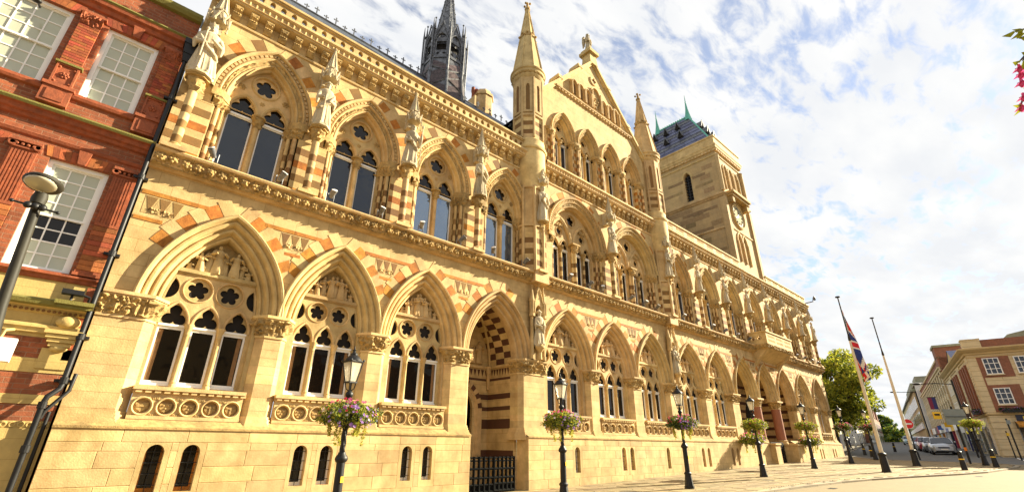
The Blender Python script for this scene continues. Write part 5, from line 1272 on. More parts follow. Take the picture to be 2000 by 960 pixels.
# ================================================================= clock tower
X0, X1, Y0, Y1 = 27.0, 30.7, 10.03, 16.6; TX = (X0+X1)/2-.02
tw = thing('clock_tower', 'square sandstone clock tower with a steep blue slate roof and green copper spikes', 'clock tower', (TX, 13, ground(28)))
m = MB()
WY, WZ0, WZ1 = 12.15, 15.0, 17.1
Tw = lambda x, y, z: (X0+y, x, z)     # plate plane on the west face: (y along, z)
def ah(c, z0, zs, hw, h): return dedupe([(c-hw, z0)]+arch_pts(c, zs, hw, h, 8)+[(c+hw, z0)])
m.plate([[(Y1, 9.7), (Y0+.3, 9.7), (Y0+.3, 18.0), (Y1, 18.0)], ah(WY, WZ0, 16.7, .24, .45)], 0, .3, Tw)
m.plate([[(X0, 9.3), (X1, 9.3), (X1, 18.0), (X0, 18.0)]]+[ah(TX+d, 15.45, 16.85, .22, .3) for d in (-.8, 0, .8)]+[ah(TX-.35+d, 10.35, 11.7, .25, .45) for d in (-.33, .40)], Y0, Y0+.3)
m.box(X1-.05, X1, Y0+.3, Y1, 9.7, 18.0); m.box(X0+.3, X1-.05, Y1-.05, Y1, 9.7, 18.0)
twm = mat('weathered_tower_stone', (.46, .32, .15), .88, .12, 1.5, .35, 30, blocks=(.7, .34, .007, .55, (.5, .45, .4), .12), stain=.55, stain_col=(.23, .17, .10)); MT['tower'] = twm
m.build('wall', 'tower', tw)
m = MB(); m.box(X0+.32, X1-.1, Y0+.35, Y1-.1, 14.95, 17.6); m.build('belfry_interior', 'dark', tw)
m = MB(); m.box(TX-1.05, TX+.4, Y0+.28, Y0+.3, 10.3, 12.3); m.build('pane', 'glass', tw)
for y in (WY,):
    m = MB(); rows_ = arch_pts(y, 16.7, .40, .62, 8); m.sweep([[Tw(p[0], 0.002, p[1]), Tw(p[0], -.05, p[1]), Tw(y+(p[0]-y)*.72, -.05, 16.7+(p[1]-16.7)*.78), Tw(y+(p[0]-y)*.70, .03, 16.7+(p[1]-16.7)*.76)] for p in rows_]); m.build('hood_mould', 'stone', tw)
    m = MB(); m.tube([(X0+.1, y, WZ0), (X0+.1, y, 16.9)], .04, 6)
    for k in range(9): m.box(X0+.12, X0+.2, y-.24, y+.24, WZ0+.1+k*.22, WZ0+.16+k*.22)
    m.build('louvre', 'iron', tw)
for d in (-.8, 0, .8):
    m = MB(); arch_sweep(m, TX+d, 16.85, .30, .42, [(.06, Y0), (.05, Y0-.06), (-.02, Y0-.06), (-.06, Y0-.02), (-.08, Y0+.05)], 8); 
    for sg in (-1, 1): m.tube([(TX+d+sg*.32, Y0-.04, 15.3), (TX+d+sg*.32, Y0-.04, 16.85)], .05, 7)
    m.build('hood_mould', 'stone', tw, smooth=40)
for d in (-.68, .05):
    m = MB(); arch_sweep(m, TX+d, 11.7, .33, .6, [(.06, Y0), (.05, Y0-.07), (-.02, Y0-.07), (-.06, Y0-.02), (-.08, Y0+.05)], 8)
    for sg in (-1, 1): m.tube([(TX+d+sg*.33, Y0-.05, 10.3), (TX+d+sg*.33, Y0-.05, 11.7)], .055, 7)
    m.build('hood_mould', 'stone', tw, smooth=40)
def ringband(x0, x1, y0, y1, prs, name, mt='stone'):
    m = MB(); rows_ = []
    for (x, y, sx, sy) in ((x0, y1, -1, 1), (x0, y0, -1, -1), (x1, y0, 1, -1), (x1, y1, 1, 1)): rows_.append([(x+sx*o, y+sy*o, z) for o, z in prs])
    m.sweep(rows_); return m.build(name, mt, tw)
ringband(X0, X1, Y0, Y1, [(0,14.55),(.06,14.58),(.09,14.66),(.15,14.70),(.16,14.80),(.0,14.92)], 'string_course')
ringband(X0, X1, Y0, Y1, [(0,12.40),(.05,12.42),(.06,12.50),(.0,12.56)], 'string_course')
ringband(X0, X1, Y0, Y1, [(0,17.62),(.05,17.64),(.06,17.70),(.0,17.74)], 'string_course')
ringband(X0, X1, Y0, Y1, [(0,17.95),(.06,17.99),(.09,18.1),(.14,18.15),(.16,18.28),(.19,18.34),(.19,18.42),(.09,18.46),(.09,18.98),(.14,19.02),(.14,19.12),(.0,19.14),(-.3,19.08)], 'cornice')
m = MB(); y = Y0
while y < Y1: m.box(X0-.12, X0, y, y+.12, 17.95, 18.08); y += .24
x = X0
while x < X1: m.box(x, x+.12, Y0-.12, Y0, 17.95, 18.08); x += .24
m.build('dentils', 'stone', tw, kind='stuff')
m = MB(); m.box(TX-1.5, TX+1.1, Y0-.55, Y0, 14.78, 14.96); m.box(TX-1.45, TX+1.05, Y0-.45, Y0, 14.62, 14.78); m.box(TX-1.4, TX-1.1, Y0-.38, Y0, 14.2, 14.62); m.box(TX+.7, TX+1.0, Y0-.38, Y0, 14.2, 14.62); m.build('clock_canopy', 'carved', tw)
for sx_, sy_ in ((X0+.02, Y0-.02), (X1-.1, Y0-.02)):
    m = MB(); m.prism([(sx_-.12, sy_-.10), (sx_+.2, sy_-.10), (sx_+.2, sy_+.25), (sx_-.12, sy_+.25)], 9.7, 14.5); m.prism(ngon(sx_-.05, sy_-.05, .12, 8, pi/8), 14.92, 17.5); m.ball((sx_-.05, sy_-.05, 17.55), .14, 7, 5); m.build('corner_shaft', 'tower', tw, smooth=40)
random.seed(21)
used_ = set()
for k in range(40):
    z = 10.4+.34*(k % 22); y = random.uniform(Y0+.2, Y0+2.2) if k < 22 else random.uniform(Y0+4.3, Y1-2.2); l = random.choice((.7, .7, 1.4, 2.1)); 
    if (14.3 < z < 15.0) or z > 17.2 or (z > 14.7 and abs(y+l/2-WY) < .5+l/2): continue
    m = MB(); m.box(X0-.006, X0+.05, y, min(y+min(l, 2.0), Y1), z, z+.33); m.build('dark_stone', 'towerband', tw)
for z, spans in ((15.75, ((10.5, 11.7), (12.6, 15.5))), (16.5, ((10.9, 11.8), (12.5, 13.6))), (11.0, ((10.4, 13.8),)), (13.9, ((10.5, 12.9),))):
    for a_, b_ in spans:
        y = a_
        while y < b_-.05: e_ = min(y+.7, b_); m = MB(); m.box(X0-.009, X0+.05, y+.004, e_-.004, z, z+.2); m.build('dark_stone', 'towerband', tw); y = e_
# clock: gilt numerals on a pale dial
cX, cZ = 28.6, 13.60
m = MB(); m.plate([circ(cX, cZ, .76, 36)], Y0-.05, Y0); ck = m.build('clock', 'clock', tw)
m = MB(); m.sweep([[(cX+r*cos(2*pi*j/40), y, cZ+r*sin(2*pi*j/40)) for r, y in ((.90,Y0),(.89,Y0-.10),(.82,Y0-.13),(.76,Y0-.08),(.74,Y0-.05))] for j in range(41)]); m.build('dial_ring', 'stone', ck, smooth=50)
m = MB()
for k in range(60):
    t = 2*pi*k/60; L0 = .64 if k % 5 else .60; m.add([(cX+r*sin(t)+d*cos(t), Y0-.056, cZ+r*cos(t)-d*sin(t)) for r, d in ((L0, -.006), (L0, .006), (.68, .006), (.68, -.006))], [(0, 1, 2, 3)])
m.build('minute_marks', 'iron', ck, kind='stuff')
NUM = ['XII','I','II','III','IIII','V','VI','VII','VIII','IX','X','XI']
m = MB()
for k, s_ in enumerate(NUM):
    t = 2*pi*k/12; w_ = sum({'I': .035, 'V': .07, 'X': .07}[c] for c in s_); u = -w_/2
    def Q(a, r): return (cX+r*sin(t)+a*cos(t), Y0-.058, cZ+r*cos(t)-a*sin(t))
    for c in s_:
        segs = {'I': [((.0175, 0), (.0175, 1))], 'V': [((.0, 1), (.035, 0)), ((.035, 0), (.07, 1))], 'X': [((0, 0), (.07, 1)), ((0, 1), (.07, 0))]}[c]
        for (a0, b0), (a1, b1) in segs: m.tube([Q(u+a0, .46+.13*b0), Q(u+a1, .46+.13*b1)], .009, 4)
        u += {'I': .035, 'V': .07, 'X': .07}[c]
m.build('numerals', 'iron', ck)
for nm, ang, ln, w_ in (('hour_hand', 2*pi*8.1/12, .40, .03), ('minute_hand', 2*pi*5/60, .62, .02)):
    m = MB(); m.add([(cX+r*sin(ang)+d*cos(ang), Y0-.07, cZ+r*cos(ang)-d*sin(ang)) for r, d in ((-.1, -w_), (-.1, w_), (ln, w_*.3), (ln, -w_*.3))], [(0, 1, 2, 3)]); m.build(nm, 'iron', ck)
# roof
m = MB(); RX = TX; r0 = [(X0+.1, Y0+.1, 18.9), (X1-.1, Y0+.1, 18.9), (X1-.1, Y1-.1, 18.9), (X0+.1, Y1-.1, 18.9)]; ra, rb = (RX, 12.15, 22.95), (RX, 14.7, 22.95)
def lerp(a, b, t): return tuple(a[i]+(b[i]-a[i])*t for i in range(3))
m.add(r0+[ra, rb], [(0, 1, 4), (1, 2, 5, 4), (2, 3, 5), (3, 0, 4, 5)]); rf = m.build('roof', 'bslate', tw)
for (A, B, C_, D) in ((r0[3], r0[0], ra, rb), (r0[0], r0[1], ra, ra)):
    nr = 11
    for r_ in range(nr):
        t0, t1 = r_/nr, (r_+1)/nr; nc = max(2, int(8*(1-r_/nr*.55))) if C_ is not D else max(1, int(5*(1-r_/nr)))
        for q in range(nc):
            u0, u1 = q/nc+.004, (q+1)/nc-.004
            P = lambda u, t: Vector(lerp(lerp(A, B, u), lerp(D, C_, u), t))
            nrm = (P(1, 0)-P(0, 0)).cross(P(0, 1)-P(0, 0)).normalized()*-.0 
            o = Vector((-.9, 0, .45)) if C_ is not D else Vector((0, -.85, .5))
            a_, b_, c_, d_ = P(u0, t0)+o*.05, P(u1, t0)+o*.05, P(u1, t1)+o*.02, P(u0, t1)+o*.02
            m = MB(); m.add([tuple(a_), tuple(b_), tuple(c_), tuple(d_), tuple(a_-o*.04), tuple(b_-o*.04)], [(0, 1, 2, 3), (4, 5, 1, 0)]); m.build('slate', 'bslate' if (r_ % 3) else 'lead', rf)
m = MB(); m.tube([ra, rb], .09, 7)
for k in range(14): y = 12.25+k*.18; m.ball((RX, y, 23.07), .05, 5, 4)
m.tube([r0[0], ra], .06, 6); m.tube([r0[3], rb], .06, 6); m.tube([r0[1], ra], .06, 6); m.build('copper_ridge', 'copper', rf, smooth=50)
for y in (12.15, 14.7): m = MB(); m.lathe([(.28,22.6),(.20,23.0),(.10,23.6),(.04,24.3),(.01,25.0)], RX, y, 8); m.ball((RX, y, 24.3), .06, 6, 4); m.build('copper_spike', 'copper', rf, smooth=40)
for (y, z) in ((13.75, 21.9), (12.8, 21.95), (13.6, 20.75), (12.45, 20.8), (14.9, 20.8), (14.7, 21.9)):
    x = X0+.1+(RX-X0-.1)*(z-18.9)/4.05
    m = MB(); m.add([(x-.25, y-.2, z-.1), (x-.25, y+.2, z-.1), (x-.25, y, z+.45), (x+.4, y, z+.45), (x+.1, y-.2, z-.1), (x+.1, y+.2, z-.1)], [(0, 2, 3, 4), (1, 5, 3, 2)]); m.tube([(x-.27, y-.22, z-.12), (x-.27, y, z+.5)], .04, 5); m.tube([(x-.27, y+.22, z-.12), (x-.27, y, z+.5)], .04, 5); dm = m.build('dormer', 'lead', rf)
    m = MB(); m.add([(x-.23, y-.17, z-.1), (x-.23, y+.17, z-.1), (x-.23, y, z+.38)], [(0, 2, 1)]); m.build('dormer_opening', 'dark', dm)
for (xx, z) in ((28.4, 20.6), (29.3, 20.6), (28.85, 21.6)):
    y = Y0+.1+(12.15-Y0-.1)*(z-18.9)/4.05
    m = MB(); m.add([(xx-.2, y-.25, z-.1), (xx+.2, y-.25, z-.1), (xx, y-.25, z+.45), (xx, y+.3, z+.45), (xx-.2, y+.1, z-.1), (xx+.2, y+.1, z-.1)], [(0, 4, 3, 2), (1, 2, 3, 5)]); m.tube([(xx-.22, y-.27, z-.12), (xx, y-.27, z+.5)], .04, 5); m.tube([(xx+.22, y-.27, z-.12), (xx, y-.27, z+.5)], .04, 5); dm = m.build('dormer', 'lead', rf)
    m = MB(); m.add([(xx-.17, y-.23, z-.1), (xx+.17, y-.23, z-.1), (xx, y-.23, z+.38)], [(0, 1, 2)]); m.build('dormer_opening', 'dark', dm)
# ================================================================= brick house at the left
bh = thing('brick_house', 'red brick and terracotta house with white sash windows and mossy ledges at the far left', 'house', (-1.6, 10, ground(-1.6)))
BX0, BX1 = -4.6, -.13; yb = 10.02
WIN = [(-3.05, -1.88, 5.63, 7.28, 5, 6), (-1.39, -.60, 5.63, 7.28, 3, 6), (-1.36, -.58, 2.46, 4.35, 3, 8), (-3.0, -1.98, 2.46, 4.35, 4, 8)]
def wall_with(m, x0, x1, z0, z1, wins, y0, y1):
    m.plate([[(x0, z0), (x1, z0), (x1, z1), (x0, z1)]]+[[(a, c), (b, c), (b, d), (a, d)] for a, b, c, d, _, _ in wins], y0, y1)
m = MB(); wall_with(m, BX0, BX1, 2.1, 8.35, WIN, yb, yb+.22); m.box(BX1-.01, BX1, yb+.22, 14, -1.3, 8.35); m.build('wall', 'brick', bh)
for (a, b, c, d, nc, nr) in WIN:
    yw = yb+.12; m = MB()
    m.plate([[(a, c), (b, c), (b, d), (a, d)], [(a+.065, c+.05), (b-.065, c+.05), (b-.065, d-.065), (a+.065, d-.065)]], yw-.06, yw+.08)
    wn = m.build('window', 'white', bh); A, B, C_, D = a+.065, b-.065, c+.05, d-.065; mid = (C_+D)/2
    m = MB()
    for (z0, z1, yy) in ((mid-.015, D, yw-.01), (C_, mid+.015, yw+.025)):
        m.plate([[(A, z0), (B, z0), (B, z1), (A, z1)], [(A+.035, z0+.035), (B-.035, z0+.035), (B-.035, z1-.03), (A+.035, z1-.03)]], yy, yy+.03)
        n2_ = nr//2
        for k in range(1, nc): x = A+.035+(B-A-.07)*k/nc; m.box(x-.010, x+.010, yy+.003, yy+.026, z0+.035, z1-.03)
        for k in range(1, n2_): z = z0+.035+(z1-z0-.065)*k/n2_; m.box(A+.035, B-.035, yy+.0035, yy+.025, z-.010, z+.010)
        for q in range(nc):
            for r_ in range(n2_):
                x0 = A+.035+(B-A-.07)*q/nc; x1 = A+.035+(B-A-.07)*(q+1)/nc; za = z0+.035+(z1-z0-.065)*r_/n2_; zb = z0+.035+(z1-z0-.065)*(r_+1)/n2_
                low = nr == 8 and (z0 < mid-.1) and r_ in (2, 3)
                p = MB(); p.box(x0, x1, yy+.015, yy+.019, za, zb); p.build('pane', 'glass' if low else 'pane', wn)
    m.build('sash', 'white', wn)
    m = MB(); m.box(a-.03, b+.03, yb-.05, yw, c-.05, c); m.build('window_sill', 'terracotta', bh)
    # flat arch of brick wedges
    n = int((b-a+.1)/.07)
    for k in range(n):
        x = a-.05+(b-a+.1)*k/n; x2 = a-.05+(b-a+.1)*(k+1)/n; cxx = (a+b)/2; f = 1.10
        m = MB(); m.plate([[(x+.002, d+.01), (x2-.002, d+.01), (cxx+(x2-cxx)*f-.002, d+.20), (cxx+(x-cxx)*f+.002, d+.20)]], yb-.012, yb+.002); m.build('brick', 'brick1', bh)
    m = MB(); m.add([(cxx-.05, yb-.05, d+.0), (cxx+.05, yb-.05, d+.0), (cxx+.085, yb-.08, d+.24), (cxx-.085, yb-.08, d+.24), (cxx-.05, yb+.01, d), (cxx+.05, yb+.01, d), (cxx+.085, yb+.01, d+.24), (cxx-.085, yb+.01, d+.24)], [(0, 1, 2, 3), (1, 5, 6, 2), (4, 0, 3, 7), (3, 2, 6, 7), (0, 4, 5, 1)]); m.build('keystone', 'terracotta', bh)
def ledge(x0, x1, prs, name, mt, y=None):
    m = MB(); m.sweep([[(x, yb-o, z) for o, z in prs] for x in (x0, x1)]); 
    m.add([(x1, yb-o, z) for o, z in prs], [tuple(range(len(prs)))]); return m.build(name, mt, bh)
ledge(BX0, BX1, [(0,4.90),(.05,4.92),(.07,4.97),(.11,4.99),(.13,5.06),(.18,5.08)], 'cornice', 'terracotta'); ledge(BX0, BX1, [(.18,5.08),(.205,5.12),(.20,5.15),(.0,5.19)], 'mossy_ledge', 'moss')
ledge(BX0, BX1, [(0,4.60),(.03,4.62),(.05,4.67),(.0,4.70)], 'moulding', 'terracotta'); ledge(BX0, BX1, [(0,5.50),(.05,5.52),(.07,5.57),(.0,5.62)], 'moulding', 'terracotta')
ledge(BX0, BX1, [(0,7.50),(.04,7.52),(.06,7.60),(.12,7.63),(.14,7.70)], 'cornice', 'terracotta'); ledge(BX0, BX1, [(.14,7.70),(.17,7.73),(.16,7.76),(.0,7.80)], 'mossy_ledge', 'moss')
ledge(BX0, BX1, [(0,8.30),(.08,8.32),(.12,8.40),(.12,8.48),(.0,8.54),(-.2,8.54)], 'coping', 'moss')
ledge(BX0, BX1, [(0,2.32),(.05,2.33),(.07,2.38),(.10,2.40),(.10,2.43),(.0,2.46)], 'moulding', 'terracotta')
def pil(xc, w_, z0, z1, ionic):
    yf = yb-.06
    if ionic:
        m = MB(); m.box(xc-w_/2, xc+w_/2, yf+.012, yb, z0, z1)
        n = 7
        for k in range(n):
            x = xc-w_/2+.02+(w_-.04)*(k+.5)/n; m.box(x-.011, x+.011, yf, yf+.013, z0+.95, z1-.04)
        m.box(xc-w_/2, xc+w_/2, yf-.004, yf+.013, z0+.90, z0+.95); m.build('pilaster', 'terracotta', bh)
        m = MB(); m.box(xc-w_/2-.03, xc+w_/2+.03, yf-.05, yb, z1+.10, z1+.15); m.box(xc-w_/2-.01, xc+w_/2+.01, yf-.02, yb, z1, z1+.03)
        for sg in (-1, 1):
            for r in (.055, .03): m.tube([(xc+sg*(w_/2-.01), yf-.035, z1+.06), (xc+sg*(w_/2-.01), yb, z1+.06)], r, 10)
        for k in range(4): m.ball((xc-w_/2+.06+(w_-.12)*k/3, yf-.02, z1+.06), .026, 6, 5)
        m.build('ionic_capital', 'terracotta', bh, smooth=50)
        m = MB(); m.box(xc-w_/2-.03, xc+w_/2+.03, yf-.03, yb, z0, z0+.05); m.box(xc-w_/2-.01, xc+w_/2+.01, yf-.015, yb, z0+.05, z0+.09); m.build('pilaster_base', 'terracotta', bh)
        z = z0+.10
        while z < z0+.88:
            for (x0, x1) in ((xc-w_/2, xc+w_/2),): m = MB(); m.cbox(x0, x1, yf, yb, z+.002, z+.085, .004); m.build('brick', 'brick1', bh); z += .088
    else:
        z = z0+.62; k = 0
        m = MB(); m.box(xc-w_/2+.004, xc+w_/2-.004, yf+.008, yb, z0, z1); m.build('pilaster', 'terracotta', bh)
        while z < z1-.03:
            off = (.5 if k % 2 else 0); segs = [(0, .5), (.5, 1)] if not k % 2 else [(0, .25), (.25, .75), (.75, 1)]
            for a_, b_ in segs: m = MB(); m.cbox(xc-w_/2+w_*a_+.0015, xc-w_/2+w_*b_-.0015, yf, yf+.02, z+.002, z+.055, .003); m.build('brick', 'brick1', bh)
            z += .058; k += 1
        m = MB(); foliage_band(m, [(xc-w_/2-.005, yf, 0, -1), (xc+w_/2+.005, yf, 0, -1)], z1-.22, z1+.0, lambda t: .01+.05*t, .05, xc, .012, 9, 16); m.box(xc-w_/2-.04, xc+w_/2+.04, yf-.06, yb, z1, z1+.05); m.build('leaf_capital', 'terracotta', bh, smooth=60)
        m = MB(); m.box(xc-w_/2-.03, xc+w_/2+.03, yf-.05, yb, z0+.50, z0+.54); m.build('mossy_ledge', 'moss', bh)
        m = MB(); m.plate([[(xc-w_/2, z0+.06), (xc+w_/2, z0+.06), (xc+w_/2, z0+.5), (xc-w_/2, z0+.5)], [(xc-w_/2+.03, z0+.09), (xc+w_/2-.03, z0+.09), (xc+w_/2-.03, z0+.47), (xc-w_/2+.03, z0+.47)]], yf-.025, yb); m.box(xc-w_/2+.01, xc+w_/2-.01, yf+.0, yb-.01, z0+.07, z0+.49)
        for q in range(6): t = 2*pi*q/6; m.ball((xc+.045*cos(t), yf-.005, z0+.28+.045*sin(t)), .026, 6, 4, (1, .7, 1))
        m.ball((xc, yf-.01, z0+.28), .03, 6, 5)
        for sx_ in (-1, 1):
            for sz_ in (-1, 1): m.ball((xc+sx_*(w_/2-.05), yf-.003, z0+.28+sz_*.15), .025, 6, 4)
        m.build('rosette_panel', 'terracotta', bh, smooth=50)
        m = MB(); m.box(xc-w_/2-.04, xc+w_/2+.04, yf-.03, yb, z0-.32, z0+.0); m.box(xc-w_/2+.03, xc+w_/2-.03, yf-.045, yf, z0-.27, z0-.06); m.box(xc-w_/2-.06, xc+w_/2+.06, yf-.06, yb, z0+.0, z0+.06); m.build('pedestal', 'terracotta', bh)
for xc in (-1.635, -.36, -3.3): pil(xc, .30, 5.60, 7.30, False)
for xc in (-1.67, -.36, -3.25): pil(xc, .32, 2.46, 4.34, True)
# ground floor: cream bands, brick bands, mossy cornice with consoles
for z0, z1, mt_, nm in ((1.45,1.62,'yellow','stone_band'),(1.14,1.45,'brick','brick_band'),(.94,1.14,'yellow','stone_band'),(.63,.94,'brick','brick_band'),(.50,.63,'yellow','stone_band'),(.27,.50,'brick','brick_band'),(-1.5,.17,'yellow','stone_band')):
    m = MB(); m.box(BX0, BX1, yb-.0 if mt_ == 'brick' else yb-.012, yb+.3, z0, z1); m.build(nm, mt_, bh)
m = MB(); m.box(BX0, BX1, yb, yb+.3, .17, .27); 
x = BX1-.04
while x > -1.6:
    m.sweep([[(x+(r)*cos(2*pi*j/12), y, .22+(r)*sin(2*pi*j/12)) for r, y in ((.042,yb),(.036,yb-.014),(.024,yb-.014),(.02,yb))] for j in range(13)]); x -= .09
m.build('ornamental_band', 'yellow', bh)
m = MB(); m.box(BX0, BX1, yb-.02, yb+.3, 1.62, 2.33); m.build('fascia', 'yellow', bh)
ledge(BX0, BX1, [(.02,1.80),(.05,1.81),(.07,1.87),(.14,1.89)], 'cornice', 'yellow'); ledge(BX0, BX1, [(.14,1.89),(.20,1.91),(.22,1.97),(.10,2.02),(.02,2.04)], 'mossy_ledge', 'moss')
ledge(BX0, BX1, [(.02,1.50),(.06,1.51),(.07,1.56),(.10,1.58),(.10,1.62),(.02,1.65)], 'moulding', 'yellow')
m = MB(); x = BX1-.06
while x > -1.9: m.ball((x, yb-.075, 1.835), .022, 6, 5); x -= .062
m.build('bead_row', 'brown', bh, kind='stuff')
m = MB(); m.box(-.56, -.16, yb-.22, yb, 1.90, 1.95); m.box(-.60, -.13, yb-.26, yb, 1.95, 2.01); m.build('mossy_ledge', 'moss', bh)
m = MB(); m.ball((-.36, yb-.08, 1.70), .12, 12, 8, (1.25, .7, .85)); 
for k, (o, z) in enumerate(((.20, 1.56), (.17, 1.50), (.14, 1.44), (.11, 1.38))): m.box(-.36-.22+.03*k, -.36+.22-.03*k, yb-o, yb, z-.055, z)
m.ball((-.36, yb-.05, 1.30), .09, 10, 7, (1.2, .9, .6)); m.box(-.54, -.18, yb-.03, yb, 1.0, 1.3); m.build('console', 'yellow', bh, smooth=40)
m = MB(); m.box(BX1-.16, BX1, yb-.03, yb+.1, 1.14, 2.3); m.build('corner_strip', 'terracotta', bh)
m = MB(); m.add([(BX0, yb, 8.5), (BX1+.02, yb, 8.5), (BX1+.02, 14, 11.5), (BX0, 14, 11.5)], [(0, 1, 2, 3)]); m.build('roof', 'slate', bh)
# attachments on the brick house
dp = thing('drainpipe', 'black cast iron drainpipe with a hopper running down between brick house and town hall', 'drainpipe', (-.16, 9.86, ground(0)))
yp = 9.86
m = MB(); m.tube([(-.16, yp, 7.35), (-.16, yp, .80), (-.17, yp-.02, .72), (-.27, yp-.06, .60), (-.29, yp-.06, .50), (-.29, yp-.06, -1.28)], .038, 10); m.build('pipe', 'iron', dp, smooth=50)
m = MB(); m.tube([(-.05, yp+.04, .95), (-.06, yp+.0, .70), (-.24, yp-.04, .40), (-.26, yp-.04, .3)], .026, 8); m.tube([(-.19, yp+.05, .4), (-.19, yp+.05, -1.28)], .024, 8); m.build('branch_pipe', 'iron', dp, smooth=50)
for z in (6.2, 4.4, 2.9, 1.5, .84):
    m = MB(); m.lathe([(.040,z-.05),(.052,z-.045),(.052,z+.045),(.040,z+.05)], -.16, yp, 12); m.box(-.27, -.05, yp+.03, yp+.14, z-.02, z+.02); m.build('collar', 'iron', dp)
for z in (.48, -.1, -.7): m = MB(); m.lathe([(.040,z-.05),(.052,z-.045),(.052,z+.045),(.040,z+.05)], -.29, yp-.06, 12); m.build('collar', 'iron', dp)
m = MB(); m.prism([(-.24, yp-.09), (-.08, yp-.09), (-.08, yp+.1), (-.24, yp+.1)], 7.30, 7.52, 1.25); m.prism([(-.275, yp-.13), (-.045, yp-.13), (-.045, yp+.12), (-.275, yp+.12)], 7.52, 7.64); m.prism([(-.21, yp-.05), (-.11, yp-.05), (-.11, yp+.05), (-.21, yp+.05)], 7.12, 7.30, 1.5); m.build('hopper', 'iron', dp)
t = thing('floodlight', 'black floodlight on the mossy ledge of the brick house beside the drainpipe', 'floodlight', (-.42, 9.78, 2.05)); m = MB(); m.box(-.56, -.30, 9.70, 9.84, 2.10, 2.17); m.build('lamp_body', 'iron', t); m = MB(); m.tube([(-.30, 9.80, 2.12), (-.22, 9.80, 2.10), (-.22, 9.84, 2.04)], .02, 6); m.tube([(-.43, 9.8, 2.02), (-.43, 9.8, 2.1)], .02, 6); m.build('bracket', 'iron', t)
t = thing('wall_sign_box', 'plain white box hanging on a cream bracket from the brick house at the left edge', 'box', (-.98, 9.70, 1.2)); m = MB(); m.box(-1.12, -.80, 9.62, 9.78, 1.02, 1.34); m.build('box_body', 'white', t); m = MB(); m.tube([(-.98, 9.7, 1.34), (-.97, 9.75, 1.46), (-.9, 10.0, 1.52)], .02, 6); m.build('bracket', 'yellow', t)
t = thing('security_camera', 'small black dome camera at the top left corner above the sash window', 'camera', (-2.05, 9.8, 7.0)); m = MB(); m.ball((-2.28, 9.55, 6.84), .06, 10, 8, (1.3, 1, .6)); m.build('dome', 'iron', t, smooth=60); m = MB(); m.tube([(-2.28, 9.55, 6.87), (-2.28, 9.9, 6.98)], .018, 6); m.build('bracket', 'iron', t)
# floodlights along the ledge of the town hall
fl_body = MB(); fl_body.tube([(0, 0, 0), (0, -.02, .10), (0, -.05, .20)], .05, 10, taper=[.045, .06, .072]); fb = fl_body.mesh('lamp_body', 'lead', smooth=50)
fl_arm = MB(); fl_arm.tube([(.07, 0, .10), (.07, .02, -.08), (-.07, .02, -.08), (-.07, 0, .10)], .012, 5); fa = fl_arm.mesh('bracket', 'lead')
fr_ = MB(); fr_.lathe([(.066,0),(.066,.012)], 0, 0, 10); ff = fr_.mesh('lens', 'white', smooth=40)
spots = []
for i in range(11):
    c = UW[i if i < 4 else i+1][0]; spots += [(c-.62, 'left', i), (c+.62, 'right', i)]
spots += [(11.5, 'w', 0), (12.5, 'w', 1), (13.3, 'w', 2), (15.0, 'w', 3), (16.0, 'w', 4), (16.9, 'w', 5)]
ordn = ['first', 'second', 'third', 'fourth', 'fifth', 'sixth', 'seventh', 'eighth', 'ninth', 'tenth', 'last']
for k, (x, side, i) in enumerate(spots):
    lb = ('small grey floodlight at the %s foot of the %s upper window counted from the left' % (side, ordn[i])) if side != 'w' else ('small grey floodlight, %s from the left under the two wide central windows' % ordn[i])
    t = thing('floodlight', lb, 'floodlight', (x, 9.80, 5.13), 'floodlights standing on the leafy ledge')
    o = link(fb, 'lamp_body', t, at=(x, 9.80, 5.22), rot=(radians(35), radians(20 if k % 2 else -25), radians(20*(k % 3)-20))); link(fa, 'bracket', t, at=(x, 9.80, 5.22)); 
    d = Vector((0, -.05, .20)); d.rotate(o.rotation_euler); link(ff, 'lens', t, at=(x+d.x, 9.80+d.y, 5.22+d.z), rot=tuple(o.rotation_euler))
t = thing('cctv_camera', 'grey surveillance camera on a long arm at the top right corner of the town hall', 'camera', (37.6, 9.6, 9.7)); m = MB(); m.tube([(37.4, 9.85, 9.55), (37.4, 9.2, 9.6)], .035, 6); m.tube([(37.4, 9.25, 9.6), (37.4, 9.2, 9.85)], .025, 6); m.build('arm', 'lead', t); m = MB(); m.lathe([(.05,9.65),(.09,9.72),(.08,9.86),(.04,9.95)], 37.4, 9.12, 10); m.build('camera_body', 'lead', t, smooth=50)
# ================================================================= the ground
def gz_(x, d=0): return ground(x)+d
def sheet(name, polys, d, mt, nseg=None, parent=None, th=0):
    m = MB()
    for p in polys: m.add([(x, y, gz_(x, d)) for x, y in p], [tuple(range(len(p)))])
    return m
XS_ = [-400, -60, -20, 0, 10, 20, 30, 40, 60, 80, 110, 200, 600, 1500]
def strip(name, y0, y1, d, mt, x0=-400, x1=1500):
    m = MB(); xs = [x0]+[x for x in XS_ if x0 < x < x1]+[x1]
    for a, b in zip(xs, xs[1:]): m.add([(a, y0, gz_(a, d)), (b, y0, gz_(b, d)), (b, y1, gz_(b, d)), (a, y1, gz_(a, d))], [(0, 1, 2, 3)])
    o = m.build(name, mt, None); o['kind'] = 'structure'; return o
strip('ground', -1200, 1200, -.09, 'terrain')
strip('road', -60, 22, -.05, 'asphalt', -120, 400)
MT['tanroad'] = mat('tan_worn_road', (.22, .165, .085), .88, .10, 3, .45, 80, stain=.35, stain_col=(.15, .11, .06))
rd_ = strip('crossing', -30, 7, -.0465, 'tanroad', -60, 33)
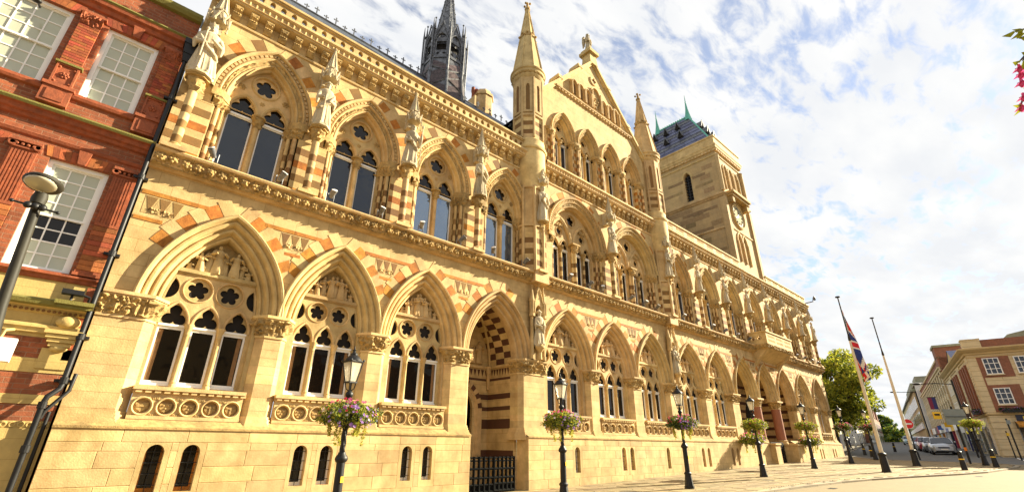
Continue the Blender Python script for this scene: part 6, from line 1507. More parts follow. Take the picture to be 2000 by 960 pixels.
KERB = [(-60, 5.9), (-20, 5.9), (0, 5.8), (8, 5.75), (13.2, 5.48), (15.55, 5.2), (17.75, 4.85), (19.36, 4.45), (21.34, 3.77), (23.88, 2.75), (25.53, 2.24), (27.68, 1.9), (29.6, 1.65), (31.2, 1.62), (32.2, 2.0), (32.7, 2.7), (33.1, 3.6), (33.5, 5.3), (34.0, 6.7), (35.2, 8.0), (37.5, 9.3), (41, 10.6), (48, 12.0), (60, 14.2), (80, 17.8), (120, 25)]
poly = []
m = MB()
for (a, b) in zip(KERB, KERB[1:]):
    q = [(a[0], a[1]), (b[0], b[1]), (b[0], 30), (a[0], 30)]
    if b[0] <= a[0]: continue
    m.add([(x, y, gz_(x, -.012)) for x, y in q], [(0, 1, 2, 3)]); m.add([(a[0], a[1], gz_(a[0], -.06)), (b[0], b[1], gz_(b[0], -.06)), (b[0], b[1], gz_(b[0], -.012)), (a[0], a[1], gz_(a[0], -.012))], [(0, 1, 2, 3)])
pv = m.build('pavement', 'joint', None); pv['kind'] = 'structure'
def kerb_y(x):
    for (a, b) in zip(KERB, KERB[1:]):
        if a[0] <= x <= b[0]: return a[1]+(b[1]-a[1])*(x-a[0])/(b[0]-a[0])
    return 6
random.seed(4)
# laid slabs, larger pieces as single stones, the rest joined
small = MB(); cnt = 0
y = 9.78
while y > 1.5:
    h = .42; x = -8+random.random()*.4
    while x < 46:
        wd_ = random.uniform(.5, .95); x1 = x+wd_; y0 = y-h
        ky = max(kerb_y(x), kerb_y(x1)) if x < 32 else max(kerb_y(x), kerb_y(min(x1, 119)))
        y0 = max(y0, ky+.15)
        if y-y0 > .06:
            t = random.uniform(-.003, .003); P = lambda xx, yy, dz: (xx, yy, gz_(xx, dz+t)); c = .01
            vs = [P(x+.012, y0+.012, -.012), P(x1-.012, y0+.012, -.012), P(x1-.012, y-.012, -.012), P(x+.012, y-.012, -.012), P(x+.022, y0+.022, 0), P(x1-.022, y0+.022, 0), P(x1-.022, y-.022, 0), P(x+.022, y-.022, 0)]
            fs = [(4, 5, 6, 7), (0, 1, 5, 4), (1, 2, 6, 5), (2, 3, 7, 6), (3, 0, 4, 7)]
            if 8.5 < x < 23.5 and cnt < 298: mm = MB(); mm.add(vs, fs); mm.build('paving_slab', 'paving', pv); cnt += 1
            else: small.add(vs, fs)
        x = x1
    y -= h
small.build('paving_slabs', 'paving', pv, kind='stuff')
for (a, b) in zip(KERB[2:-2], KERB[3:-1]):
    L_ = hypot(b[0]-a[0], b[1]-a[1]); n = max(1, int(L_/.7))
    if a[0] > 48: break
    for k in range(n):
        p = [a[q]+(b[q]-a[q])*k/n for q in (0, 1)]; q_ = [a[q]+(b[q]-a[q])*(k+1)/n for q in (0, 1)]; dx, dy = (b[0]-a[0])/L_, (b[1]-a[1])/L_; nx, ny = -dy, dx
        p = (p[0]+dx*.006, p[1]+dy*.006); q_ = (q_[0]-dx*.006, q_[1]-dy*.006); w_ = .13
        pts = [p, q_, (q_[0]+nx*w_, q_[1]+ny*w_), (p[0]+nx*w_, p[1]+ny*w_)]
        pts[0] = (p[0]-nx*.01, p[1]-ny*.01); pts[1] = (q_[0]-nx*.01, q_[1]-ny*.01)
        mm = MB(); mm.add([(x, y, gz_(x, -.06)) for x, y in pts]+[(x, y, gz_(x, .003)) for x, y in pts], [(0, 1, 5, 4), (1, 2, 6, 5), (2, 3, 7, 6), (3, 0, 4, 7), (4, 5, 6, 7)]); mm.build('kerb_stone', 'kerb', pv)
# small round drain studs along the kerb
m = MB()
for k in range(40): x = 14.2+k*.13; m.ball((x, kerb_y(x)+.35-.0*x, gz_(x, .002)), .02, 6, 4, (1, 1, .3))
m.build('tactile_studs', 'iron', pv, kind='stuff')
for x, y, r in ((11.2, 7.9, .22), (16.8, 6.6, .2), (20.6, 8.7, .16)):
    mm = MB(); mm.add([(x+r*cos(2*pi*k/20), y+r*sin(2*pi*k/20), gz_(x+r*cos(2*pi*k/20), .004)) for k in range(20)], [tuple(range(20))]); mm.build('manhole_cover', 'joint', pv)
for x, y in ((15.9, 4.6), (23.4, 2.3)):
    mm = MB(); mm.add([(x+a, y+b, gz_(x+a, -.042)) for a, b in ((-.16, -.09), (.16, -.09), (.16, .09), (-.16, .09))], [(0, 1, 2, 3)]); o = mm.build('drain_cover', 'iron', None); o['kind'] = 'structure'
# painted lines of the far carriageway
for yy, x0, x1 in ((1.0, 33.6, 41), (1.35, 35.0, 41.5)):
    m = MB(); m.add([(x0, yy+.0, gz_(x0, -.044)), (x1, yy+.75, gz_(x1, -.044)), (x1, yy+.87, gz_(x1, -.044)), (x0, yy+.1, gz_(x0, -.044))], [(0, 1, 2, 3)]); o = m.build('road_marking', 'white', None); o['kind'] = 'structure'
# ================================================================= street furniture
def leaves(n, fn, size, seed):
    rd = random.Random(seed); m = MB(); 
    for _ in range(n):
        p = Vector(fn(rd)); a = Vector((rd.gauss(0, 1), rd.gauss(0, 1), rd.gauss(0, 1))).normalized(); b = a.orthogonal().normalized(); b.rotate(Matrix.Rotation(rd.random()*6.28, 3, a)); c = a.cross(b); s_ = size*rd.uniform(.6, 1.3)
        m.v += [tuple(p-b*s_), tuple(p+c*s_*.45+a*s_*.1), tuple(p+b*s_), tuple(p-c*s_*.45+a*s_*.1)]; k = len(m.v); m.f.append((k-4, k-3, k-2, k-1)); m.m.append(0)
    return m
def basket_pt(rd, top=1.0):
    t = rd.random()*6.283; u = rd.random()**.5; r = .42*u; hh = .20*sqrt(max(0, 1-(u*.95)**2)); z = rd.uniform(-hh*.9, hh*1.25)
    n_ = noise.noise(Vector((cos(t)*2.2, sin(t)*2.2, z*7)))*.26
    return ((r+n_*u)*cos(t), (r+n_*u)*sin(t), z+.02*rd.gauss(0, 1))
def trail_pt(k, rd):
    t = k*1.1+.4; s_ = rd.random(); return ((.30-.04*s_)*cos(t)+rd.gauss(0, .018), (.30-.04*s_)*sin(t)+rd.gauss(0, .018), -.10-.36*s_*(1 if k % 2 else .6))
bk_meshes = []
for v in range(3):
    col = [('leafdark', 1500), ('leaf', 2000), ('leafyellow', 700)]
    if v == 1: col = [('leafdark', 900), ('leaf', 2000), ('leafyellow', 1500)]
    if v == 2: col = [('leafdark', 3000), ('leaf', 900), ('leafyellow', 200)]
    L_ = [(mt_, leaves(n, basket_pt, .028, v*10+i).mesh('foliage', mt_)) for i, (mt_, n) in enumerate(col)]
    fl_ = []
    for i, (mt_, n) in enumerate([('pink', 42), ('redpetal', 16), ('purple', 46), ('whitepetal', 22)]):
        if v == 1: n = int(n*.35)
        rd = random.Random(v*7+i); m = MB()
        for _ in range(n):
            t = (rd.random()-.5)*(3.0 if mt_ == 'purple' else 6.28)+(-.9 if mt_ == 'purple' else 0)
            zz = rd.uniform(-.02, .24) if mt_ in ('pink', 'redpetal') else rd.uniform(-.2, .12)
            r = .43*sqrt(max(.02, 1-(zz/.27)**2))+.02; p = Vector((r*cos(t), r*sin(t), zz+.02)); nn = Vector((cos(t), sin(t), .6)).normalized(); b = nn.orthogonal().normalized(); c = nn.cross(b); s_ = rd.uniform(.018, .032)
            for q in range(5):
                a = 2*pi*q/5; d = b*cos(a)+c*sin(a); e = b*cos(a+.6)+c*sin(a+.6); f = b*cos(a-.6)+c*sin(a-.6)
                k = len(m.v); m.v += [tuple(p), tuple(p+f*s_*.8+nn*s_*.3), tuple(p+d*s_*1.2+nn*s_*.25), tuple(p+e*s_*.8+nn*s_*.3)]; m.f.append((k, k+1, k+2, k+3)); m.m.append(0)
        fl_.append((mt_, m.mesh('blossoms', mt_)))
    tr_ = MB()
    for k in range(6): tt = leaves(130, lambda rd, k=k: trail_pt(k, rd), .022, k+v*9); b = len(tr_.v); tr_.v += tt.v; tr_.f += [tuple(i+b for i in f) for f in tt.f]; tr_.m += tt.m
    bk_meshes.append((L_, fl_, tr_.mesh('trailing_stems', 'leafyellow')))
bowl = MB(); bowl.lathe([(.05,-.18),(.20,-.12),(.28,.0),(.29,.02)], 0, 0, 16); bowl_me = bowl.mesh('basket_bowl', 'iron', smooth=50)
def basket(x, y, z, v, lb, grp, sc_=1.0, petals=True):
    t = thing('flower_basket', lb, 'flower basket', (x, y, z-.2), grp); L_, fl_, tm = bk_meshes[v]; rz = v*1.3+x
    rz = 0
    link(bowl_me, 'basket_bowl', t, at=(x, y, z)).scale = (sc_,)*3
    for mt_, me in L_: o = link(me, 'foliage', t, at=(x, y, z), rz=x % 1.5-.7, kind='stuff'); o.scale = (sc_,)*3
    for mt_, me in fl_:
        if petals: o = link(me, 'blossoms', t, at=(x, y, z), rz=x % .8-.4, kind='stuff'); o.scale = (sc_,)*3
    o = link(tm, 'trailing_stems', t, at=(x, y, z), kind='stuff'); o.scale = (sc_,)*3
LH = 2.62
def lamp_meshes():
    r = {}
    m = MB(); m.prism(ngon(0, 0, .13, 8, pi/8), 0, .06); m.prism(ngon(0, 0, .115, 8, pi/8), .06, .34, .72); m.lathe([(.10,.34),(.10,.37),(.075,.40)], 0, 0, 16); r['base'] = m.mesh('base', 'iron', smooth=35)
    m = MB(); m.lathe([(.066,.38),(.062,.98),(.085,1.0),(.095,1.03),(.085,1.06),(.06,1.09),(.05,1.12)], 0, 0, 24, mod=lambda a, z: 1-.05*(sin(12*a) > 0) if z < .98 else 1); r['lower_shaft'] = m.mesh('lower_shaft', 'iron', smooth=40)
    m = MB(); m.lathe([(.036+.0035*(k % 2 == 0), 1.10+.82*k/60) for k in range(61)], 0, 0, 20, mod=lambda a, z: 1+.13*sin(3*a+z*38)); m.ball((0, 0, 1.93), .06, 10, 8); r['twisted_shaft'] = m.mesh('twisted_shaft', 'iron', smooth=60)
    m = MB(); m.tube([(0, 0, 1.9), (0, 0, 2.10)], .022, 10)
    for k in range(4):
        t = pi/4+k*pi/2; m.tube([(.015*cos(t), .015*sin(t), 1.98), (.06*cos(t), .06*sin(t), 2.02), (.085*cos(t), .085*sin(t), 2.12)], .009, 6)
    r['neck'] = m.mesh('neck', 'iron', smooth=50)
    m = MB(); n = 4
    lo, hi, z0, z1 = .085, .155, 2.12, 2.42
    m.prism(ngon(0, 0, lo+.015, 4, pi/4), 2.10, 2.125)
    for k in range(4):
        t = pi/4+k*pi/2; t2 = t+pi/2
        m.tube([(lo*cos(t), lo*sin(t), z0), (hi*cos(t), hi*sin(t), z1)], .009, 5)
        m.tube([(hi*cos(t), hi*sin(t), z1), (hi*cos(t2), hi*sin(t2), z1)], .012, 5); m.ball((hi*1.06*cos(t), hi*1.06*sin(t), z1+.02), .02, 6, 5)
    r['lantern_frame'] = m.mesh('lantern_frame', 'iron', smooth=40)
    m = MB()
    for k in range(4):
        t = pi/4+k*pi/2; t2 = t+pi/2; q = .97
        m.add([(lo*q*cos(t), lo*q*sin(t), z0), (lo*q*cos(t2), lo*q*sin(t2), z0), (hi*q*cos(t2), hi*q*sin(t2), z1), (hi*q*cos(t), hi*q*sin(t), z1)], [(0, 1, 2, 3)])
    r['lantern_glass'] = m.mesh('lantern_glass', 'lglass')
    m = MB(); m.prism(ngon(0, 0, .175, 4, pi/4), 2.42, 2.435); m.lathe([(.135,2.435),(.12,2.47),(.08,2.51),(.055,2.525),(.055,2.55),(.03,2.565),(.02,2.59),(.03,2.605),(.012,2.62),(.003,2.67)], 0, 0, 16); r['lantern_roof'] = m.mesh('lantern_roof', 'iron', smooth=40)
    m = MB(); m.box(-.025, .025, -.078, -.072, .72, .80); r['yellow_plate'] = m.mesh('yellow_plate', 'yellowpaint')
    m = MB(); m.tube([(0, 0, 2.2), (0, 0, 2.32)], .02, 8); m.ball((0, 0, 2.33), .035, 8, 6, (1, 1, 1.4)); r['bulb'] = m.mesh('bulb', 'white', smooth=60)
    return r
LM = lamp_meshes()
def lamp(x, y, lb, lean=0, plate=True, grp='black lantern posts on the square'):
    t = thing('street_lamp', lb, 'street lamp', (x, y, ground(x)), grp)
    for k, me in LM.items():
        if k == 'yellow_plate' and not plate: continue
        link(me, k, t, at=(x, y, ground(x)))
    t.rotation_euler = (0, radians(lean), radians(12))
    return t
LP = [(3.2, 7.24, 'nearest black lantern post, in front of the second pair of basement windows', 0), (8.34, 7.52, 'black lantern post just right of the striped dark doorway', 0), (12.9, 7.12, 'black lantern post standing alone on the paving in the middle, third from the left', 0),
      (18.07, 7.2, 'fourth lantern post from the left, in front of the red column porch', 1), (23.67, 7.33, 'fifth lantern post from the left, in front of the right end of the porch', 0), (28.8, 7.25, 'sixth lantern post, at the right corner of the town hall under the tree', 0),
      (33.5, 7.25, 'seventh lantern post, directly left of the flag pole in the picture', 1), (30.3, 2.62, 'lantern post at the right, with a tall yellow green basket, near the shop corner', 1)]
BL = ['big basket of pink, red and purple flowers on the nearest lantern post', 'basket of pink and violet flowers on the post by the doorway', 'dark leafy basket with purple flowers on the third lantern post', 'bright green basket above a purple one on the fourth lantern post',
      'yellow green leafy basket on the fifth lantern post', 'dim leafy basket on the post under the tree', 'reddish basket on the lantern post left of the flag pole', 'yellow green trailing basket on the lantern post near the shop corner']
for k, (x, y, lb, v) in enumerate(LP):
    lamp(x, y, lb, -1.2 if k == 0 else 0)
    basket(x, y, ground(x)+1.62+(.06 if k == 7 else 0), (0, 0, 2, 1, 1, 2, 2, 1)[k], BL[k], 'flower baskets on the lantern posts', .9)
for x, y, z, lb in ((22.9, 9.35, .30, 'lower basket of magenta and purple flowers hanging left of the porch columns'), (29.5, 9.1, .28, 'dark basket with magenta flowers hanging right of the porch columns')):
    basket(x, y, z, 0, lb, 'flower baskets hanging at the porch', 1.15)
    t = thing('basket_bracket', 'black iron bracket holding the '+('left' if x < 25 else 'right')+' one of the two low porch baskets', 'bracket', (x, 9.9, z)); m = MB(); m.tube([(x, 9.83, z+.12), (x, y, z+.16), (x, y, z)], .015, 6); m.tube([(x, 9.83, z-.2), (x, y+.1, z+.14)], .012, 6); m.build('arm', 'iron', t)
# flag poles
def pole(x, y, h, lb):
    t = thing('flag_pole', lb, 'flag pole', (x, y, ground(x)), 'flag poles on the square'); g0 = ground(x)
    m = MB(); m.prism(ngon(x, y, .16, 8, pi/8), g0, g0+.04); m.prism(ngon(x, y, .145, 8, pi/8), g0+.04, g0+.55, .78); m.lathe([(.12,g0+.55),(.14,g0+.58),(.14,g0+.62),(.09,g0+.66)], x, y, 16); m.build('base', 'iron', t, smooth=35)
    m = MB(); m.lathe([(.066,g0+.6),(.056,g0+h*.5),(.038,g0+h*.72)], x, y, 14); m.build('shaft', 'polestone', t, smooth=50)
    m = MB(); m.lathe([(.038,g0+h*.72),(.052,g0+h*.725),(.028,g0+h*.76),(.024,g0+h-.05),(.09,g0+h-.04),(.09,g0+h),(.0,g0+h+.02)], x, y, 12); m.build('upper_shaft', 'polegrey', t, smooth=40)
    m = MB(); m.tube([(x+.09, y, g0+.9), (x+.05, y, g0+h-.1)], .006, 4); m.build('halyard', 'white', t)
pole(23.0, 4.75, 6.72, 'tall pole with a black base carrying the drooping union flag'); pole(28.15, 4.66, 6.6, 'bare flag pole right of the one with the flag')
# drooping union flag: cloth in folds, coloured by the flag's own pattern
def flag():
    nu, nv = 64, 40; m = MB(); hx, hy = 23.06, 4.73; zt, fly, hoist = 5.35, 2.9, 1.05
    def col(u, v):    # u along fly, v down the hoist
        x = (u-.5)*2; y_ = (v-.5)
        if abs(y_) < .10 or abs(x) < .10: return 2
        if abs(y_) < .17 or abs(x) < .17: return 1
        d = abs(abs(y_)-abs(x)*.5); s_ = (abs(y_)-abs(x)*.5)
        if d < .045: return 2 if (s_ > 0) == (x*y_ > 0) or d < .02 else 1
        return 1 if d < .10 else 0
    def P(u, v):
        fold = .10*sin(v*9+u*5)*(.3+.7*u); dr = u*fly
        x = hx+.02+v*.22*(1-u*.4)+.36*u+fold*.5+.05*sin(u*7); y_ = hy-.10*u+.14*sin(v*11+u*3)*min(1, u*2+.15)
        z = zt-v*hoist*(1-.62*u)-dr*.86-.10*sin(u*3.14)
        return (x, y_, z)
    v = [P(i/nu, j/nv) for i in range(nu+1) for j in range(nv+1)]; mm = nv+1; m.v = v
    for i in range(nu):
        for j in range(nv): m.f.append((i*mm+j, (i+1)*mm+j, (i+1)*mm+j+1, i*mm+j+1)); m.m.append(col((i+.5)/nu, (j+.5)/nv))
    o = m.build('union_flag', ['flagblue', 'flagwhite', 'flagred'], None, smooth=80, at=None)
    return tag(o, 'union flag hanging limp in folds from the left flag pole', 'flag')
flag()
# bollards
def bollard(x, y, lb, h=.62):
    g0 = ground(x); t = thing('bollard', lb, 'bollard', (x, y, g0), 'black bollards on the kerb tip')
    m = MB(); m.prism(ngon(x, y, .105, 8, pi/8), g0, g0+h, .62); m.lathe([(.075,g0+h),(.08,g0+h+.02),(.05,g0+h+.05),(.0,g0+h+.06)], x, y, 12); m.build('post', 'iron', t, smooth=35)
    m = MB(); m.prism(ngon(x, y, .091, 8, pi/8), g0+.36, g0+.40, .96); m.build('gold_band', 'yellowpaint', t)
bollard(26.1, 2.9, 'black bollard with a yellow band on the kerb, left of the sign post'); bollard(29.16, 2.22, 'black bollard with a yellow band at the kerb tip, right of the green basket post')
for x, y, k in ((37.2, 8.2, 0), (40.5, 9.3, 1), (44, 10.1, 2), (49, 9.2, 3)): bollard(x, y, 'small dark bollard number among those along the far kerb, %s from the left pole' % ('first', 'second', 'third', 'fourth')[k] if False else 'distant dark bollard on the far pavement edge, %s one going away' % ('first', 'second', 'third', 'fourth')[k])
# sign posts
def post(x, y, h, name, lb, cat, r=.035):
    g0 = ground(x); t = thing(name, lb, cat, (x, y, g0)); m = MB(); m.tube([(x, y, g0), (x, y, g0+h)], r, 8); m.build('post', 'iron', t, smooth=50); return t, g0
t, g0 = post(31.4, 3.22, 2.5, 'sign_post', 'black post carrying the back of a grey road sign and a yellow sign', 'sign post', .045)
def panel(xc, yc, z0, z1, w_, mt_, parent, name, n=(-.75, -.66), th=.02):
    tx, ty = -n[1], n[0]; m = MB(); m.add([(xc+tx*s_*w_/2+n[0]*d, yc+ty*s_*w_/2+n[1]*d, z) for d in (0, -th) for s_, z in ((-1, z0), (1, z0), (1, z1), (-1, z1))], [(0, 1, 2, 3), (7, 6, 5, 4), (0, 4, 5, 1), (1, 5, 6, 2), (2, 6, 7, 3), (3, 7, 4, 0)]); return m.build(name, mt_, parent)
panel(31.35, 3.17, 1.05, 1.75, .95, 'signgrey', t, 'sign_panel'); panel(31.31, 3.13, 1.40, 1.42, .95, 'iron', t, 'sign_rail')
tx_, ty_ = .66, -.75
panel(31.33-.66*.80, 3.15+.75*.80, 1.30, 1.62, .36, 'yellowpaint', t, 'yellow_sign'); panel(31.33-.66*.80-.01, 3.15+.75*.80-.01, 1.46, 1.54, .22, 'iron', t, 'sign_print')
m = MB(); m.lathe([(.05,g0+.55),(.055,g0+.58),(.055,g0+.68),(.05,g0+.7)], 31.4, 3.22, 10); m.build('orange_band', 'orangepaint', t)
t, g0 = post(34.1, 5.5, 1.95, 'no_entry_sign', 'round red no entry sign with a white bar on a black post', 'road sign', .03)
nx, ny = -.94, -.34; m = MB()
def disc(r, d, mt_, nm, bar=None):
    m = MB(); cz = g0+1.80; pts = []
    n_ = 28
    if bar: pts = [(-bar[0], -bar[1]), (bar[0], -bar[1]), (bar[0], bar[1]), (-bar[0], bar[1])]
    else: pts = [(r*cos(2*pi*k/n_), r*sin(2*pi*k/n_)) for k in range(n_)]
    m.add([(34.1+nx*d-ny*a, 5.5+ny*d+nx*a, cz+b) for a, b in pts], [tuple(range(len(pts)))]); m.build(nm, mt_, t)
disc(.25, .035, 'white', 'sign_rim'); disc(.235, .04, 'signred', 'sign_face'); disc(0, .045, 'white', 'white_bar', (.17, .04))
m = MB(); m.lathe([(.05,g0),(.10,g0+.02),(.085,g0+.4),(.05,g0+.45)], 34.1, 5.5, 10); m.build('base', 'iron', t)
t, g0 = post(39.4, 3.6, 4.3, 'lighting_column', 'tall dark lighting column with a long arm in front of the corner shop', 'lamp post', .05)
m = MB(); m.tube([(39.4, 3.6, g0+4.05), (38.9, 4.3, g0+4.12), (38.5, 4.95, g0+4.10)], .025, 6); m.build('arm', 'iron', t); m = MB(); m.ball((38.35, 5.15, g0+4.10), .17, 10, 6, (1, 1.3, .35)); m.build('lamp_head', 'polegrey', t, smooth=60)
t, g0 = post(62, 8.6, 5.2, 'lighting_column', 'distant tall lighting column before the tan building down the street', 'lamp post', .06)
m = MB(); m.tube([(62, 8.6, g0+5.1), (61, 10.0, g0+5.15)], .03, 6); m.build('arm', 'iron', t); m = MB(); m.ball((60.9, 10.2, g0+5.15), .2, 8, 6, (1, 1.4, .35)); m.build('lamp_head', 'polegrey', t, smooth=60)
t, g0 = post(39.6, 2.1, 1.4, 'parking_sign_post', 'thin black post at the right in front of the shop awning', 'sign post', .03)
panel(39.55, 2.05, g0+1.15, g0+1.3, .14, 'yellowpaint', t, 'sign_panel')
t, g0 = post(36.5, 1.75, 2.0, 'notice_post', 'thin black post with a small grey notice beside the shop corner', 'sign post', .035)
panel(36.45, 1.70, g0+1.72, g0+1.92, .2, 'signgrey', t, 'sign_panel')
# close street lamp at the left edge
hp = (-.76, 5.90, 2.30); base = (-.50, 5.9, ground(0))
t = thing('street_light', 'large grey street light with an oval head and ladder bar, close at the left edge', 'street light', base)
m = MB(); m.tube([base, (-.565, 5.9, 0.2), (-.675, 5.9, 1.065), (-.745, 5.9, 2.12)], .045, 16, taper=[.06, .047, .042, .036]); m.build('pole', 'polegrey', t, smooth=50)
m = MB(); m.ball((-.755, 5.84, 2.25), .175, 24, 14, (.85, 1.25, .34)); m.lathe([(.055,2.06),(.06,2.12),(.05,2.17)], -.745, 5.9, 16); m.build('lamp_head', 'polegrey', t, smooth=60)
m = MB(); m.ball((-.762, 5.80, 2.228), .145, 24, 12, (.85, 1.2, .32)); m.build('lens', 'lglass', t, smooth=60)
m = MB(); m.tube([(-.90, 5.84, 2.02), (-.58, 5.84, 2.00)], .010, 7); m.ball((-.90, 5.84, 2.02), .018, 7, 5); m.ball((-.58, 5.84, 2.00), .018, 7, 5)
for dx in (-.05, 0, .05): m.ball((-.74+dx, 5.83, 2.01), .034, 8, 6)
m.build('ladder_bar', 'iron', t, smooth=60)
# hanging fuchsia at the right edge, close to the camera
def at_px(x, y, k):
    d = rr*((x-1000)/903.1)-uu*((y-477.2)/903.1)+fw; return tuple(d*k)
fx, fy, fz = at_px(2215, 60, 2.05)
t = thing('hanging_basket', 'hanging fuchsia with pink bells at the top right edge, close to the camera', 'flower basket', (fx, fy, fz))
m = MB(); m.lathe([(.08,.0),(.20,.06),(.24,.18)], fx, fy, 16); m.v = [(a, b, c+fz) for a, b, c in m.v]; m.build('basket_bowl', 'iron', t, smooth=50)
stems = MB(); lv = MB(); fw_ = MB(); rd = random.Random(5)
def stem(p0, p1, p2):
    pts = [tuple(Vector(p0)*(1-s_)**2+Vector(p1)*2*s_*(1-s_)+Vector(p2)*s_*s_) for s_ in [k/10 for k in range(11)]]; stems.tube(pts, .0035, 5)
    for k in range(2, 11):
        p = Vector(pts[k])
        for sg in (-1, 1):
            d = Vector((rd.uniform(-.8, .2)*1, rd.uniform(-.4, 1)*sg, rd.uniform(-.6, .1))).normalized(); c = d.cross(Vector((.2, .3, 1))).normalized(); n_ = d.cross(c); l = rd.uniform(.035, .06); w_ = l*.27; b = len(lv.v)
            lv.v += [tuple(p), tuple(p+d*l*.4+c*w_+n_*.004), tuple(p+d*l*.45-n_*.003), tuple(p+d*l*.4-c*w_+n_*.004), tuple(p+d*l-n_*.01)]; lv.f += [(b, b+1, b+2), (b, b+2, b+3), (b+1, b+4, b+2), (b+2, b+4, b+3)]; lv.m += [0]*4
    return pts[-1]
def at_px(x, y, k):
    d = rr*((x-1000)/903.1)-uu*((y-477.2)/903.1)+fw; return tuple(d*k)
for (px, py, k) in ((1984, 62, 2.0), (1992, 75, 2.05), (1990, 122, 2.0), (1998, 118, 1.95), (1994, 205, 2.02)):
    e = at_px(px, py, k); stem((fx-.05, fy+.05, fz+.12), ((fx+e[0])/2-.04, (fy+e[1])/2+.04, max(fz, e[2])+.05), e)
m = MB()
for (px, py, k) in ((1991, 130, 2.0), (1993, 142, 2.03), (1995, 158, 2.0), (1999, 186, 2.02), (1995, 206, 2.02)):
    p = Vector(at_px(px, py, k)); 
    for q in range(5):
        a = 2*pi*q/5; d = Vector((cos(a), sin(a), 0)); c = Vector((-sin(a), cos(a), 0)); b = len(m.v)
        m.v += [tuple(p), tuple(p+d*.016+c*.009-Vector((0, 0, .012))), tuple(p+d*.030-Vector((0, 0, .016))), tuple(p+d*.016-c*.009-Vector((0, 0, .012)))]; m.f.append((b, b+1, b+2, b+3)); m.m.append(0)
    m.lathe([(.004,.012),(.006,.0),(.014,-.018),(.011,-.028)], p.x, p.y, 8, cap=False); m.v[-32:] = [(a_, b_, c_+p.z) for a_, b_, c_ in m.v[-32:]]
m.build('blossoms', 'pink', t, smooth=60); lv.build('leaves', 'leaf', t); stems.build('stems', 'bark', t)
o = leaves(900, lambda rd: (fx+.05+rd.gauss(0, .09), fy-.08+rd.gauss(0, .09), fz+.22+rd.gauss(0, .06)), .03, 77).build('foliage', 'leaf', t); o['kind'] = 'stuff'
m = MB(); m.tube([(fx+.6, fy-.7, ground(3)), (fx+.6, fy-.7, 2.4)], .035, 10); m.tube([(fx+.6, fy-.7, 2.3), (fx+.1, fy-.1, 2.35), (fx, fy, 2.3), (fx, fy, fz+.2)], .012, 6); m.build('hanging_bracket', 'iron', t)
# ================================================================= the street at the right
CX_, CY_ = 42.7, 2.77; RZ = radians(11); g0 = ground(43)
def loc(x, y):  # local (along street, toward the town hall) -> drawing coordinates
    return (CX_+x*cos(RZ)-y*sin(RZ), CY_+x*sin(RZ)+y*cos(RZ))
def bthing(name, lb, cat, x, grp=None):
    p = loc(x, 0); return thing(name, lb, cat, (p[0], p[1], 0), grp, rz=RZ, local=True)
gl = lambda x: ground(loc(x, 0)[0])
def sash(parent, face, a, b, z0, z1, nc, nr, frame='white', off=0, d=.05):
    """window in a wall; face 'x' = west end (a..b run along y), 'y' = street side"""
    T = (lambda u, w_, z: (off-.0+w_, u, z)) if face == 'x' else (lambda u, w_, z: (u, off-w_, z))
    m = MB(); m.plate([[(a, z0), (b, z0), (b, z1), (a, z1)], [(a+.05, z0+.05), (b-.05, z0+.05), (b-.05, z1-.05), (a+.05, z1-.05)]], -.01, d, T); f = m.build('window', frame, parent)
    m = MB(); th = .018
    for k in range(1, nc): u = a+(b-a)*k/nc; m.plate([[(u-th, z0+.04), (u+th, z0+.04), (u+th, z1-.04), (u-th, z1-.04)]], .012, .03, T)
    for k in range(1, nr): z = z0+(z1-z0)*k/nr; m.plate([[(a+.04, z-th), (b-.04, z-th), (b-.04, z+th), (a+.04, z+th)]], .014, .03, T)
    m.build('glazing_bars', frame, f)
    m = MB(); m.plate([[(a+.03, z0+.03), (b-.03, z0+.03), (b-.03, z1-.03), (a+.03, z1-.03)]], .032, .04, T); m.build('pane', 'glassup', f)
# --- corner shop, three storeys, brick panels in cream stone
sh = bthing('corner_shop', 'cream stone corner building with red brick panels and white sash windows at the right', 'building', 0)
zg = g0-.2; LEN, DEP = 15.3, 14.0
m = MB(); m.box(0, LEN, -DEP, 0, zg, 5.72); m.build('wall', 'cream2', sh)
WINS = [(-1.43, -.66, 4.36, 5.37), (-2.86, -2.10, 4.36, 5.37), (-1.43, -.66, 2.56, 3.53), (-2.86, -2.10, 2.56, 3.53), (-4.6, -3.8, 4.36, 5.37), (-4.6, -3.8, 2.56, 3.53), (-6.4, -5.6, 4.36, 5.37), (-6.4, -5.6, 2.56, 3.53)]+[(y_-.8, y_, z_, z_+.98) for y_ in (-7.6, -9.4, -11.2, -12.9) for z_ in (4.37, 2.56)]
for (a, b, z0, z1) in ((-1.92, -.50, 4.18, 5.50), (-1.92, -.42, 2.12, 3.72), (-5.2, -3.2, 4.18, 5.5), (-5.2, -3.2, 2.12, 3.72)): m = MB(); m.box(-.02, 0, a, b, z0, z1); m.build('brick_panel', 'brick2', sh)
m = MB(); m.box(-.018, 0, -.50, -.42, 3.7, 5.5); m.build('brick_panel', 'brick2', sh)
for (a, b, z0, z1) in WINS:
    sash(sh, 'x', a, b, z0, z1, 3, 3, off=-.07); m = MB(); m.box(-.10, 0, a-.04, b+.04, z0-.07, z0); m.build('window_sill', 'cream2', sh)
def roundband(prs, name, mt_, x1=LEN):
    m = MB(); m.sweep([[(x+sx*o, y+sy*o, z) for o, z in prs] for x, y, sx, sy in ((0, -DEP, -1, 0), (0, 0, -1, 1), (x1, 0, 0, 1))]); return m.build(name, mt_, sh)
roundband([(0,5.60),(.08,5.64),(.10,5.74),(.22,5.82),(.30,5.90),(.34,5.94),(.34,6.02),(.0,6.08)], 'cornice', 'tan2')
roundband([(0,1.93),(.08,1.95),(.10,2.02),(.0,2.08)], 'string_course', 'tan2'); roundband([(0,5.44),(.04,5.45),(.04,5.5),(0,5.52)], 'string_course', 'tan2')
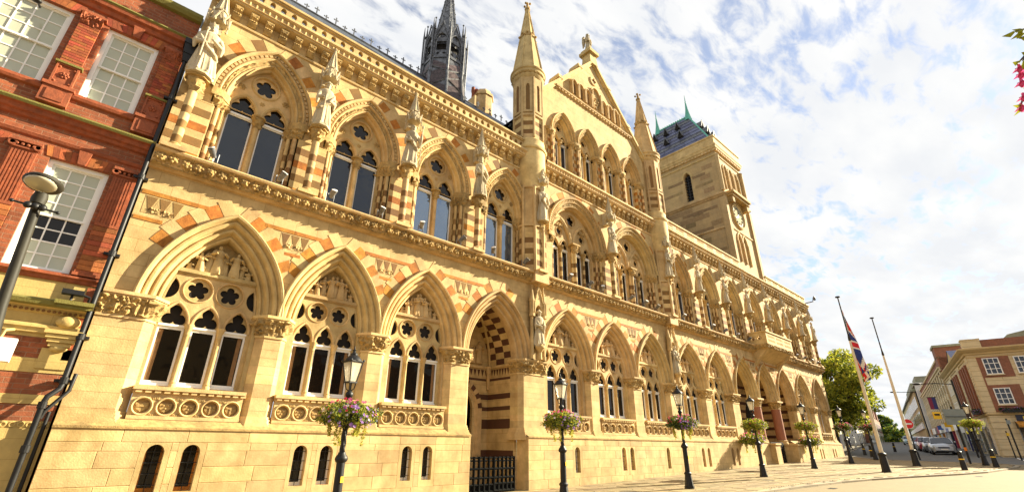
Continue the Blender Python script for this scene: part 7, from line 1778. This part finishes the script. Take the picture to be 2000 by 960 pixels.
m = MB(); m.box(.1, LEN, -.5, -.05, 6.0, 6.42); m.box(.05, .5, -DEP, -.05, 6.0, 6.55); m.build('parapet', 'brick2', sh)
m = MB(); m.box(-.05, .6, -.9, 0, 6.02, 6.58); m.box(-.08, .65, -.93, .03, 6.58, 6.64); m.build('corner_block', 'cream2', sh)
m = MB(); m.add([(.1, -1.6, 6.1), (.1, -2.3, 6.75), (.1, -4, 7.1), (.1, -8, 7.2), (.1, -8, 6.1), (1.6, -1.6, 6.1), (1.6, -2.3, 6.75), (1.6, -4, 7.1), (1.6, -8, 7.2), (1.6, -8, 6.1)], [(0, 1, 2, 3, 4), (0, 5, 6, 1), (1, 6, 7, 2), (2, 7, 8, 3)]); m.build('parapet', 'grey2', sh)
for x0, x1 in ((.9, 4.6), (6.4, 10.2)):
    m = MB(); m.box(x0, x1, 0, .015, 2.1, 5.2); m.build('brick_panel', 'brick2', sh)
    n = 4
    for k in range(n): xx = x0+.3+(x1-x0-.6)*k/(n-1); m = MB(); m.box(xx-.2, xx+.2, 0, .16, 2.15, 5.15); m.box(xx-.24, xx+.24, 0, .2, 2.1, 2.2); m.build('brick_pilaster', 'brick2', sh)
for x0, x1 in ((0, .85), (4.7, 6.3), (10.3, 11.5)):
    z = 2.1
    while z < 5.4: m = MB(); m.box(x0+.02, x1, 0, .06, z+.01, z+.33); m.build('rusticated_stone', 'cream2', sh); z += .34
for k in range(3): sash(sh, 'y', 11.9+k*1.05, 12.6+k*1.05, 4.2, 5.2, 2, 3, off=.03); sash(sh, 'y', 11.9+k*1.05, 12.6+k*1.05, 2.5, 3.6, 2, 3, off=.03)
m = MB(); m.plate([[(6.1, 6.05), (8.5, 6.05), (8.5, 6.35), (7.3, 7.0), (6.1, 6.35)]], 0, .5, lambda x, y, z: (x, .06-y, z)); m.build('pediment', 'tan2', sh)
m = MB(); m.add([(6.0, .1, 6.35), (7.3, .1, 7.05), (8.6, .1, 6.35), (6.0, -1.2, 6.35), (7.3, -1.2, 7.05), (8.6, -1.2, 6.35)], [(0, 1, 4, 3), (1, 2, 5, 4)]); m.build('dormer_roof', 'bslate', sh)
# rusticated ground floor with shop window, sign and awning on the west end
for (a, b) in ((-.95, 0),):
    z = zg+.2
    while z < 1.9: m = MB(); m.box(-.05, 0, a, b, z+.01, min(z+.37, 1.9)); m.build('rusticated_stone', 'cream2', sh); z += .38
m = MB(); m.box(-.075, -.07, -7, -1.1, zg+.55, 1.55); m.build('shop_window', 'shopglass', sh); m = MB(); m.box(-.06, 0, -7, -1.1, zg+.15, zg+.55); m.build('stall_riser', 'iron', sh)
for yy in (-1.1, -2.6, -4.2): m = MB(); m.box(-.07, -.02, yy-.06, yy, zg+.2, 1.6); m.build('window_post', 'white', sh)
m = MB(); m.box(-.10, 0, -7, -1.18, 1.60, 1.93); sg_ = m.build('fascia_sign', 'navy', sh)
# gold letters M O S
let = MB()
def stroke(p, q, w_=.045): 
    d = Vector((q[0]-p[0], q[1]-p[1])); n_ = Vector((-d.y, d.x)).normalized()*w_/2; pts = [(p[0]+n_.x, p[1]+n_.y), (p[0]-n_.x, p[1]-n_.y), (q[0]-n_.x, q[1]-n_.y), (q[0]+n_.x, q[1]+n_.y)]
    let.add([(-.112, -u, z) for u, z in pts], [(0, 1, 2, 3)])
u0, zb, hh = 1.50, 1.66, .21
for p, q in (((0, 0), (0, 1)), ((0, 1), (.5, .35)), ((.5, .35), (1, 1)), ((1, 1), (1, 0))): stroke((u0+p[0]*.26, zb+p[1]*hh), (u0+q[0]*.26, zb+q[1]*hh))
for k in range(14): a0, a1 = 2*pi*k/14, 2*pi*(k+1)/14; stroke((u0+.50+.13*cos(a0), zb+hh/2+.5*hh*sin(a0)), (u0+.50+.13*cos(a1), zb+hh/2+.5*hh*sin(a1)))
sp = [(.95, .85), (.85, 1), (.70, .95), (.66, .75), (.75, .58), (.90, .45), (.96, .25), (.88, .05), (.72, 0), (.64, .15)]
for p, q in zip(sp, sp[1:]): stroke((u0+.08+p[0]*.95, zb+p[1]*hh), (u0+.08+q[0]*.95, zb+q[1]*hh))
let.build('gold_letters', 'gold', sg_)
for k in range(12):
    a = -1.05-k*.4; m = MB(); m.add([(-.05, a, 1.58), (-.05, a-.4, 1.58), (-.75, a-.4, 1.36), (-.75, a, 1.36)], [(0, 1, 2, 3)]); m.add([(-.75, a, 1.36), (-.75, a-.4, 1.36), (-.75, a-.4, 1.22), (-.75, a, 1.22)], [(0, 1, 2, 3)]); m.build('awning_stripe', 'white2' if k % 2 else 'orange', sh)
m = MB(); m.add([(-.05, -1.05, 1.6), (-.76, -1.05, 1.37), (-.76, -1.05, 1.2), (-.05, -1.05, 1.15)], [(0, 1, 2, 3)]); m.build('awning_side', 'iron', sh)
rd = random.Random(8)
for k in range(9): m = MB(); yy = -1.3-.55*k; m.box(-.05, .0, yy-.3, yy, zg+.6, zg+.6+rd.uniform(.3, 1.0)); m.build('shop_display', rd.choice(['white', 'blue', 'indigo', 'orange', 'magenta', 'leafyellow']), sh)
# street side shopfronts
SF = [(.9, 3.0, 'white2', 'dark'), (3.1, 4.8, 'signgrey', 'glass'), (5.0, 7.3, 'white2', 'glass'), (7.5, 10.0, 'navy', 'glass'), (10.2, 12.6, 'indigo', 'glass'), (12.8, 15.2, 'white2', 'glass')]
for (a, b, c1_, c2_) in SF:
    zz = gl(a)
    m = MB(); m.box(a, b, 0, .12, 1.25, 1.85); m.build('shop_fascia', c1_, sh); m = MB(); m.box(a+.1, b-.1, .0, .04, zz+.1, 1.25); m.build('shop_window', c2_ if c2_ != 'dark' else 'glass', sh)
    m = MB(); m.box(a, a+.1, 0, .1, zz, 1.25); m.box(b-.1, b, 0, .1, zz, 1.25); m.build('shop_pier', c1_, sh)
m = MB(); m.box(1.2, 1.9, .13, .4, 1.35, 1.8); m.build('projecting_sign', 'white', sh)
def planter(x, y, z, w_, alongx, lb):
    p = loc(x, y); t = thing('window_box', lb, 'flower box', (p[0], p[1], z), 'flower boxes on the corner building', rz=RZ, local=True); g_ = (w_, .12) if alongx else (.12, w_)
    m = MB(); m.box(-g_[0], g_[0], -g_[1], g_[1], 0, .14); m.build('box', 'iron', t)
    for mt_, n, s_ in (('leafdark', 700, .05), ('purple', 260, .035), ('pink', 90, .03)): o = leaves(n, lambda rd: (rd.uniform(-1, 1)*g_[0]*1.05, rd.uniform(-1, 1)*g_[1]*1.3, .16+rd.gauss(0, .06)), s_, int(x*7+n)).build('blossoms' if mt_ != 'leafdark' else 'foliage', mt_, t); o['kind'] = 'stuff'
planter(1.3, .35, 2.1, .75, True, 'dark flower box on the ledge at the street side of the corner building'); planter(-.25, -1.2, 2.08, .5, False, 'flower box with purple flowers over the dark shop sign')
# --- long brick building with tall pale windows
lb_ = bthing('office_row', 'long red brick and pale stone row with tall narrow windows beyond the corner shop', 'building', 15.6); Z0 = gl(30)-.8
m = MB(); m.box(0, 33, -10, -.1, Z0, 7.7); m.build('wall', 'brick2', lb_)
m = MB(); m.box(0, 33, -.2, .1, 6.55, 6.75); m.box(0, 33, -.2, .2, 6.75, 6.88); m.box(0, 33, -.3, .02, 7.62, 7.78); m.build('cornice', 'cream2', lb_)
m = MB(); m.box(0, 2.0, -2.2, .02, 6.5, 8.6); m.build('chimney', 'brick2', lb_); m = MB(); m.box(-.1, 2.1, -2.3, .1, 8.6, 8.8); m.build('chimney_cap', 'grey2', lb_)
k = 0
for i in range(15):
    x = 1.4+i*2.15
    m = MB(); m.box(x-.85, x-.15, -.1, .08, 2.6, 6.55); m.build('stone_pier', 'cream2', lb_)
    for z0, z1 in ((2.8, 4.2), (4.7, 6.3)): m = MB(); m.box(x-.15, x+1.3, -.1, -.03, z0, z1); w_ = m.build('window', 'glassup', lb_); m = MB(); m.box(x+.5, x+.62, -.03, .0, z0, z1); m.box(x-.15, x+1.3, -.03, .01, (z0+z1)/2-.05, (z0+z1)/2+.05); m.build('glazing_bars', 'white', w_)
    m = MB(); m.box(x-.15, x+1.3, -.1, .02, 4.2, 4.7); m.build('spandrel_panel', 'cream2', lb_)
cols = ['white', 'yellowpaint', 'white', 'blue', 'white2', 'signgrey', 'white', 'magenta', 'navy', 'white', 'white2', 'orange', 'white', 'blue', 'white2']
for i in range(12):
    x = .3+i*2.7; zz = gl(15.6+x); m = MB(); m.box(x, x+2.5, -.1, .25, 1.55+.02*i, 2.25+.02*i); m.build('shop_fascia', cols[i], lb_); m = MB(); m.box(x+.1, x+2.4, -.1, .05, zz+.1, 1.55+.02*i); m.build('shop_window', ['glass', 'orangepaint', 'glass', 'glass'][i % 4], lb_); m = MB(); m.box(x-.1, x+.1, -.1, .2, zz, 1.6); m.build('shop_pier', cols[(i+5) % 12], lb_)
for i, (x, c_) in enumerate(((4.5, 'yellowpaint'), (8, 'white'), (13, 'blue'))): m = MB(); m.box(x, x+.12, .2, .7, 1.9, 2.3); m.build('projecting_sign', c_, lb_)
# vertical banner
p = loc(27, .1); t = thing('street_banner', 'blue and crimson vertical banner hung on the long brick row', 'banner', (p[0], p[1], 3.0), rz=RZ, local=True)
m = MB(); m.box(-.02, .02, .1, .42, 0.9, 2.1); m.build('blue_cloth', 'indigo', t); m = MB(); m.box(-.02, .02, .42, .75, 0.9, 2.1); m.build('crimson_cloth', 'magenta', t); m = MB(); m.box(-.03, .03, 0, .8, 2.1, 2.16); m.build('arm', 'iron', t)
# --- white edged brick block, towers, far blocks
def block(name, lb, x0, x1, z1, mt_, cap, capmt, wins=None, y=0.0):
    t = bthing(name, lb, 'building', x0); Z0 = gl((x0+x1)/2)-1.5; L_ = x1-x0
    m = MB(); m.box(0, L_, -9, y, Z0, z1); m.build('wall', mt_, t)
    if cap: m = MB(); m.box(-.2, L_+.2, -9, y+.35, z1, z1+.25); m.box(.1, L_-.1, -9, y+.1, z1+.25, z1+cap); m.build('roof', capmt, t)
    if wins:
        n, rows_ = wins
        for i in range(n):
            for z0, z2 in rows_: xa = L_*(i+.25)/n; xb = L_*(i+.75)/n; m = MB(); m.box(xa, xb, y, y+.02, z0, z2); m.build('window', 'glassup', t); m = MB(); m.box(xa-.1, xb+.1, y, y+.12, z0-.12, z0); m.build('window_sill', 'white2', t)
    m = MB(); m.box(0, L_, y, y+.2, 2.3+.01*x0, 3.0+.01*x0); m.build('shop_fascia', 'white', t)
    return t
block('brick_tower_house', 'brick block with a green grey roof and white corner strips midway down the street', 48.8, 56, 8.7, 'brick2', 1.0, 'grey2', (3, ((3.5, 5.0), (5.8, 7.4))))
t = bthing('corner_strip_block', 'narrow pale stone pilaster block before the brick block down the street', 'building', 48.5); m = MB(); m.box(0, .9, -.5, .35, 1.0, 8.5); m.build('pilaster', 'white2', t); m = MB(); m.box(-.1, 1.0, -.6, .45, 8.5, 8.8); m.build('capital', 'white2', t)
block('tan_tower_house', 'tan stone block with a green grey cap further down the street', 57, 79, 8.3, 'tan2', 1.3, 'grey2', (7, ((3.8, 5.4), (6.0, 7.6))), .3)
block('far_terrace', 'pale far terrace with dark upright windows near the end of the street', 80, 135, 9.0, 'cream2', .6, 'slate', (20, ((3.8, 5.6), (6.2, 8.2))))
# left side of the street
def lrow(x0, x1, y0, z1, mt_, lb, n, gab):
    t = thing('terraced_house', lb, 'building', (x0, y0, 0), None, rz=radians(9), local=True); Z0 = ground(x0)-1.5; L_ = (x1-x0)
    m = MB(); m.box(0, L_, 0, 8, Z0, z1); m.build('wall', mt_, t)
    m = MB(); m.add([(0, 0, z1), (L_, 0, z1), (L_, 4, z1+1.6), (0, 4, z1+1.6), (0, 8, z1), (L_, 8, z1)], [(0, 1, 2, 3), (3, 2, 5, 4), (0, 3, 4), (1, 5, 2)]); rf = m.build('roof', 'brick2' if mt_ != 'brick2' else 'slate', t)
    m = MB(); m.box(L_*.4, L_*.4+1.2, 3.5, 4.5, z1+1, z1+2.6); m.build('chimney', 'brick2', rf)
    for i in range(n):
        xa = L_*(i+.3)/n; xb = L_*(i+.7)/n
        for z0 in (Z0+3.9, Z0+5.6):
            if z0+1.1 < z1: m = MB(); m.box(xa, xb, -.02, 0, z0, z0+1.1); w_ = m.build('window', 'glassup', t); m = MB(); m.box(xa-.12, xb+.12, -.06, 0, z0+1.1, z0+1.25); m.box(xa-.12, xb+.12, -.06, 0, z0-.12, z0); m.build('frame', 'white2', w_)
    m = MB(); m.box(0, L_, -.05, 0, Z0+1.4, Z0+3.5); m.build('ground_floor', 'white2', t)
    for i in range(n): m = MB(); m.box(L_*(i+.25)/n, L_*(i+.75)/n, -.08, -.05, Z0+1.4, Z0+2.9); m.build('shop_window', 'glass', t)
    if gab:
        for i in range(2): xc = L_*(.27+.46*i); m = MB(); m.add([(xc-1.7, -.1, z1), (xc+1.7, -.1, z1), (xc, -.1, z1+2.1), (xc, 3, z1+2.1), (xc-1.7, 3, z1), (xc+1.7, 3, z1)], [(0, 1, 2), (0, 2, 3, 4), (1, 5, 3, 2)]); m.build('gable', 'brick2', t)
lrow(70, 82, 19.0, 2.9, 'grey2', 'grey rendered house just right of the tree on the far left side of the street', 4, False)
lrow(84, 98, 19.6, 4.4, 'white2', 'white fronted house with a red roof beyond the tree', 5, False)
lrow(99, 116, 21.5, 5.2, 'brick2', 'red brick house with gables on the far left side of the street', 6, True)
lrow(117, 140, 24.0, 5.6, 'brick2', 'last red brick gabled house at the end of the street', 7, True)
# dark hoarding by the tree
t = thing('hoarding', 'dark green boarded hoarding under the tree at the end of the town hall', 'fence', (41, 12.3, ground(41)))
for k in range(16):
    x = 41+k*1.15; m = MB(); y = 12.6+.17*k; m.box(x, x+1.12, y, y+.05, ground(x), ground(x)+1.35); m.build('board', 'navy' if k % 3 else 'iron', t)
for k in range(8): x = 41+k*2.3; m = MB(); m.tube([(x, 12.5+.34*k, ground(x)), (x, 12.5+.34*k, ground(x)+1.45)], .05, 6); m.build('post', 'iron', t)
# --- trees
def tree(x, y, h, r, lb, seed, n, mats=(('leaf', .55), ('leafdark', .3), ('leafyellow', .15)), size=.16, cz=None, grp=None, sub=11):
    gz0 = ground(x) if x < 110 else ground(110); t = thing('tree', lb, 'tree', (x, y, gz0), grp); rd = random.Random(seed); cz = cz or gz0+h-r*.95
    m = MB(); m.tube([(x, y, gz0), (x+.05*r, y, gz0+h*.25), (x, y+.05*r, cz)], .2, 9, taper=[.075*r+.05, .055*r+.03, .03*r]); limbs = []
    for k in range(9):
        a = rd.random()*6.28; e = rd.uniform(.1, 1.1); L_ = r*rd.uniform(.6, .85); s0 = (x, y, gz0+h*rd.uniform(.25, .5)); e1 = (x+L_*cos(a)*cos(e), y+L_*sin(a)*cos(e), cz+L_*sin(e)*.8-.2*r); md_ = tuple((Vector(s0)+Vector(e1))/2+Vector((0, 0, -.08*r))); m.tube([s0, md_, e1], .08, 6, taper=[.028*r, .018*r, .008*r])
    m.build('trunk', 'bark', t, smooth=60)
    cl = []
    for k in range(sub*6):
        while True:
            p = Vector((rd.uniform(-1, 1), rd.uniform(-1, 1), rd.uniform(-.85, 1)))
            if .35 < p.length < 1: break
        cl.append((p*r*.86, r*rd.uniform(.14, .27)))
    for mt_, fr in mats:
        def fn(rd2):
            c, q = cl[int(rd2.random()*len(cl))]; v = Vector((rd2.gauss(0, 1), rd2.gauss(0, 1), rd2.gauss(0, 1))).normalized()*q*rd2.random()**.35; v.z *= .7; return (x+c.x+v.x, y+c.y+v.y, cz+c.z*.95+v.z)
        o = leaves(int(n*fr), fn, size, seed+len(mt_)).build('crown', mt_, t); o['kind'] = 'stuff'
    return t
tree(43.6, 11.7, 9.2, 4.2, 'large yellow green tree right of the town hall corner', 3, 34000, (('leaf', .6), ('leafdark', .15), ('leafyellow', .25)), size=.13, cz=4.3, sub=16)
tree(50.5, 14.2, 6.4, 2.5, 'smaller darker tree behind the large one, with a branch reaching right', 5, 12000, size=.14, cz=3.6)
tree(200, 39, 12, 4.5, 'tallest dark green far tree closing the view down the street', 8, 5000, (('leafdark', .7), ('leaf', .3)), .4, cz=6)
tree(196, 35.5, 9, 4.0, 'low dark far tree right of the tallest one at the end of the street', 28, 4500, (('leafdark', .6), ('leaf', .4)), .4, cz=4)
tree(208, 43.5, 9, 4.5, 'low far tree left of the tallest one at the end of the street', 38, 4500, (('leafdark', .7), ('leaf', .3)), .4, cz=4.5)
tree(215, 47, 14, 6, 'dark far tree behind the others at the end of the street', 9, 6000, (('leafdark', .8), ('leaf', .2)), .6, cz=6)
# --- parked cars
def car(x, y, rz, paint, lb, grp='cars parked along the far kerb'):
    t = thing('parked_car', lb, 'car', (x, y, ground(x)-.1), grp, rz=rz, local=True)
    t.location = W((x, y, ground(x)-.05)); t.rotation_euler = (0, -math.atan(.0216), rz)
    # stations along x (front at -x): half width, bottom, bonnet/roof outline
    prof = [(-1.56,.48,.26,.50),(-1.50,.60,.16,.60),(-1.2,.66,.14,.66),(-.75,.68,.14,.71),(-.30,.69,.14,.76),(.25,.69,.14,.77),(.85,.69,.14,.77),(1.30,.67,.14,.76),(1.52,.62,.16,.70),(1.58,.52,.28,.55)]
    m = MB(); rows_ = []
    for (px, hw, zb, zt) in prof: rows_.append([(px, -hw*.92, zb), (px, -hw, zb+.10), (px, -hw*1.01, zb+.28), (px, -hw*.96, zt-.06), (px, -hw*.84, zt), (px, 0, zt+.03), (px, hw*.84, zt), (px, hw*.96, zt-.06), (px, hw*1.01, zb+.28), (px, hw, zb+.10), (px, hw*.92, zb)])
    m.sweep(rows_); m.add(rows_[0], [tuple(range(11))]); m.add(rows_[-1], [tuple(range(10, -1, -1))]); bd = m.build('body', paint, t, smooth=50, at=None)
    def quadplate(name, mt_, pts, parent=t): m = MB(); m.add(pts, [tuple(range(len(pts)))]); return m.build(name, mt_, parent)
    m = MB(); roof = [(-.25,.52,1.07),(.1,.54,1.10),(.7,.54,1.09),(1.05,.50,1.02)]; m.sweep([[(a, -b, c-.03), (a, -b*.7, c), (a, b*.7, c), (a, b, c-.03)] for a, b, c in roof]); 
    for sg in (-1, 1): m.tube([(-.78, sg*.60, .73), (-.25, sg*.52, 1.05), (1.05, sg*.50, 1.0), (1.42, sg*.58, .76)], .022, 5); m.tube([(.35, sg*.64, .77), (.35, sg*.54, 1.06)], .03, 5)
    m.build('roof', paint, t, smooth=40)
    quadplate('windscreen', 'glassup', [(-.80,-.58,.735),(-.80,.58,.735),(-.26,.5,1.055),(-.26,-.5,1.055)]); quadplate('rear_window', 'glass', [(1.42,-.56,.76),(1.42,.56,.76),(1.06,.48,1.0),(1.06,-.48,1.0)])
    for sg in (-1, 1): quadplate('side_window', 'glass', [(-.76, sg*.615, .745), (1.38, sg*.60, .765), (1.04, sg*.515, 1.0), (-.24, sg*.53, 1.05)])
    for wx in (-1.0, 1.0):
        for sg in (-1, 1):
            m = MB(); m.tube([(wx, sg*.52, .235), (wx, sg*.69, .235)], .235, 18); w_ = m.build('wheel', 'rubber', t, smooth=40); m = MB(); m.tube([(wx, sg*.60, .235), (wx, sg*.70, .235)], .145, 12); m.build('rim', 'carpaint_silver', w_, smooth=40)
    for sg in (-1, 1): m = MB(); m.ball((-1.46, sg*.47, .50), .11, 8, 6, (.6, 1.2, .7)); m.build('headlight', 'white', t, smooth=60); m = MB(); m.ball((-.62, sg*.74, .80), .07, 8, 6, (.7, 1, .8)); m.build('wing_mirror', paint, t, smooth=60)
    m = MB(); m.box(-1.60, -1.52, -.30, .30, .42, .50); m.build('grille', 'navy', t); m = MB(); m.box(-1.61, -1.5, -.45, .45, .18, .28); m.build('lower_grille', 'iron', t); m = MB(); m.box(-1.625, -1.60, -.19, .19, .32, .39); m.build('number_plate', 'white', t)
ca = radians(11)
for (x, y, p_, lb) in ((46.6, 6.0, 'carpaint_silver', 'silver blue saloon, nearest of the parked cars'), (50.9, 7.0, 'carpaint_grey', 'grey car parked second from the front'), (54.6, 7.9, 'carpaint_red', 'dark red hatchback, third in the parked row'), (58.8, 8.9, 'carpaint_silver', 'pale silver car at the back of the parked row')): car(x, y, ca, p_, lb)
car(84, 13.9, ca, 'carpaint_blue', 'pale blue car far down the street', None)
# people far down the pavement, small
def person(x, y, lb, cl, h=1.27, grp='people far down the pavement'):
    g_ = ground(x); t = thing('person', lb, 'person', (x, y, g_), grp); m = MB()
    for sg in (-1, 1): m.tube([(sg*.07, 0, .78*h*.6+.05), (sg*.09, .05*sg, .30), (sg*.09, .12*sg, .03)], .06, 8, taper=[.085, .06, .04]); m.ball((sg*.09, .12*sg-.04, .03), .05, 6, 5, (.8, 1.6, .6)); m.tube([(sg*.15, 0, .80*h), (sg*.20, .02*sg, .60*h), (sg*.18, -.08*sg, .44*h)], .04, 7, taper=[.05, .04, .03]); m.ball((sg*.18, -.08*sg, .42*h), .035, 6, 5)
    m.lathe([(.12,.44*h),(.14,.55*h),(.13,.65*h),(.16,.78*h),(.10,.83*h),(.05,.86*h)], 0, 0, 14, sy=.65); m.ball((0, -.01, .93*h), .082, 10, 8, (.85, 1, 1.15)); me = fuse(m, .03, 'body', cl); link(me, 'body', t, at=(x, y, g_))
    m = MB(); m.ball((0, .02, .955*h), .082, 8, 6, (1, 1, .9)); o = link(m.mesh('hair', 'bark'), 'hair', t, at=(x, y, g_))
person(55, 13.6, 'person in dark clothes walking on the pavement behind the sixth lantern post', 'navy'); person(58, 13.9, 'person in pale clothes further along the pavement', 'white2')

# --- the other side of the square, behind the viewpoint: what the windows mirror
for k, (x, y, w_, d_, h_, mt_, lb) in enumerate(((-34, -26, 26, 12, 7.5, 'brick2', 'red brick block behind the viewpoint, leftmost across the square'), (-7, -27, 22, 12, 9.0, 'tan2', 'tan stone block behind the viewpoint, directly across the square'), (16, -26, 20, 12, 8.0, 'brick2', 'red brick block across the square, beside the tan one'))):
    t = thing('facing_building', lb, 'building', (x, y, ground(x))); m = MB(); m.box(x, x+w_, y-d_, y, ground(x)-1, h_); m.build('wall', mt_, t)
    m = MB(); m.add([(x, y, h_), (x+w_, y, h_), (x+w_, y-d_/2, h_+2.5), (x, y-d_/2, h_+2.5), (x, y-d_, h_), (x+w_, y-d_, h_)], [(0, 1, 2, 3), (3, 2, 5, 4), (0, 3, 4), (1, 5, 2)]); m.build('roof', 'slate', t)
    for i in range(int(w_/2.2)):
        for z0 in (-.2, 2.4, 5.0): m = MB(); m.box(x+.7+i*2.2, x+1.7+i*2.2, y, y+.03, z0, z0+1.6); m.build('window', 'glassup', t)
